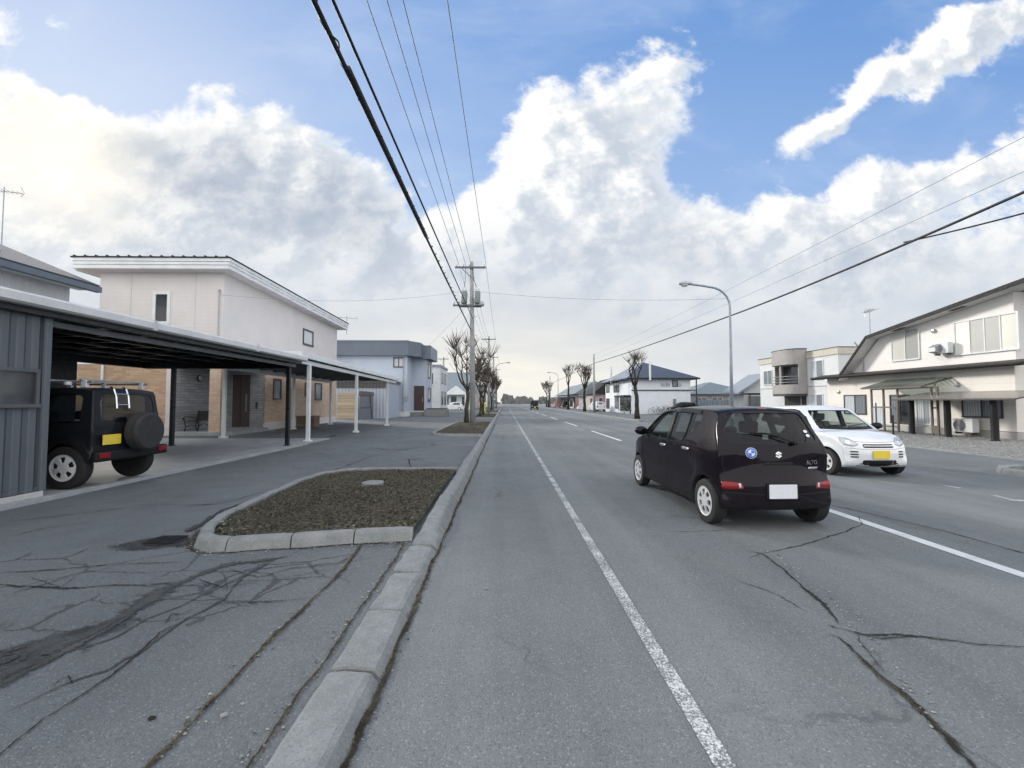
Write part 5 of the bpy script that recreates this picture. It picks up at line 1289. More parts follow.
m = MB(); m.lathe([(0, .10), (.10, .09), (.13, .04), (.13, 0)], 16, 'x', (PW + .03, 20.75, 2.62)); l_ = m.build('wall_lamp', 'lampglass', H); m = MB(); m.lathe([(.15, 0), (.15, .05), (.135, .06)], 16, 'x', (PW + .032, 20.75, 2.62)); m.build('lamp_ring', 'iron', l_)
m = MB(); m.box(-12.8, -12.72, PB - .10, PB - .03, 1.15, 1.5); m.build('mailbox', 'darkframe', H)
def prismY(mb, prof, y0, y1, dz):
    """profile in x,z swept from y0 to y1 while dropping by dz"""
    n = len(prof); mb.add([(x, y0, z) for x, z in prof] + [(x, y1, z + dz) for x, z in prof], [tuple(range(n))[::-1], tuple(range(n, 2 * n))] + [(i, (i + 1) % n, n + (i + 1) % n, n + i) for i in range(n)])
m = MB(); m.add([(-17.75, YN + .01, Z1), (XF + .005, YN + .01, Z1), (XF + .005, YF, Z1), (-17.75, YF, Z1), (-17.75, YN + .01, 7.22), (XF + .005, YN + .01, 7.22), (XF + .005, YF, 6.95), (-17.75, YF, 6.95)],
        [(3, 2, 1, 0), (4, 5, 6, 7), (0, 1, 5, 4), (1, 2, 6, 5), (2, 3, 7, 6), (3, 0, 4, 7)]); m.build('siding_wall', 'cream', H)
ov = dict(x0=-18.45, x1=-11.78, y0=18.62, y1=32.8)
m = MB(); prismY(m, [(ov['x0'], 7.20), (ov['x1'] - .06, 7.20), (ov['x1'] - .06, 7.24), (ov['x0'], 7.24)], ov['y0'] + .06, ov['y1'], -.30); m.build('soffit', 'creamband', H)
m = MB()
for k, (o_, a, b) in enumerate(((.05, 7.22, 7.38), (.025, 7.38, 7.52), (0, 7.52, 7.67))):
    m.box(ov['x0'] + o_, ov['x1'] - o_, ov['y0'] + o_, ov['y0'] + o_ + .05, a, b - .012)
    prismY(m, [(ov['x1'] - o_ - .05, a), (ov['x1'] - o_, a), (ov['x1'] - o_, b - .012), (ov['x1'] - o_ - .05, b - .012)], ov['y0'] + o_ + .051, ov['y1'], -.30)
    m.box(ov['x0'] + o_, ov['x0'] + o_ + .05, ov['y0'] + o_ + .052, ov['y1'], a - .1, b - .1)
m.build('fascia', 'whitemetal', H)
m = MB()
for k, (o_, a) in enumerate(((.045, 7.37), (.02, 7.51))):
    m.box(ov['x0'] + o_, ov['x1'] - o_, ov['y0'] + o_ + .02, ov['y0'] + o_ + .04, a - .004, a + .014); prismY(m, [(ov['x1'] - o_ - .04, a - .006), (ov['x1'] - o_ - .02, a - .006), (ov['x1'] - o_ - .02, a + .013), (ov['x1'] - o_ - .04, a + .013)], ov['y0'] + .06, ov['y1'], -.30)
m.build('fascia_groove', 'darkframe', H)
m = MB(); prismY(m, [(ov['x0'] - .03, 7.66), (ov['x1'] + .03, 7.66), (ov['x1'] + .03, 7.71), (ov['x0'] - .03, 7.71)], ov['y0'] - .04, ov['y1'] + .03, -.30)
k = ov['x0'] + .1
while k < ov['x1']: prismY(m, [(k - .04, 7.70), (k + .04, 7.70), (k + .02, 7.765), (k - .02, 7.765)], ov['y0'] - .03, ov['y1'] + .02, -.30); k += .46
m.build('roof', 'darkeave', H)
window(H, '-y', -15.30, -14.80, 5.02, 6.22, YN + .01, 'whitemetal', 'glass_far', 0, .13)
for jx in (-16.4, -13.6): MB().box(jx - .012, jx + .012, YN - .008, YN + .02, Z1 + .1, 7.2).build('panel_joint', 'creamband', H)
a, b = on_x(303.5, 330, XF), on_x(312, 345.5, XF); window(H, '+x', a[1], b[1], b[2], a[2], XF + .005, 'darkframe', 'curtain', 0, .10)
for (p0, p1, q0, q1, pn) in ((273.5, 279.5, 380, 398, 'dimcurtain'), (305, 309, 384, 395, 'dimcurtain'), (315, 320.5, 384, 399, 'dimcurtain')):
    a, b = on_x(p0, q0, XF), on_x(p1, q1, XF); window(H, '+x', a[1], b[1], b[2], a[2], XF + .02, 'darkframe', pn, 0, .08)
m = MB(); m.tube([(-12.55, YN - .05, 3.2), (-12.55, YN - .05, 6.35)], .025, 8); m.lathe([(.05, 0), (.05, .1), (0, .12)], 8, 'z', (-12.55, YN - .05, 6.33)); m.build('service_pipe', 'galv', H)
m = MB(); m.tube([(-17.45, YN - .06, .45), (-17.45, YN - .06, 3.1)], .05, 8); m.build('downpipe', 'whitemetal', H)

# garden bench in the porch
t = thing('garden_bench', 'dark garden bench with scrolled iron arms standing in the stone porch', 'bench', (-14.0, 20.15, .2), radians(-78))
m = MB()
for k in range(4): m.box(-.68, .68, -.26 + k * .115, -.17 + k * .115, .41, .435)
m.build('seat', 'benchwood', t)
m = MB()
for k in range(4): m.bar((-.74, .22 + k * .025, .53 + k * .105), (.74, .22 + k * .025, .53 + k * .105), .024, .098)
m.build('backrest', 'benchwood', t)
for sx in (-.62, .62):
    m = MB(); m.tube([(sx, -.26, 0), (sx, -.20, .2), (sx, -.25, .42), (sx, -.30, .60), (sx, -.22, .66), (sx, .0, .63), (sx, .24, .60)], .022, 8); m.tube([(sx, .26, 0), (sx, .18, .22), (sx, .20, .42), (sx, .31, .92)], .022, 8); m.tube([(sx, -.2, .2), (sx, 0, .30), (sx, .18, .22)], .016, 6)
    m.tube([(sx, -.28 + .05 * cos(q * .7), .56 + .05 * sin(q * .7)) for q in range(9)], .013, 6); m.build('iron_end', 'iron', t)

# white carport
t = thing('white_carport', 'white steel carport on slim white posts beside the brick house', 'carport', (0, 0, 0))
x1, x0 = -6.98, -11.6
def slab(m, xa, xb, ya, yb, za, zb, za2, zb2):
    m.add([(xa, ya, za), (xb, ya, za), (xb, yb, za2), (xa, yb, za2), (xa, ya, zb), (xb, ya, zb), (xb, yb, zb2), (xa, yb, zb2)], [(3, 2, 1, 0), (4, 5, 6, 7), (0, 1, 5, 4), (1, 2, 6, 5), (2, 3, 7, 6), (3, 0, 4, 7)])
m = MB(); slab(m, x0, x1, 15.0, 28.4, 3.15, 3.21, 2.98, 3.04); m.build('roof', 'whitemetal', t)
m = MB(); slab(m, x1 + .002, x1 + .08, 14.98, 28.45, 3.03, 3.235, 2.87, 3.06); slab(m, x0 - .08, x1 + .08, 14.9, 14.975, 3.03, 3.235, 3.03, 3.235); slab(m, x0 - .08, x0 - .002, 14.98, 28.45, 3.03, 3.22, 2.87, 3.05); slab(m, x0 - .08, x1 + .08, 28.46, 28.53, 2.86, 3.05, 2.86, 3.05); m.build('roof_edge', 'whitemetal', t, bevel=.01)
m = MB(); slab(m, x1 - .14, x1 - .06, 15.05, 28.3, 2.84, 2.98, 2.70, 2.84); slab(m, x0 + .4, x0 + .48, 15.05, 28.3, 2.84, 2.98, 2.70, 2.84); m.build('beam', 'whitemetal', t)
m = MB()
for k in range(12): zz = 3.10 - k * .0138; m.box(x0 + .5, x1 - .15, 15.4 + k * 1.12, 15.48 + k * 1.12, zz - .10, zz + .04)
m.build('rafters', 'greybeam', t)
for (x, y) in ((-7.08, 15.85), (-7.08, 20.9), (-7.15, 26.6), (-11.2, 17.6), (-11.2, 23.3), (-11.2, 28.2)):
    m = MB(); m.box(x - .06, x + .06, y - .06, y + .06, AP, 2.86 - (y - 15) * .0105); m.box(x - .12, x + .12, y - .12, y + .12, AP, AP + .09); m.build('post', 'whitemetal', t, bevel=.008)

# planked box by the carport post
t = thing('planked_box', 'brown planked storage box under the white carport by the house wall', 'box', (-11.0, 24.6, AP + .012))
m = MB(); m.box(-.5, .5, -.35, .35, .03, .62); m.build('body', 'cratewood', t, bevel=.008); m = MB(); m.box(-.54, .54, -.39, .39, .62, .67); m.build('lid', 'cratewood', t, bevel=.008); m = MB()
for sx in (-.42, .42): MB().box(sx - .05, sx + .05, -.33, .33, 0, .03).build('runner', 'darkframe', t)

# ribbed steel shed with boards and cabinet before it
t = thing('steel_shed', 'pale ribbed steel shed with white top between carport and blue house', 'shed', (0, 0, 0))
m = MB(); m.box(-15.6, -10.35, 38.9, 43.0, .05, 3.2); m.build('wall', 'ribwhite', t)
m = MB(); m.box(-15.75, -10.2, 38.75, 43.1, 3.43, 3.62); m.build('roof', 'whitemetal', t, bevel=.02)
m = MB(); m.box(-15.7, -10.25, 38.8, 43.05, 3.2, 3.43); m.build('eave_shadow_band', 'roofdark', t)  # dark band painted for the shadow below the white top
m = MB(); m.box(-15.5, -10.45, 38.84, 38.9, 2.75, 3.2); m.build('rib_shadow', 'roofdark', t)  # dark ribbed sheet standing for the shadows at the corrugation ends
t = thing('board_panel', 'stack of tan boards leaning upright against the ribbed steel shed', 'boards', (0, 0, 0))
for k, (a, b) in enumerate(((.06, .92), (.95, 1.9), (1.93, 2.3))):
    m = MB(); m.box(-14.4, -12.7, 37.7 + k * .05, 37.78 + k * .05, a, b); m.build('board', 'boards', t, bevel=.01)
for xx in (-14.35, -12.75):
    m = MB(); m.box(xx - .05, xx + .05, 37.83, 37.93, .05, 2.3); m.build('stake', 'conc', t)
t = thing('dark_cabinet', 'dark blue storage cabinet with grey top beside the tan boards', 'cabinet', (-12.0, 37.9, AP))
m = MB(); m.box(-.45, .5, -.25, .3, 0, 2.0); m.build('body', 'slate', t, bevel=.01); m = MB(); m.prism([(-.55, -.3, 2.0), (.6, -.3, 2.0), (.55, -.3, 2.32), (-.5, -.3, 2.4)], (0, .65, 0)); m.build('top', 'greybeam', t, bevel=.02); m = MB(); m.bar((.66, -.35, 0), (.42, -.28, 2.0), .09, .05); m.build('leaning_plank', 'darkframe', t)
m = MB(); m.box(-.40, .45, -.28, -.25, .95, 1.0); m.build('rail', 'greybeam', t)

# blue grey house
B = thing('blue_house', 'blue grey flat roofed house with slate parapet and dark brown door', 'house', (0, 0, 0))
m = MB(); m.box(-17.0, -9.75, 43.5, 50.0, .55, 6.2); m.box(-9.75, -8.35, 46.0, 50.0, .55, 6.15); m.build('wall', 'bluewall', B)
m = MB(); m.box(-17.02, -9.72, 43.46, 50.02, -.05, .55); m.box(-9.72, -8.32, 45.96, 50.02, -.05, .55); m.build('foundation', 'whitewall', B)
m = MB(); m.add([(-17.5, 43.0, 6.1), (-9.55, 43.0, 6.1), (-8.6, 44.5, 6.1), (-8.6, 50.2, 6.1), (-17.5, 50.2, 6.1), (-17.5, 43.0, 7.55), (-9.55, 43.0, 7.55), (-8.6, 44.5, 7.55), (-8.6, 50.2, 7.55), (-17.5, 50.2, 7.55)], [(4, 3, 2, 1, 0), (5, 6, 7, 8, 9), (0, 1, 6, 5), (1, 2, 7, 6), (2, 3, 8, 7), (3, 4, 9, 8), (4, 0, 5, 9)]); m.build('parapet', 'slate', B)
m = MB(); m.box(-8.59, -7.75, 45.4, 49.6, 6.0, 7.35); m.build('wing_parapet', 'slate', B); m = MB(); m.box(-7.75, -7.70, 45.42, 49.6, 6.02, 7.33); m.build('wing_cladding', 'slatelt', B)
m = MB(); m.box(-17.55, -9.5, 42.95, 43.0, 7.5, 7.6); m.box(-8.5, -7.7, 45.34, 45.4, 7.3, 7.4); m.build('coping', 'slatelt', B)
m = MB(); m.box(-9.55, -8.5, 45.93, 45.99, .62, 3.2); d_ = m.build('door', 'browndoor', B); m = MB(); m.box(-8.68, -8.64, 45.85, 45.93, 1.5, 2.0); m.build('handle', 'galv', d_)
m = MB(); m.box(-9.75, -8.3, 44.9, 45.93, 0, .45); m.build('door_step', 'kerb', B)
a, b = on_y(394.5, 358.5, 43.5), on_y(403, 366.5, 43.5); window(B, '-y', a[0], b[0], b[2], a[2], 43.5, 'darkframe', 'curtain', 1, .10)
for z0, z1 in ((4.2, 5.6), (1.6, 3.0)): window(B, '+x', 47.4, 48.8, z0, z1, -8.35, 'darkframe', 'glass_far', 0, .08)
m = MB(); m.box(-9.95, -9.6, 43.42, 43.5, 1.6, 2.1); m.tube([(-10.1, 43.45, .6), (-10.1, 43.45, 6.0)], .05, 6); m.build('meter_box', 'galv', B)
t = thing('stone_planter', 'low pale stone planter wall in front of the blue house', 'planter', (0, 0, 0))
m = MB(); m.box(-8.2, -6.0, 44.3, 47.0, AP, .75); m.build('wall', 'kerb', t, bevel=.03); m = MB(); m.box(-8.0, -6.2, 44.5, 46.8, .75, .85); m.build('soil', 'soil', t)

# neighbouring tiled house on the far left
t = thing('tiled_house', 'white neighbour house with grey tiled roof behind the dark carport', 'house', (0, 0, 0))
m = MB(); NY = on_x(70, 285, -15.7)[1]; m.box(-24, -15.7, 3.5, NY, 0, 5.6); m.prism([(-24, NY - .02, 5.6), (-15.7, NY - .02, 5.6), (-20, NY - .02, 7.4)], (0, -12, 0)); m.build('wall', 'whitewall', t)
m = MB(); m.prism([(-15.05, 3.0, 5.50), (-14.98, 3.0, 5.56), (-20.0, 3.0, 7.65), (-25, 3.0, 5.55), (-25, 3.0, 5.42), (-20, 3.0, 7.5)], (0, 13.15, 0)); r_ = m.build('roof', 'tileroof', t); r_.location = (0, .08, .24)
m = MB(); m.box(-15.15, -14.93, 3.0, 16.16, 5.30, 5.50); m.prism([(-15.15, 16.16, 5.30), (-15.15, 16.16, 5.5), (-20, 16.16, 7.52), (-20, 16.16, 7.30)], (0, .05, 0)); r_ = m.build('eave', 'slate', t); r_.location = (0, .08, .24)
m = MB(); m.box(-15.7, -15.15, 3.2, NY + .3, 5.36, 5.40); r_ = m.build('soffit', 'whitewall', t); r_.location = (0, 0, .24)
def antenna(x, y, z0, z1, lb, s=1.0, rz=0.0):
    t = thing('tv_antenna', lb, 'antenna', (x, y, z0), rz)
    m = MB(); m.tube([(0, 0, 0), (0, 0, z1 - z0)], .022 * s, 6); m.build('mast', 'galv', t); m = MB(); h = z1 - z0
    m.tube([(-.5 * s, 0, h - .15), (.6 * s, 0, h - .15)], .014 * s, 6)
    for k in range(7): l = (.28 - k * .018) * s; m.tube([((-.45 + k * .16) * s, -l, h - .15), ((-.45 + k * .16) * s, l, h - .15)], .008 * s, 5)
    m.tube([(.55 * s, 0, h - .35 * s), (.66 * s, 0, h - .15), (.55 * s, 0, h + .05)], .012 * s, 5); m.build('aerial', 'galv', t)
antenna(-16.9, 14.7, 6.3, 8.75, 'thin tv antenna on the grey tiled roof at the left edge', .8, .3)
antenna(-12.9, 35.5, 7.0, 8.5, 'small tv antenna behind the end of the white banded roof', 1.3, .5)
# far left: white blocks, store and its yard
t = thing('white_block', 'plain white flat roofed building beyond the blue house', 'building', (0, 0, 0))
m = MB(); m.box(-13, -8.35, 56, 63, 0, 6.0); m.build('wall', 'whitewall', t); m = MB(); m.box(-13.1, -8.25, 55.9, 63.1, 6.0, 6.3); m.build('roof', 'slatelt', t)
for y in (57.5, 60.2): window(t, '+x', y, y + 1.2, 1.2, 2.8, -8.35, 'darkframe', 'glass_far', 0, .08); window(t, '+x', y, y + 1.2, 4.0, 5.3, -8.35, 'darkframe', 'glass_far', 0, .08)
window(t, '-y', -10.2, -9.2, 3.8, 5.2, 56, 'whitemetal', 'glass_far', 0, .08)
t = thing('store_building', 'grey blue store with white gabled entrance canopy far along the left side', 'building', (0, 0, 0))
m = MB(); m.box(-14, -6.6, 84, 100, 0, 3.4); m.build('wall', 'whitewall', t); m = MB(); m.prism([(-14.6, 83.5, 3.4), (-6.2, 83.5, 3.4), (-6.2, 85.5, 7.3), (-14.6, 85.5, 7.3)], (0, 15, 0)); m.build('roof', 'greyroof', t)
m = MB(); m.prism([(-11.2, 82.6, 2.9), (-7.4, 82.6, 2.9), (-7.4, 82.6, 3.2), (-9.3, 82.6, 4.6), (-11.2, 82.6, 3.2)], (0, 1.2, 0)); m.build('canopy', 'whitemetal', t)
for x in (-11.9, -10.4, -8.3): window(t, '-y', x, x + 1.1, .8, 2.6, 84, 'whitemetal', 'glass_far', 0, .1)
for x in (-11.1, -7.5): m = MB(); m.box(x - .12, x + .12, 82.7, 82.95, 0, 2.9); m.build('canopy_post', 'whitemetal', t)
t = thing('green_banner', 'green and white banner board on posts before the far store', 'sign', (-10.6, 72, 0))
m = MB(); m.box(-1.1, 1.1, -.04, .04, 1.5, 2.2); m.build('board', 'green', t); m = MB(); m.box(-1.1, 1.1, -.04, .04, .75, 1.49); m.build('lower_board', 'plate_white', t)
for x in (-1, 1): m = MB(); m.box(x - .06, x + .06, .04, .14, 0, 2.2); m.build('post', 'galv', t)
t = thing('yellow_sign', 'small yellow roadside box standing by the far left trees', 'sign', (-2.75, 53.5, .1))
m = MB(); m.box(-.35, .35, -.3, .3, .1, 1.15); m.build('body', 'yellow', t, bevel=.05); m = MB(); m.prism([(-.4, -.35, 1.15), (.4, -.35, 1.15), (.4, .35, 1.3), (-.4, .35, 1.3)], (0, 0, .06)); m.build('lid', 'yellow', t)
for i, (x, y, w, h, mt, lb) in enumerate(((-9.5, 112, 8, 5.5, 'taupe', 'taupe block far down the left side behind the trees'), (-9, 135, 7, 6.5, 'whitewall', 'distant white block near the end of the left row'), (-9.5, 165, 8, 5, 'slatelt', 'farthest low grey block on the left side'))):
    t = thing('far_building', lb, 'building', (0, 0, 0)); m = MB(); m.box(x - w, x + 4, y, y + 14, 0, h); m.build('wall', mt, t); m = MB(); m.box(x - w - .3, x + 4.3, y - .3, y + 14.3, h, h + .4); m.build('roof', 'slate', t)
    for k in range(3): window(t, '+x', y + 1.5 + k * 4, y + 3.5 + k * 4, 1.2, 3, x + 4, 'darkframe', 'glass_far', 0, .1)
# ------------------------------------------------------------------ right side buildings
t = H2 = thing('hall_house', 'large cream two storey house with long dark sloping eave and three upper windows', 'house', (0, 0, 0))
X0 = 20.4; YA = on_x(1019, 425, X0)[1]; YB = on_x(939, 405, X0)[1]; YC = on_x(828, 408, X0)[1]
kn = on_x(866, 336, X0 - .6); lo = on_x(838, 377.5, X0 - .6); hi = on_x(1024, 278, X0 - .6)
sl = (hi[2] - kn[2]) / (hi[1] - kn[1]); yr = YA - 2.0; zr_ = kn[2] + sl * (yr - kn[1])
m = MB(); m.box(X0, 31, YA, YC, .30, 3.0); m.build('lower_wall', 'hallwall', t)
m = MB(); m.box(X0 - .10, X0 - .002, YA - .02, YB, .31, 2.98); m.build('wing_wall', 'hallwall', t)
m = MB(); m.box(X0 - .11, 31, YA - .04, YC + .02, -.05, .29); m.build('foundation', 'conc', t)
w0 = YA; zt = lambda y: kn[2] + sl * (y - kn[1]) - .17
yk = kn[1] - .15
m = MB(); m.prism([(X0 + .01, w0, 3.0), (X0 + .01, w0, zt(w0)), (X0 + .01, yk, zt(yk)), (X0 + .01, lo[1] - .35, 3.2), (X0 + .01, lo[1] - .35, 3.0)], (10.4, 0, 0)); m.build('upper_wall', 'hallupper', t)
def roofstrip(mb, pts, th, xa, xb):
    for (ya, za), (yb, zb) in zip(pts, pts[1:]):
        mb.prism([(xa, ya, za), (xa, yb, zb), (xa, yb, zb - th), (xa, ya, za - th)], (xb - xa, 0, 0))
P_ = [(lo[1] + .05, lo[2] - .02), (kn[1], kn[2]), (yr, zr_)]
m = MB(); roofstrip(m, P_, .10, X0 - .62, 31.5); m.build('roof', 'roofdark', t)
m = MB(); roofstrip(m, [(a, b - .002) for a, b in P_], .17, X0 - .66, X0 - .60); m.build('verge', 'darkeave', t)
m = MB(); roofstrip(m, [(a, b - .11) for a, b in P_], .05, X0 - .59, X0 + .3); m.build('soffit', 'soffit', t)
for yy in (YB + 1.3, YB - 1.6): m = MB(); z_ = kn[2] + sl * (yy - kn[1]) - .168; m.prism([(X0 - .42, yy, z_), (X0 - .42, yy + .6, z_ + sl * .6), (X0 - .42, yy + .6, z_ + sl * .6 - .012), (X0 - .42, yy, z_ - .012)], (.22, 0, 0)); m.build('soffit_vent', 'darkframe', t)
m = MB(); 
m.prism([(X0 - .72, YA - .8, 2.90), (X0 - .72, YA - .8, 3.03), (X0 - .003, YA - .8, 3.20), (X0 - .003, YA - .8, 2.96)], (0, YC - YA + 1.2, 0)); m.build('pent_roof', 'darkbrown', t)
m = MB(); m.tube([(X0 - .75, YA - .8, 2.99), (X0 - .75, YC + .4, 2.99)], .065, 8); m.build('gutter', 'darkeave', t)
def hw(p, mull, fr, panes, at, fw=.06, grp=None):
    a, b = on_x(p[0], p[1], at), on_x(p[2], p[3], at); return window(t, '-x', a[1], b[1], b[2], a[2], at, fr, panes[0], mull, fw, panes=panes)
hw((892, 333, 919.5, 358), 1, 'whitepvc', ['warm_grey', 'sky_cream'], X0 + .01); 
a, b = on_x(955, 320, X0), on_x(1018.5, 348, X0); window(t, '-x', a[1], b[1], b[2], b[2] + 1.42, X0 + .01, 'whitepvc', 'sky_cream', 3, .06, panes=['sky_cream', 'warm_grey', 'warm_grey', 'sky_cream'])
hw((845, 396, 866, 413.5), 1, 'darkframe', ['dimcurtain', 'curtain'], X0)
hw((963.5, 398, 1002, 417), 1, 'darkframe', ['dimcurtain', 'curtain'], X0 - .10)
hw((891, 396, 910, 423), 1, 'darkframe', ['glass', 'dimcurtain'], X0)
hw((917, 396, 931, 424), 1, 'whitepvc', ['curtain', 'curtain'], X0)
for (px, py) in ((839, 392), (935, 386), (934, 331), (958, 385)):
    q = on_x(px, py, X0 - (.10 if px > 940 else 0)); m = MB(); m.lathe([(.0, -.10), (.09, -.08), (.11, 0), (.11, .02)], 12, 'x', q); m.build('vent_cap', 'galv', t)
q = on_x(864, 370, X0); m = MB(); m.tube([(X0 - .06, q[1], 3.25), (X0 - .06, q[1], 4.4), (X0 - .5, q[1], 4.9)], .035, 6); m.build('downpipe', 'galv', t)
# entrance porch with ribbed sheet roof
t = thing('entrance_porch', 'bronze framed glazed porch with slatted clear roof on the cream house', 'porch', (0, 0, 0))
XP = 19.25; z1 = 2.25
ys = [on_x(p, 410, XP)[1] for p in (872, 884, 898, 932, 938)]
for i, y in enumerate(ys): m = MB(); m.box(XP - .035, XP + .035, y - .035, y + .035, .0, z1 - .05); m.build('post', 'brownframe', t)
m = MB(); m.box(XP - .04, XP + .04, ys[-1], ys[0], z1 - .13, z1 - .051); m.build('top_rail', 'brownframe', t)
for (h_, a_, b_, c_, d_) in ((.032, ys[2], ys[0], 1.20, 1.27), (.032, ys[4], ys[3], 1.20, 1.27), (.028, ys[2], ys[0], .25, .31), (.030, ys[4], ys[3], .10, .45), (.0, 0, 0, 0, 0)):
    if h_: MB().box(XP - h_, XP + h_, a_, b_, c_, d_).build('rail', 'brownframe', t)
m = MB(); m.bar((XP, ys[0], z1 - .1), (X0, ys[0], z1 + .2), .06); m.build('side_rail', 'brownframe', t); MB().box(XP + .04, X0, ys[0] - .03, ys[0] + .03, 1.2, 1.26).build('side_rail', 'brownframe', t)
m = MB()
n = 14
for k in range(n + 1):
    y = ys[-1] + .35 + (ys[0] - .1 - ys[-1]) * k / n; m.bar((XP - .35, y, z1 - .05), (X0 - .02, y, z1 + .38), .045, .06)
m.bar((XP - .35, ys[-1] + .35, z1 - .05), (XP - .35, ys[0] + .25, z1 - .05), .05, .07); m.bar((XP + .3, ys[-1] + .35, z1 + .16), (XP + .3, ys[0] + .25, z1 + .16), .04, .05); m.build('rafters', 'brownframe', t)
m = MB(); m.prism([(XP - .33, ys[-1] + .36, z1 + .0), (X0 - .03, ys[-1] + .36, z1 + .43), (X0 - .03, ys[-1] + .36, z1 + .436), (XP - .33, ys[-1] + .36, z1 + .006)], (0, ys[0] - ys[-1] - .12, 0)); m.build('roof_sheet', 'clearsheet', t)
m = MB(); m.box(XP - .01, XP + .01, ys[1] + .05, ys[0] - .05, .32, 1.19); m.build('side_panel', 'curtain', t)
# low smoked canopy on black posts
t = thing('low_canopy', 'low smoked sheet canopy on thick black wrapped posts before the cream house', 'canopy', (0, 0, 0))
m = MB(); m.prism([(18.35, 15.4, 1.62), (20.1, 15.4, 1.93), (20.1, 15.4, 1.96), (18.35, 15.4, 1.65)], (0, 5.05, 0)); m.build('roof', 'canopysheet', t)
m = MB()
for k in range(7): y = 15.45 + k * .8; m.bar((18.33, y, 1.60), (20.1, y, 1.915), .05, .05)
m.box(18.33, 18.39, 15.4, 20.45, 1.57, 1.625); m.build('frame', 'darkframe', t)
for px, X in ((912, 19.0), (948, 18.95), (995, 18.8)):
    y = on_x(px, 430, X)[1]; m = MB(); m.lathe([(.14, 0), (.13, .04), (.115, .10), (.12, .9), (.115, 1.6), (.10, 1.70)], 14, 'z', (X, y, 0)); m.v = [(a, b, c) for a, b, c in m.v]; m.build('post', 'blackplastic', t, smooth=True)
def ac_unit(x, y, z, lb, hood=False, rz=0.0):
    t = thing('air_conditioner', lb, 'air conditioner', (x, y, z), rz)
    m = MB(); m.box(-.16, .14, -.42, .42, .08, .66); m.build('casing', 'whitepvc', t, bevel=.015)
    m = MB(); m.lathe([(.25, 0), (.25, .015), (.235, .02), (.06, .01), (0, .012)], 24, 'x', (-.178, .12, .37)); m.build('fan_grille', 'greybeam', t)
    m = MB(); 
    for k in range(7): m.tube([(-.185, .12 + (.04 + k * .033) * cos(a), .37 + (.04 + k * .033) * sin(a)) for a in [2 * pi * q / 20 for q in range(21)]], .006, 4, False)
    m.build('grille_wire', 'whitepvc', t)
    m = MB()
    for sy in (-.3, .3): m.box(-.14, .12, sy - .04, sy + .04, 0, .08)
    m.build('feet', 'darkframe', t)
    if hood: m = MB(); m.prism([(-.17, -.02, .60), (-.46, -.02, .42), (-.46, -.02, .20), (-.17, -.02, .12)], (0, .42, 0)); m.build('hood', 'galv', t)
    return t
q = on_x(966, 430, 19.95); ac_unit(19.95, q[1], .12, 'white air conditioner standing on the gravel under the low canopy')
q = on_x(940, 355, X0 - .22); ac_unit(X0 - .22, q[1] - .15, q[2] - .02, 'white air conditioner with hood hung on the upper wall of the cream house', True).scale = (.85, .85, .85)
antenna(21.0, 24.6, 5.2, 6.9, 'tv antenna rising from the knee of the dark roof at right', 1.1, 1.2)
t = thing('marker_post', 'thin black marker post at the edge of the gravel strip', 'post', (*G(893.5, 436.5)[:2], 0))
m = MB(); m.lathe([(.035, 0), (.035, .9), (.028, .93), (0, .94)], 10); m.build('shaft', 'iron', t); m = MB(); m.lathe([(.08, 0), (.08, .03), (.04, .05)], 12); m.build('base', 'iron', t)
t = thing('marker_post', 'slim grey pipe post beside the bronze porch', 'post', (18.6, on_x(876.5, 425, 18.6)[1], 0))
m = MB(); m.lathe([(.03, 0), (.03, 1.45), (0, 1.47)], 8); m.build('shaft', 'brownframe', t)

# apartment block with a round balcony tower
t = thing('apartment_block', 'pale two storey apartment block with rounded taupe balcony tower', 'building', (0, 0, 0))
XA = 25.6
m = MB(); m.box(XA, 36, 33, 43.3, 0, 5.2); m.build('wall', 'apt', t)
m = MB(); m.box(XA - .08, 36.1, 32.92, 43.4, 5.2, 5.72); m.build('parapet', 'beigeband', t); m = MB(); m.box(XA - .12, 36.1, 32.88, 43.44, 5.72, 5.77); m.build('coping', 'darkframe', t)
m = MB(); m.box(XA - .02, XA - .004, 33.05, 43.25, 2.75, 2.83); m.build('floor_band', 'taupe', t)
cy_ = on_x(787, 380, 25.0)[1]; yb = [on_x(p, 380, 24.6)[1] for p in (772, 796)]
def dshape(z0, z1, r=1.0, off=0.0, mb=None):
    mb = mb or MB(); ya, yb_ = min(yb) - .0, max(yb); c = (ya + yb_) / 2; hy = (yb_ - ya) / 2
    pts = [(XA - .01, c - hy * r, z0), (XA - .75 + off, c - hy * r, z0)] + [(XA - .75 + off - .75 * r * sin(pi * k / 12), c - hy * r * cos(pi * k / 12), z0) for k in range(1, 12)] + [(XA - .75 + off, c + hy * r, z0), (XA - .01, c + hy * r, z0)]
    return mb.prism(pts, (0, 0, z1 - z0))
dshape(4.72, 6.0).build('tower_top', 'taupe', t, auto=35); dshape(6.0, 6.06, 1.03).build('tower_coping', 'darkframe', t, auto=35)
m = dshape(2.2, 3.0); m.build('balcony', 'taupe', t, auto=35); dshape(2.02, 2.19, .96).build('balcony_floor', 'darkframe', t, auto=35)
m = MB(); m.box(XA - .012, XA - .004, min(yb) + .1, max(yb) - .1, 3.0, 4.7); m.build('balcony_door', 'glass_far', t)
for a_ in ((XA - .75, XA - .03, min(yb) + .01, min(yb) + .09), (XA - .75, XA - .03, max(yb) - .09, max(yb) - .01), (XA - 1.3, XA - 1.2, (min(yb) + max(yb)) / 2 - .1, (min(yb) + max(yb)) / 2 + .1)): MB().box(*a_, 3.0, 4.71).build('tower_pier', 'taupe', t)
m = MB(); 
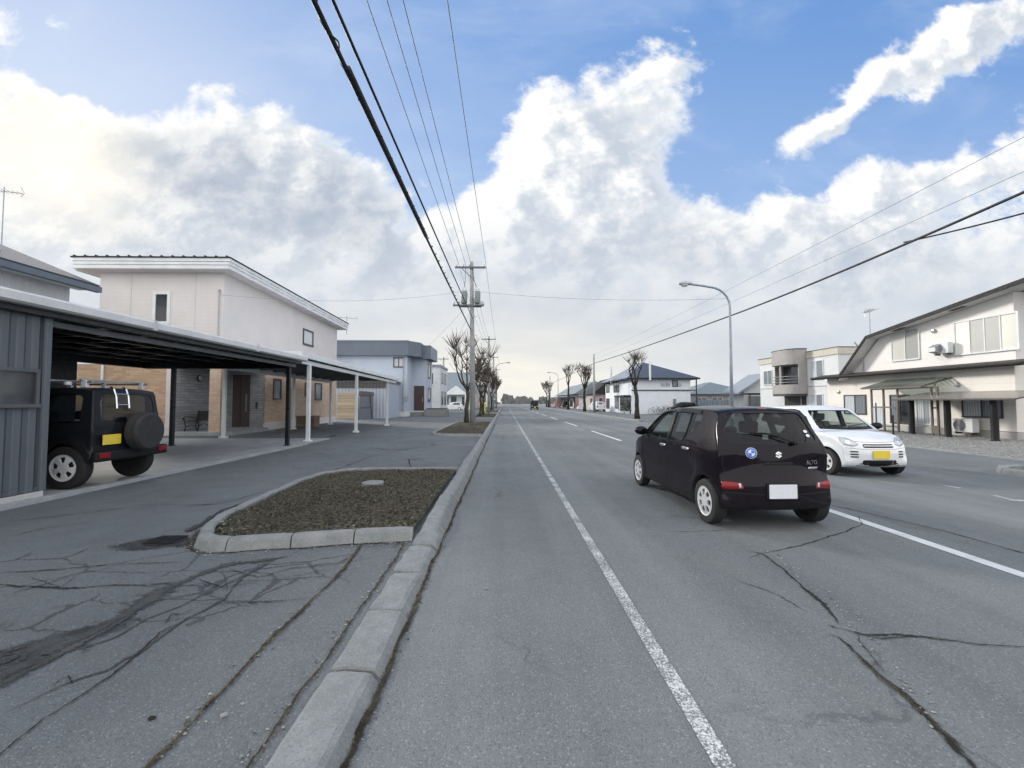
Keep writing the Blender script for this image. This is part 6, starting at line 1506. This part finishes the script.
for k in range(3): m.tube([(XA - .8, min(yb) + .1, 3.2 + k * .25), (XA - 1.3, min(yb) + .5, 3.2 + k * .25), (XA - 1.42, (min(yb) + max(yb)) / 2, 3.2 + k * .25), (XA - 1.3, max(yb) - .5, 3.2 + k * .25), (XA - .8, max(yb) - .1, 3.2 + k * .25)], .02, 5)
m.build('balcony_rail', 'galv', t)
m = MB(); m.box(XA - .012, XA - .004, min(yb) + .2, max(yb) - .2, .2, 2.0); m.build('entrance_shade', 'blackbeam', t)  # black sheet on the wall standing for the shade inside the entrance
for (p, fr) in (((810, 362, 823.5, 378.5), 'whitepvc'), ((810.5, 395, 823, 409), 'whitepvc')):
    a, b = on_x(p[0], p[1], XA), on_x(p[2], p[3], XA); window(t, '-x', a[1], b[1], b[2], a[2], XA, fr, 'curtain', 1, .07, panes=['dimcurtain', 'curtain'])
window(t, '-x', 41.3, 42.6, 3.2, 4.5, XA, 'whitepvc', 'dimcurtain', 1, .07)
m = MB(); m.tube([(XA - .06, 37.2, .2), (XA - .06, 37.2, 5.1)], .05, 6); m.build('downpipe', 'galv', t)

# garage with sloping roof, hipped house, fence
t = thing('white_garage', 'white garage with single sloping roof left of the apartment block', 'garage', (0, 0, 0))
m = MB(); m.prism([(27.6, 50, 0), (27.6, 50, 3.0), (30.2, 50, 4.6), (34, 50, 4.6), (34, 50, 0)], (0, 3, 0)); m.build('wall', 'whitewall', t)
m = MB(); m.prism([(26.6, 49.2, 2.4), (26.6, 49.2, 2.6), (30.1, 49.2, 4.85), (34.4, 49.2, 4.85), (34.4, 49.2, 4.65), (30.2, 49.2, 4.65)], (0, 4.2, 0)); m.build('roof', 'slatelt', t)
m = MB(); m.box(26.6, 31.0, 47.2, 49.15, 2.3, 2.48); m.build('porch_roof', 'darkeave', t)
for x in (26.8, 28.8, 30.6): m = MB(); m.box(x - .06, x + .06, 47.3, 47.42, 0, 2.3); m.build('porch_post', 'darkframe', t)
m = MB(); m.box(28.1, 30.2, 49.96, 49.995, 0.1, 2.2); m.build('door', 'dimcurtain', t)
t = thing('hipped_house', 'low house with pale grey hipped roof behind the grey fence', 'house', (0, 0, 0))
m = MB(); m.box(28.5, 38.0, 66, 76, 0, 2.7); m.build('wall', 'taupe', t); m = MB()
m.add([(27.6, 65.1, 2.7), (38.9, 65.1, 2.7), (38.9, 76.9, 2.7), (27.6, 76.9, 2.7), (33.2, 70, 4.7), (33.2, 72, 4.7)], [(3, 2, 1, 0), (0, 1, 4), (1, 2, 5, 4), (2, 3, 5), (3, 0, 4, 5)]); m.build('roof', 'tealroof', t)
for x in (29.2, 31.6, 34.2): window(t, '-y', x, x + 1.5, .9, 2.2, 66, 'whitepvc', 'glass_far', 1, .08)
t = thing('panel_fence', 'grey blue panel fence in front of the hipped house', 'fence', (0, 0, 0))
m = MB(); m.box(24.5, 30.0, 58.0, 58.08, .1, 1.75); m.build('panel', 'greyroof', t)
for k in range(5): m = MB(); m.box(24.5 + k * 1.37 - .05, 24.5 + k * 1.37 + .05, 57.93, 57.998, 0, 1.85); m.build('post', 'galv', t)
# shop building with faded blue roof
t = thing('shop_building', 'white two storey shop with faded blue hipped roof beyond the near tree', 'building', (0, 0, 0))
xa, xb, ya, yb2 = 15.85, 23.3, 54.4, 68.5; ze = 4.5
m = MB(); m.box(xa, xb, ya, yb2, 0, ze); m.build('wall', 'shopwall', t)
m = MB(); m.box(xa - .03, xb + .6, ya - .12, ya - .003, 2.92, 3.04); m.build('floor_band', 'darkframe', t)
m = MB(); e = .75; A_ = (19.4, 60.6, 7.05); B_ = (19.4, 63.5, 7.05); q = [(xa - e, ya - e, ze), (xb + e + .2, ya - e, ze), (xb + e + .2, yb2 + e, ze), (xa - e, yb2 + e, ze)]
m.add([q[0], q[1], A_, q[2], B_, q[3]], [(0, 1, 2), (1, 3, 4, 2)]); m.add([q[2], q[3], B_], [(0, 1, 2)]); m.build('roof', 'blueroof', t)
m = MB(); m.add([q[3], q[0], A_, B_], [(0, 1, 2, 3)]); m.build('faded_roof_face', 'blueroof_lt', t)
m = MB(); m.box(xa - e, xb + e + .2, ya - e, yb2 + e, ze - .16, ze - .004); m.build('eave', 'darkeave', t)
m = MB(); m.box(xb + .55, xb + .67, ya - .4, ya - .28, 0, ze - .16); m.build('eave_post', 'darkframe', t)
m = MB(); m.box(xb - .02, xb + .9, ya + 1, ya + 7, 0, 2.2); m.build('lean_to', 'slatelt', t)
for (p0, p1, q0, q1, mt) in ((606.5, 609.5, 382, 392, 'glass_far'), (613.8, 619, 380.5, 391.5, 'glass_far'), (606.5, 609.5, 399, 408, 'glass_far'), (615, 619, 398, 408, 'dimcurtain')):
    a, b = on_x(p0, q0, xa), on_x(p1, q1, xa); window(t, '-x', a[1], b[1], b[2], a[2], xa, 'darkframe', mt, 1, .09)
a, b = on_x(620.5, 396.5, xa), on_x(631, 411.5, xa); m = MB(); m.box(xa - .9, xa - .02, min(a[1], b[1]), max(a[1], b[1]), a[2] - .1, a[2] + .12); m.build('entrance_roof', 'darkeave', t); window(t, '-x', a[1], b[1], .15, a[2] - .15, xa, 'darkframe', 'glass_far', 2, .1)
a = on_y(673, 381, ya); b = on_y(677, 386, ya); window(t, '-y', a[0], b[0], b[2], a[2], ya, 'darkframe', 'dimcurtain', 0, .1)
a = on_y(673, 399, ya); b = on_y(676, 406, ya); window(t, '-y', a[0], b[0], b[2], a[2], ya, 'whitepvc', 'dimcurtain', 0, .1)
for px in (663, 668, 679.5): a = on_y(px, 384.5, ya); m = MB(); m.box(a[0] - .22, a[0] + .22, ya - .12, ya - .004, a[2] - .2, a[2] + .2); m.build('vent_hood', 'galv', t)
for fx, fy, fz in ((17.95, ya - .82, 6.45), (15.2, 62, 6.6)): MB().tube([(fx, fy, ze - .3), (fx, fy, fz)], .13, 8).build('flue_pipe', 'whitepvc', t)
# evergreen tubs by the shop door
def shrub(m, c, r, h, n, seed):
    rr = random.Random(seed)
    for _ in range(n):
        a = rr.uniform(0, 2 * pi); f = rr.random() ** .5; z = rr.random(); q = r * f * (1 - .4 * z)
        p = Vector((c[0] + q * cos(a), c[1] + q * sin(a), c[2] + z * h)); d = Vector((rr.gauss(0, 1), rr.gauss(0, 1), rr.gauss(0, 1))).normalized(); u = d.cross(Vector((0, 0, 1))).normalized() if abs(d.z) < .95 else Vector((1, 0, 0)); w = d.cross(u); s = r * rr.uniform(.10, .2)
        m.add([p - u * s, p + w * s * .6, p + u * s, p - w * s * .6], [(0, 1, 2, 3)])
for px, lb in ((622.5, 'leafy potted evergreen left of the shop door'), (627.5, 'leafy potted evergreen right of the shop door')):
    p = on_x(px, 412, xa - 1.2); t = thing('potted_shrub', lb, 'plant', (p[0], p[1], 0)); m = MB(); m.lathe([(.22, 0), (.3, .4), (.27, .4), (.25, .35), (0, .35)], 12); m.build('pot', 'whitepvc', t); m = MB(); shrub(m, (0, 0, .4), .5, 1.3, 220, int(px)); m.build('foliage', 'hedge', t)
def bicycle(x, y, rz, lb):
    t = thing('bicycle', lb, 'bicycle', (x, y, 0), rz, 'bicycles by the shop wall')
    for wx in (-.52, .52): m = MB(); m.tube([(wx + .33 * cos(a), 0, .34 + .33 * sin(a)) for a in [2 * pi * k / 20 for k in range(21)]], .022, 6, False); [m.tube([(wx, 0, .34), (wx + .32 * cos(a), 0, .34 + .32 * sin(a))], .005, 4) for a in [pi * k / 4 for k in range(8)]]; m.build('wheel', 'blackplastic', t)
    m = MB(); 
    for a, b in (((-.52, 0, .34), (-.12, 0, .30)), ((-.12, 0, .30), (-.24, 0, .82)), ((-.52, 0, .34), (-.22, 0, .75)), ((-.12, 0, .30), (.38, 0, .72)), ((-.22, 0, .72), (.36, 0, .80)), ((.52, 0, .34), (.34, 0, .95))): m.tube([a, b], .02, 6)
    m.build('frame', 'galv', t); m = MB(); m.box(-.36, -.12, -.07, .07, .83, .88); m.build('saddle', 'blackplastic', t); m = MB(); m.tube([(.20, -.25, .98), (.34, -.2, .98), (.34, .2, .98), (.20, .25, .98)], .016, 6); m.build('handlebar', 'blackplastic', t)
for i, px in enumerate((655, 660, 664)): p = on_y(px, 413.2, 53.4); bicycle(p[0], 53.4 - .25 * i, .2 * i, ('left', 'middle', 'right')[i] + ' bicycle of the three parked by the white shop wall')
t = thing('shop_sign', 'white standing board with arched top beside the bicycles', 'sign', (on_y(669, 413, 53.2)[0], 53.2, 0)); m = MB(); m.prism([(-.35, 0, .1), (.35, 0, .1), (.35, 0, 1.3), (.2, 0, 1.6), (-.2, 0, 1.6), (-.35, 0, 1.3)], (0, .06, 0)); m.build('board', 'plate_white', t); m = MB(); m.box(-.3, .3, -.2, .26, 0, .1); m.build('foot', 'darkframe', t)
# low dark roofed house and market frontage beyond the right pole
t = thing('dark_roof_house', 'small house with dark gable roof and red brown wall beyond the right pole', 'house', (0, 0, 0))
m = MB(); m.box(15.5, 21, 75, 83, 0, 2.9); m.build('wall', 'redbrown', t); m = MB(); m.prism([(14.9, 74.4, 2.9), (21.6, 74.4, 2.9), (18.3, 74.4, 5.6)], (0, 9.2, 0)); m.build('roof', 'darkeave', t)
for x in (16.2, 18.6): window(t, '-y', x, x + 1.4, .8, 2.2, 75, 'whitepvc', 'glass_far', 1, .1)
window(t, '-x', 77, 79, .8, 2.2, 15.5, 'whitepvc', 'glass_far', 1, .1)
t = thing('market_front', 'low white shop row with dark awnings in the right distance', 'building', (0, 0, 0))
m = MB(); m.box(15.5, 24, 92, 128, 0, 3.2); m.build('wall', 'whitewall', t); m = MB(); m.box(13.2, 24.3, 91.5, 128.4, 2.6, 2.85); m.build('awning', 'slate', t); m = MB(); m.prism([(14.5, 91.6, 3.2), (24.5, 91.6, 3.2), (19, 91.6, 6.0)], (0, 36, 0)); m.build('roof', 'tealroof', t)
for k in range(6): window(t, '-x', 93.5 + k * 6, 97.5 + k * 6, .5, 2.3, 15.5, 'darkframe', 'glass_far', 2, .1)
for i, (px, lb) in enumerate(((558.5, 'tall red banner flag left of the bare far tree'), (578, 'pale red banner flag just left of the nearer bare tree'), (605.5, 'faded red banner flag by the white shop corner'))):
    Y = (105, 88, 72)[i]; p = on_y(px, 402, Y); t = thing('banner_flag', lb, 'flag', (p[0], Y, 0)); m = MB(); m.tube([(-.45, 0, 0), (-.45, 0, 2.6)], .04, 6); m.build('pole', 'galv', t); m = MB(); m.box(-.43, .15, -.015, .015, .7, 2.4); m.build('cloth', 'red', t); m = MB(); m.lathe([(.3, 0), (.28, .08), (0, .1)], 10, 'z', (-.45, 0, 0)); m.build('foot', 'conc', t)
# ------------------------------------------------------------------ poles, lamps, wires, trees, far things
def utility_pole(x, y, h, lb, arm=True, trans=False, group=None, lean=(0, 0), grey=True):
    t = thing('utility_pole', lb, 'utility pole', (x, y, AP if x < 0 else 0), 0, group); r = .17
    m = MB(); m.tube([(0, 0, 0), (lean[0] * .5, lean[1] * .5, h * .5), (lean[0], lean[1], h)], [r, r * .85, r * .62], 16); m.build('shaft', 'pole', t, smooth=True)
    lx, ly = lean
    if arm:
        m = MB(); m.box(lx - .95, lx + .85, ly - .16, ly - .07, h - .42, h - .32); m.bar((lx - .6, ly - .13, h - .4), (lx, ly - .13, h - .95), .04); m.build('crossarm', 'greybeam', t)
        for q in (-.85, -.45, -.12, .75): m = MB(); m.lathe([(.03, 0), (.055, .03), (.03, .07), (.055, .11), (.03, .16)], 10, 'z', (lx + q, ly - .115, h - .32)); m.build('insulator', 'whitepvc', t)
    if trans:
        zt = h - 2.05
        m = MB(); m.box(lx - 1.05, lx + .75, ly - .18, ly - .10, zt - .62, zt - .52); m.box(lx - .75, lx + .6, ly + .12, ly + .18, zt - .62, zt - .52); m.build('lower_crossarm', 'greybeam', t)
        for q in (-.40, .36):
            m = MB(); m.lathe([(.15, 0), (.18, .03), (.19, .08), (.19, .68), (.17, .72), (.08, .75), (0, .76)], 18, 'z', (lx + q, ly - .28, zt - .5)); tr = m.build('transformer', 'trafo', t, auto=40)
            for k in (-.09, .09): m = MB(); m.lathe([(.035, 0), (.05, .05), (.03, .09), (.045, .13), (.02, .18)], 8, 'z', (lx + q + k, ly - .28, zt + .30)); m.build('bushing', 'whitepvc', tr)
        for q in (-1.0, -.72, .6, .72): m = MB(); m.lathe([(.05, 0), (.07, .06), (.07, .18), (.03, .22)], 8, 'z', (lx + q, ly - .14, zt - .52)); m.build('fuse_holder', 'whitepvc', t)
        m = MB(); m.tube([(lx - .35, ly - .1, h - .3), (lx - .35, ly - .14, zt + .9), (lx - .4, ly - .2, zt + .48)], .014, 5); m.tube([(lx + .1, ly - .12, h - .3), (lx + .15, ly - .14, zt + .9), (lx + .35, ly - .2, zt + .48)], .014, 5); m.build('drop_lead', 'cable', t)
        for zz in (h - 3.2, h - 4.4): m = MB(); m.lathe([(r * .80, 0), (r * .80, .06)], 16, 'z', (lx * .6, ly * .6, zz)); m.build('band', 'galv', t)
        for k in range(10): m = MB(); m.bar((lx * .5, 0, 2.6 + k * .55), (lx * .5 + (.30 if k % 2 else -.30), 0, 2.6 + k * .55), .022); m.build('climbing_step', 'galv', t)
    return t
PX, PY, PZ = -1.86, 25.4, 9.75
utility_pole(PX, PY, PZ - .05, 'tall concrete utility pole with two grey transformers in the left planting bed', True, True, lean=(-.12, 0))
utility_pole(-2.0, 54, 9.6, 'second utility pole down the left kerb with crossarm', True); utility_pole(-2.0, 76, 9.6, 'third utility pole down the left kerb behind the trees', True); utility_pole(-2.0, 104, 9.5, 'farthest utility pole on the left kerb', True)
utility_pole(-10.0, 71, 8.8, 'thin utility pole with side boxes between white block and store', True)
utility_pole(12.1, 59, 8.0, 'plain concrete pole without crossarm before the white shop', False)
utility_pole(12.2, 118, 8.5, 'distant thin pole on the right near the low shop row', False)
def street_lamp(x, y, h, reach, side, lb):
    t = thing('street_lamp', lb, 'street lamp', (x, y, 0)); r = .085
    P = [(0, 0, 0), (0, 0, h * .5), (0, 0, h - 1.0)] + [(side * (1 - cos(a)) * 1.0, 0, h - 1.0 + sin(a) * .95) for a in [radians(15 * k) for k in range(1, 6)]] + [(side * 1.35, 0, h + .02), (side * reach, 0, h + .10)]
    m = MB(); m.tube(P, [r, r * .8] + [r * .62] * (len(P) - 2), 12); m.build('pole', 'polemetal', t, smooth=True)
    m = MB(); m.lathe([(.14, 0), (.13, .05), (.10, .3), (.088, .35)], 14); m.build('base', 'polemetal', t)
    m = MB(); m.box(-.07, .07, -.11, -.08, .7, 1.1); m.build('access_cover', 'galv', t)
    m = MB(); m.lathe([(0, -.30), (.08, -.26), (.13, -.1), (.14, .05), (.10, .22), (.06, .34)], 16, 'x'); m.v = [(side * -a + side * (reach + .2), b, c * .75 + h + .12) for a, b, c in m.v]; hd = m.build('lamp_head', 'galv', t, smooth=True)
    m = MB(); m.lathe([(0, -.09), (.08, -.075), (.125, -.02), (.13, 0)], 16, 'z'); m.v = [(a * 1.5 + side * (reach + .2), b, c + h + .05) for a, b, c in m.v]; m.build('lamp_glass', 'lampglass', hd, smooth=True)
    return t
street_lamp(10.95, 20.9, 7.15, 2.0, -1, 'tall grey steel street lamp with curved arm behind the black hatchback')
street_lamp(-1.6, 73, 8.0, 2.0, 1, 'far street lamp leaning over the road from the left trees'); street_lamp(12.2, 100, 8.2, 2.0, -1, 'small distant street lamp in the middle right')
def cable(lb, pts, r, sag=0.0, mat='cable', n=18, group='overhead wires', name='overhead_cable'):
    P = []
    for (a, b) in zip(pts, pts[1:]):
        a, b = Vector(a), Vector(b)
        for k in range(n):
            t = k / n; p = a.lerp(b, t); p.z -= sag * 4 * t * (1 - t); P.append(p)
    P.append(Vector(pts[-1])); m = MB(); m.tube(P, r, 6); o = m.build(name, mat, smooth=True); return tag(o, lb, 'cable', group)
ex = lambda px, py, X: on_x(px, py, X)
zb = 5.75
BACK = -22.0
L = PX - .12
cable('thickest black overhead cable sweeping from the top edge to the transformer pole', [(-1.93, BACK, 5.7), (-1.93, 3.2, 5.55), (L - .02, PY - .2, 5.72)], .030, .04)
cable('second black cable just right of the thickest one', [(-1.76, BACK, 5.8), (-1.76, 3.2, 5.58), (L + .1, PY - .2, 6.35)], .020, .03)
m = MB(); P = []
for k in range(200):
    f = k / 199; y = 3.0 + f * 15; P.append((-1.93 + .040 * cos(k * .8), y, 5.565 + .02 * f + .040 * sin(k * .8)))
m.tube(P, .010, 5); tag(m.build('overhead_cable', 'cable', smooth=True), 'thin spiral wire wound around the thickest black cable', 'cable', 'overhead wires')
cable('black protective sleeve around the thickest cable near the top of the photo', [(-1.93, 5.2, 5.57), (-1.95, 10.6, 5.58)], .050)
for i, (xx, lb) in enumerate(((-2.78, 'leftmost thin wire reaching the pole top crossarm'), (-2.38, 'second thin wire from the left on the crossarm'), (-2.06, 'third thin wire from the left on the crossarm'), (-1.18, 'lone right hand wire on the crossarm end'))):
    cable(lb, [(xx, BACK, 9.75), (xx + .05, PY - .1, 9.62)], .011, .22, 'cable_grey'); cable(lb.replace('wire', 'wire section beyond the pole,'), [(xx + .05, PY - .1, 9.62), (xx, 54, 9.4), (xx, 104, 9.2)], .010, .3, 'cable_grey')
cable('black cable running on from the transformer pole down the left side', [(L, PY, 5.72), (-2.0, 54, 5.6), (-2.0, 104, 5.6)], .03, .3)
RX = 12.05
cable('heavy black cable sagging along the right side past the street lamp', [(RX, -30, 6.9), (RX, 8.2, 6.45), (RX, 22, 6.1), (RX, 59, 6.75), (RX, 118, 6.4)], .035, .10)
cable('short black branch line joining the heavy right cable', [(13.8, -10, 6.0), (13.1, 9, 6.1), (RX, 12.8, 6.32)], .022, .05)
cable('upper thin wire high on the right side', [(RX, -30, 8.6), (RX, 10, 7.65), (RX, 59, 7.9)], .0075, .2, 'cable_grey'); cable('lower thin wire on the right side above the heavy cable', [(RX, -30, 7.5), (RX, 10, 6.85), (RX, 59, 7.3)], .0075, .2, 'cable_grey')
cable('thin wire crossing the road from transformer pole to street lamp', [(PX, PY, 8.0), (10.9, 20.95, 6.55)], .007, .25, 'cable_grey')
cable('service wire from transformer pole to the brick house', [(PX, PY, 8.1), (-12.5, 19.15, 6.2)], .006, .45, 'cable_grey'); cable('service wire from transformer pole down to the carport side', [(PX, PY, 7.6), (-9.9, 43.4, 5.4)], .008, .4, 'cable_grey'); cable('service wire from transformer pole to the white block', [(PX, PY, 7.2), (-8.6, 56, 5.7)], .008, .4, 'cable_grey')
# pruned bare street trees
def tree(x, y, h, seed, lb, mat='bark', fork=None, spread=1.0, z0=None, tr=.16, limbs=4, tw=.009, ntw=9, name='bare_tree'):
    rr = random.Random(seed); t = thing(name, lb, 'tree', (x, y, z0 if z0 is not None else (AP + .05 if x < 0 else .08)), 0, 'pruned trees along the street')
    fork = fork or h * .42; P = []; px, py = 0, 0
    for k in range(8):
        f = k / 7; P.append((px, py, f * fork)); px += rr.gauss(0, .035); py += rr.gauss(0, .03)
    m = MB(); m.tube(P, [tr * (1.35 - .25 * min(1, k * .7)) if k < 2 else tr * (1 - .03 * k) for k in range(8)], 12); m.build('trunk', mat, t, smooth=True)
    br = MB(); twg = MB(); top = Vector(P[-1])
    def limb(a, d, l, r, lev):
        n = 6; pts = [a - d * r * .7]; rad = [r]; p = a.copy(); dd = d.copy()
        for k in range(n):
            dd = (dd + Vector((rr.gauss(0, .17), rr.gauss(0, .17), .16 + rr.gauss(0, .08)))).normalized(); p = p + dd * l / n; pts.append(p.copy()); rad.append(r * (1 - .45 * (k + 1) / n) * rr.uniform(.92, 1.12))
        if lev == 0 or rr.random() < .4: rad[-1] *= 1.2      # pollard knob
        br.tube(pts, rad, 7)
        if lev > 0:
            for q in range(rr.choice((2, 2, 3))):
                az = rr.uniform(0, 2 * pi); side = Vector((cos(az), sin(az), .45)).normalized(); limb(pts[-1] if q else pts[-2], (dd * .55 + side * .75).normalized(), l * rr.uniform(.5, .75), rad[-2] * .72, lev - 1)
        nt = int(ntw * 1.5) if lev == 0 else ntw // 2
        for q in range(nt):
            az = rr.uniform(0, 2 * pi); e = Vector((cos(az) * .8, sin(az) * .8, rr.uniform(.4, 1.4))).normalized(); b = pts[-1] if rr.random() < .65 else pts[rr.randint(3, n)]; L_ = h * rr.uniform(.06, .16)
            mid = b + e * L_ * .5 + Vector((rr.gauss(0, .03), rr.gauss(0, .03), .02)); twg.tube([b, mid, b + e * L_ + Vector((0, 0, L_ * .18))], [tw, tw * .8, tw * .45], 4)
    for k in range(limbs):
        az = 2 * pi * k / limbs + rr.uniform(-.4, .4); d = Vector((cos(az) * spread * .75, sin(az) * spread * .55, 1.0)).normalized(); limb(top, d, h * rr.uniform(.24, .34), tr * .46, 1)
    br.build('branches', mat, t, smooth=True); twg.build('twigs', 'twig', t)
    return t
tree(-2.47, 28.4, 6.2, 5, 'near left bare street tree leaning beside the transformer pole', 'bark', 2.1, .62, limbs=5, tr=.145, tw=.014, ntw=16)
tree(-2.35, 41, 6.3, 8, 'second bare street tree just behind the transformer pole', 'bark_dark', 1.9, .8, limbs=6, tr=.13, tw=.016, ntw=16); tree(-2.3, 46.5, 6.5, 13, 'third bare street tree in the left row', 'bark_dark', 1.8, .8, limbs=6, tr=.13, tw=.016, ntw=16)
tree(-2.2, 60, 6.7, 21, 'fourth bare street tree in the left row', 'bark_dark', 2.0, .8, limbs=6, tr=.14, ntw=14, tw=.018); tree(-2.2, 67, 6.5, 22, 'fifth bare street tree far along the left row', 'bark_dark', 2.0, .8, limbs=6, tr=.14, ntw=14, tw=.02); tree(-2.2, 82, 6.5, 27, 'last bare street tree of the left row', 'bark_dark', 2.0, .8, limbs=6, tr=.15, ntw=14, tw=.025)
tree(11.05, 36.3, 5.9, 33, 'nearest bare pollarded tree on the right in front of the white shop', 'bark_dark', 2.7, .85, limbs=4, tr=.19, ntw=14, tw=.012)
tree(11.9, 65, 6.4, 41, 'bushy bare tree just left of the plain right pole', 'bark_dark', 3.2, .7, limbs=6, tr=.21, ntw=14, tw=.018); tree(11.8, 81, 6.6, 44, 'narrow bare tree left of the bushy one on the right', 'bark_dark', 4.4, .35, limbs=4, tr=.20, ntw=12, tw=.02)
tree(11.8, 118, 6.5, 52, 'small distant bare tree above the road end', 'bark_dark', 3.4, .7, limbs=5, tr=.2, tw=.03); tree(12.2, 128, 6.5, 57, 'farthest bare tree on the right', 'bark_dark', 3.4, .7, limbs=5, tr=.2, tw=.03)
# far wood across the end of the road, haze mixed into its pale colour
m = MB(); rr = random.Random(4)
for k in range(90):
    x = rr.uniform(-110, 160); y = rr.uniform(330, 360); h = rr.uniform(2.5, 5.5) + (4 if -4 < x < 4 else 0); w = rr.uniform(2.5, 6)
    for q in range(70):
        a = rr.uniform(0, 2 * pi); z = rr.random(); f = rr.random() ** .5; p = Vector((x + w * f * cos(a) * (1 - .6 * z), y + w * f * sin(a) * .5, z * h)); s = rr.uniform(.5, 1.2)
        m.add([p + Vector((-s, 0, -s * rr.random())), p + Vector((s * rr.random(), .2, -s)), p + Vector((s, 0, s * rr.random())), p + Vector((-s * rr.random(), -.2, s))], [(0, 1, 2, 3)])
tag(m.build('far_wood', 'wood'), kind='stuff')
# ------------------------------------------------------------------ cars
a = make_black_hatch(); a.location = (3.155, 6.70, .003); a.rotation_euler = (0, 0, radians(1.8)); a.scale = (1, 1, .98)
b = make_white_hatch(); b.location = (7.40, 10.2, .003); b.rotation_euler = (0, 0, pi); b.scale = (1, 1, .975)
c = make_offroader(); c.location = (-8.27, 7.88, .093); c.rotation_euler = (0, 0, pi / 2)
def far_car(name, label, cat, mat, loc, rz, van=False):
    root = thing(name, label, cat, loc, rz); W = .74; h = 1.85 if van else 1.5; R = .29
    w = lambda y, z: W - .25 * max(0, z - .95) * (.4 if van else 1) - .08 * max(0, abs(y) - 1.3) ** 2
    top = [(-1.7, .5), (-1.68, .9), (-1.6, h - .15), (-1.45, h - .02), (-.5, h), (.5, h - .02), (.8, h - .15), (1.25, 1.05), (1.6, .9), (1.7, .5)] if van else [(-1.7, .5), (-1.66, .9), (-1.45, 1.25), (-1.25, h - .05), (-.3, h), (.25, h - .06), (.95, 1.0), (1.5, .85), (1.68, .65), (1.7, .5)]
    bot = [(-1.7, .5), (-1.66, .25), (0, .2), (1.66, .25), (1.7, .5)]
    sh = shell(top, bot, w, .06, .08, .03, n=36); sk = Skin(sh); sharp(sh, 40); sh.materials.append(T(mat)); sh.name = 'body'
    o = bpy.data.objects.new('body', sh); COL.objects.link(o); o.parent = root
    zt = h - .14
    for ax in 'LR': sk.patch(ax, [(-1.25, 1.0), (.75, 1.0), (.45, zt), (-1.2, zt)], .004, 2, .006).build('side_window', 'privacy', root, smooth=True)
    sk.patch('F', [(-.55, 1.08), (.55, 1.08), (.5, zt - .02), (-.5, zt - .02)], .004, 2, .006).build('windshield', 'privacy', root, smooth=True); sk.patch('B', [(-.52, 1.02), (.52, 1.02), (.48, zt), (-.48, zt)], .004, 2, .006).build('rear_window', 'privacy', root, smooth=True)
    wm = wheel_meshes(R, .15, .19, (6, .4, .76, .3))
    for ay in (-1.15, 1.15):
        for sx in (-1, 1): add_wheel(root, wm, sx * (W - .06), ay, R)
    for sx in (-1, 1):
        sk.patch('F', rrect(*sorted((sx * .38, sx * .62)), .62, .76, .03), .008, 2, .02).build('headlamp', 'clearlens', root, smooth=True); sk.patch('B', rrect(*sorted((sx * .54, sx * .66)), .6, .9, .03), .008, 2, .02).build('tail_lamp', 'redlens', root, smooth=True)
    sk.patch('F', rrect(-.165, .165, .40, .565, .01), .012, 2, .02).build('number_plate', 'plate_yellow', root); sk.patch('B', rrect(-.165, .165, .45, .615, .01), .012, 2, .02).build('number_plate', 'plate_white', root)
    return root
far_car('dark_van', 'dark van far down the middle of the road', 'van', 'black_car', (5.9, 88, 0), pi, True)
far_car('white_car', 'white car parked at the foot of the plain right pole', 'car', 'white_car', (13.9, 66, .1), .2)
far_car('dark_car', 'dark car parked against the wall of the white shop', 'car', 'black_car', (21.3, 52.3, 0), pi / 2)
far_car('white_car', 'white car parked under the far store canopy', 'car', 'white_car', (-9.2, 78, 0), pi / 2)
far_car('dark_car', 'dark car parked before the distant low shop row', 'car', 'black_car', (13.6, 98, .1), 0); far_car('red_car', 'small red car in the distance left of the low shop row', 'car', 'red', (13.4, 112, .1), 0)
for o in list(bpy.data.meshes):
    if o.users == 0: bpy.data.meshes.remove(o)
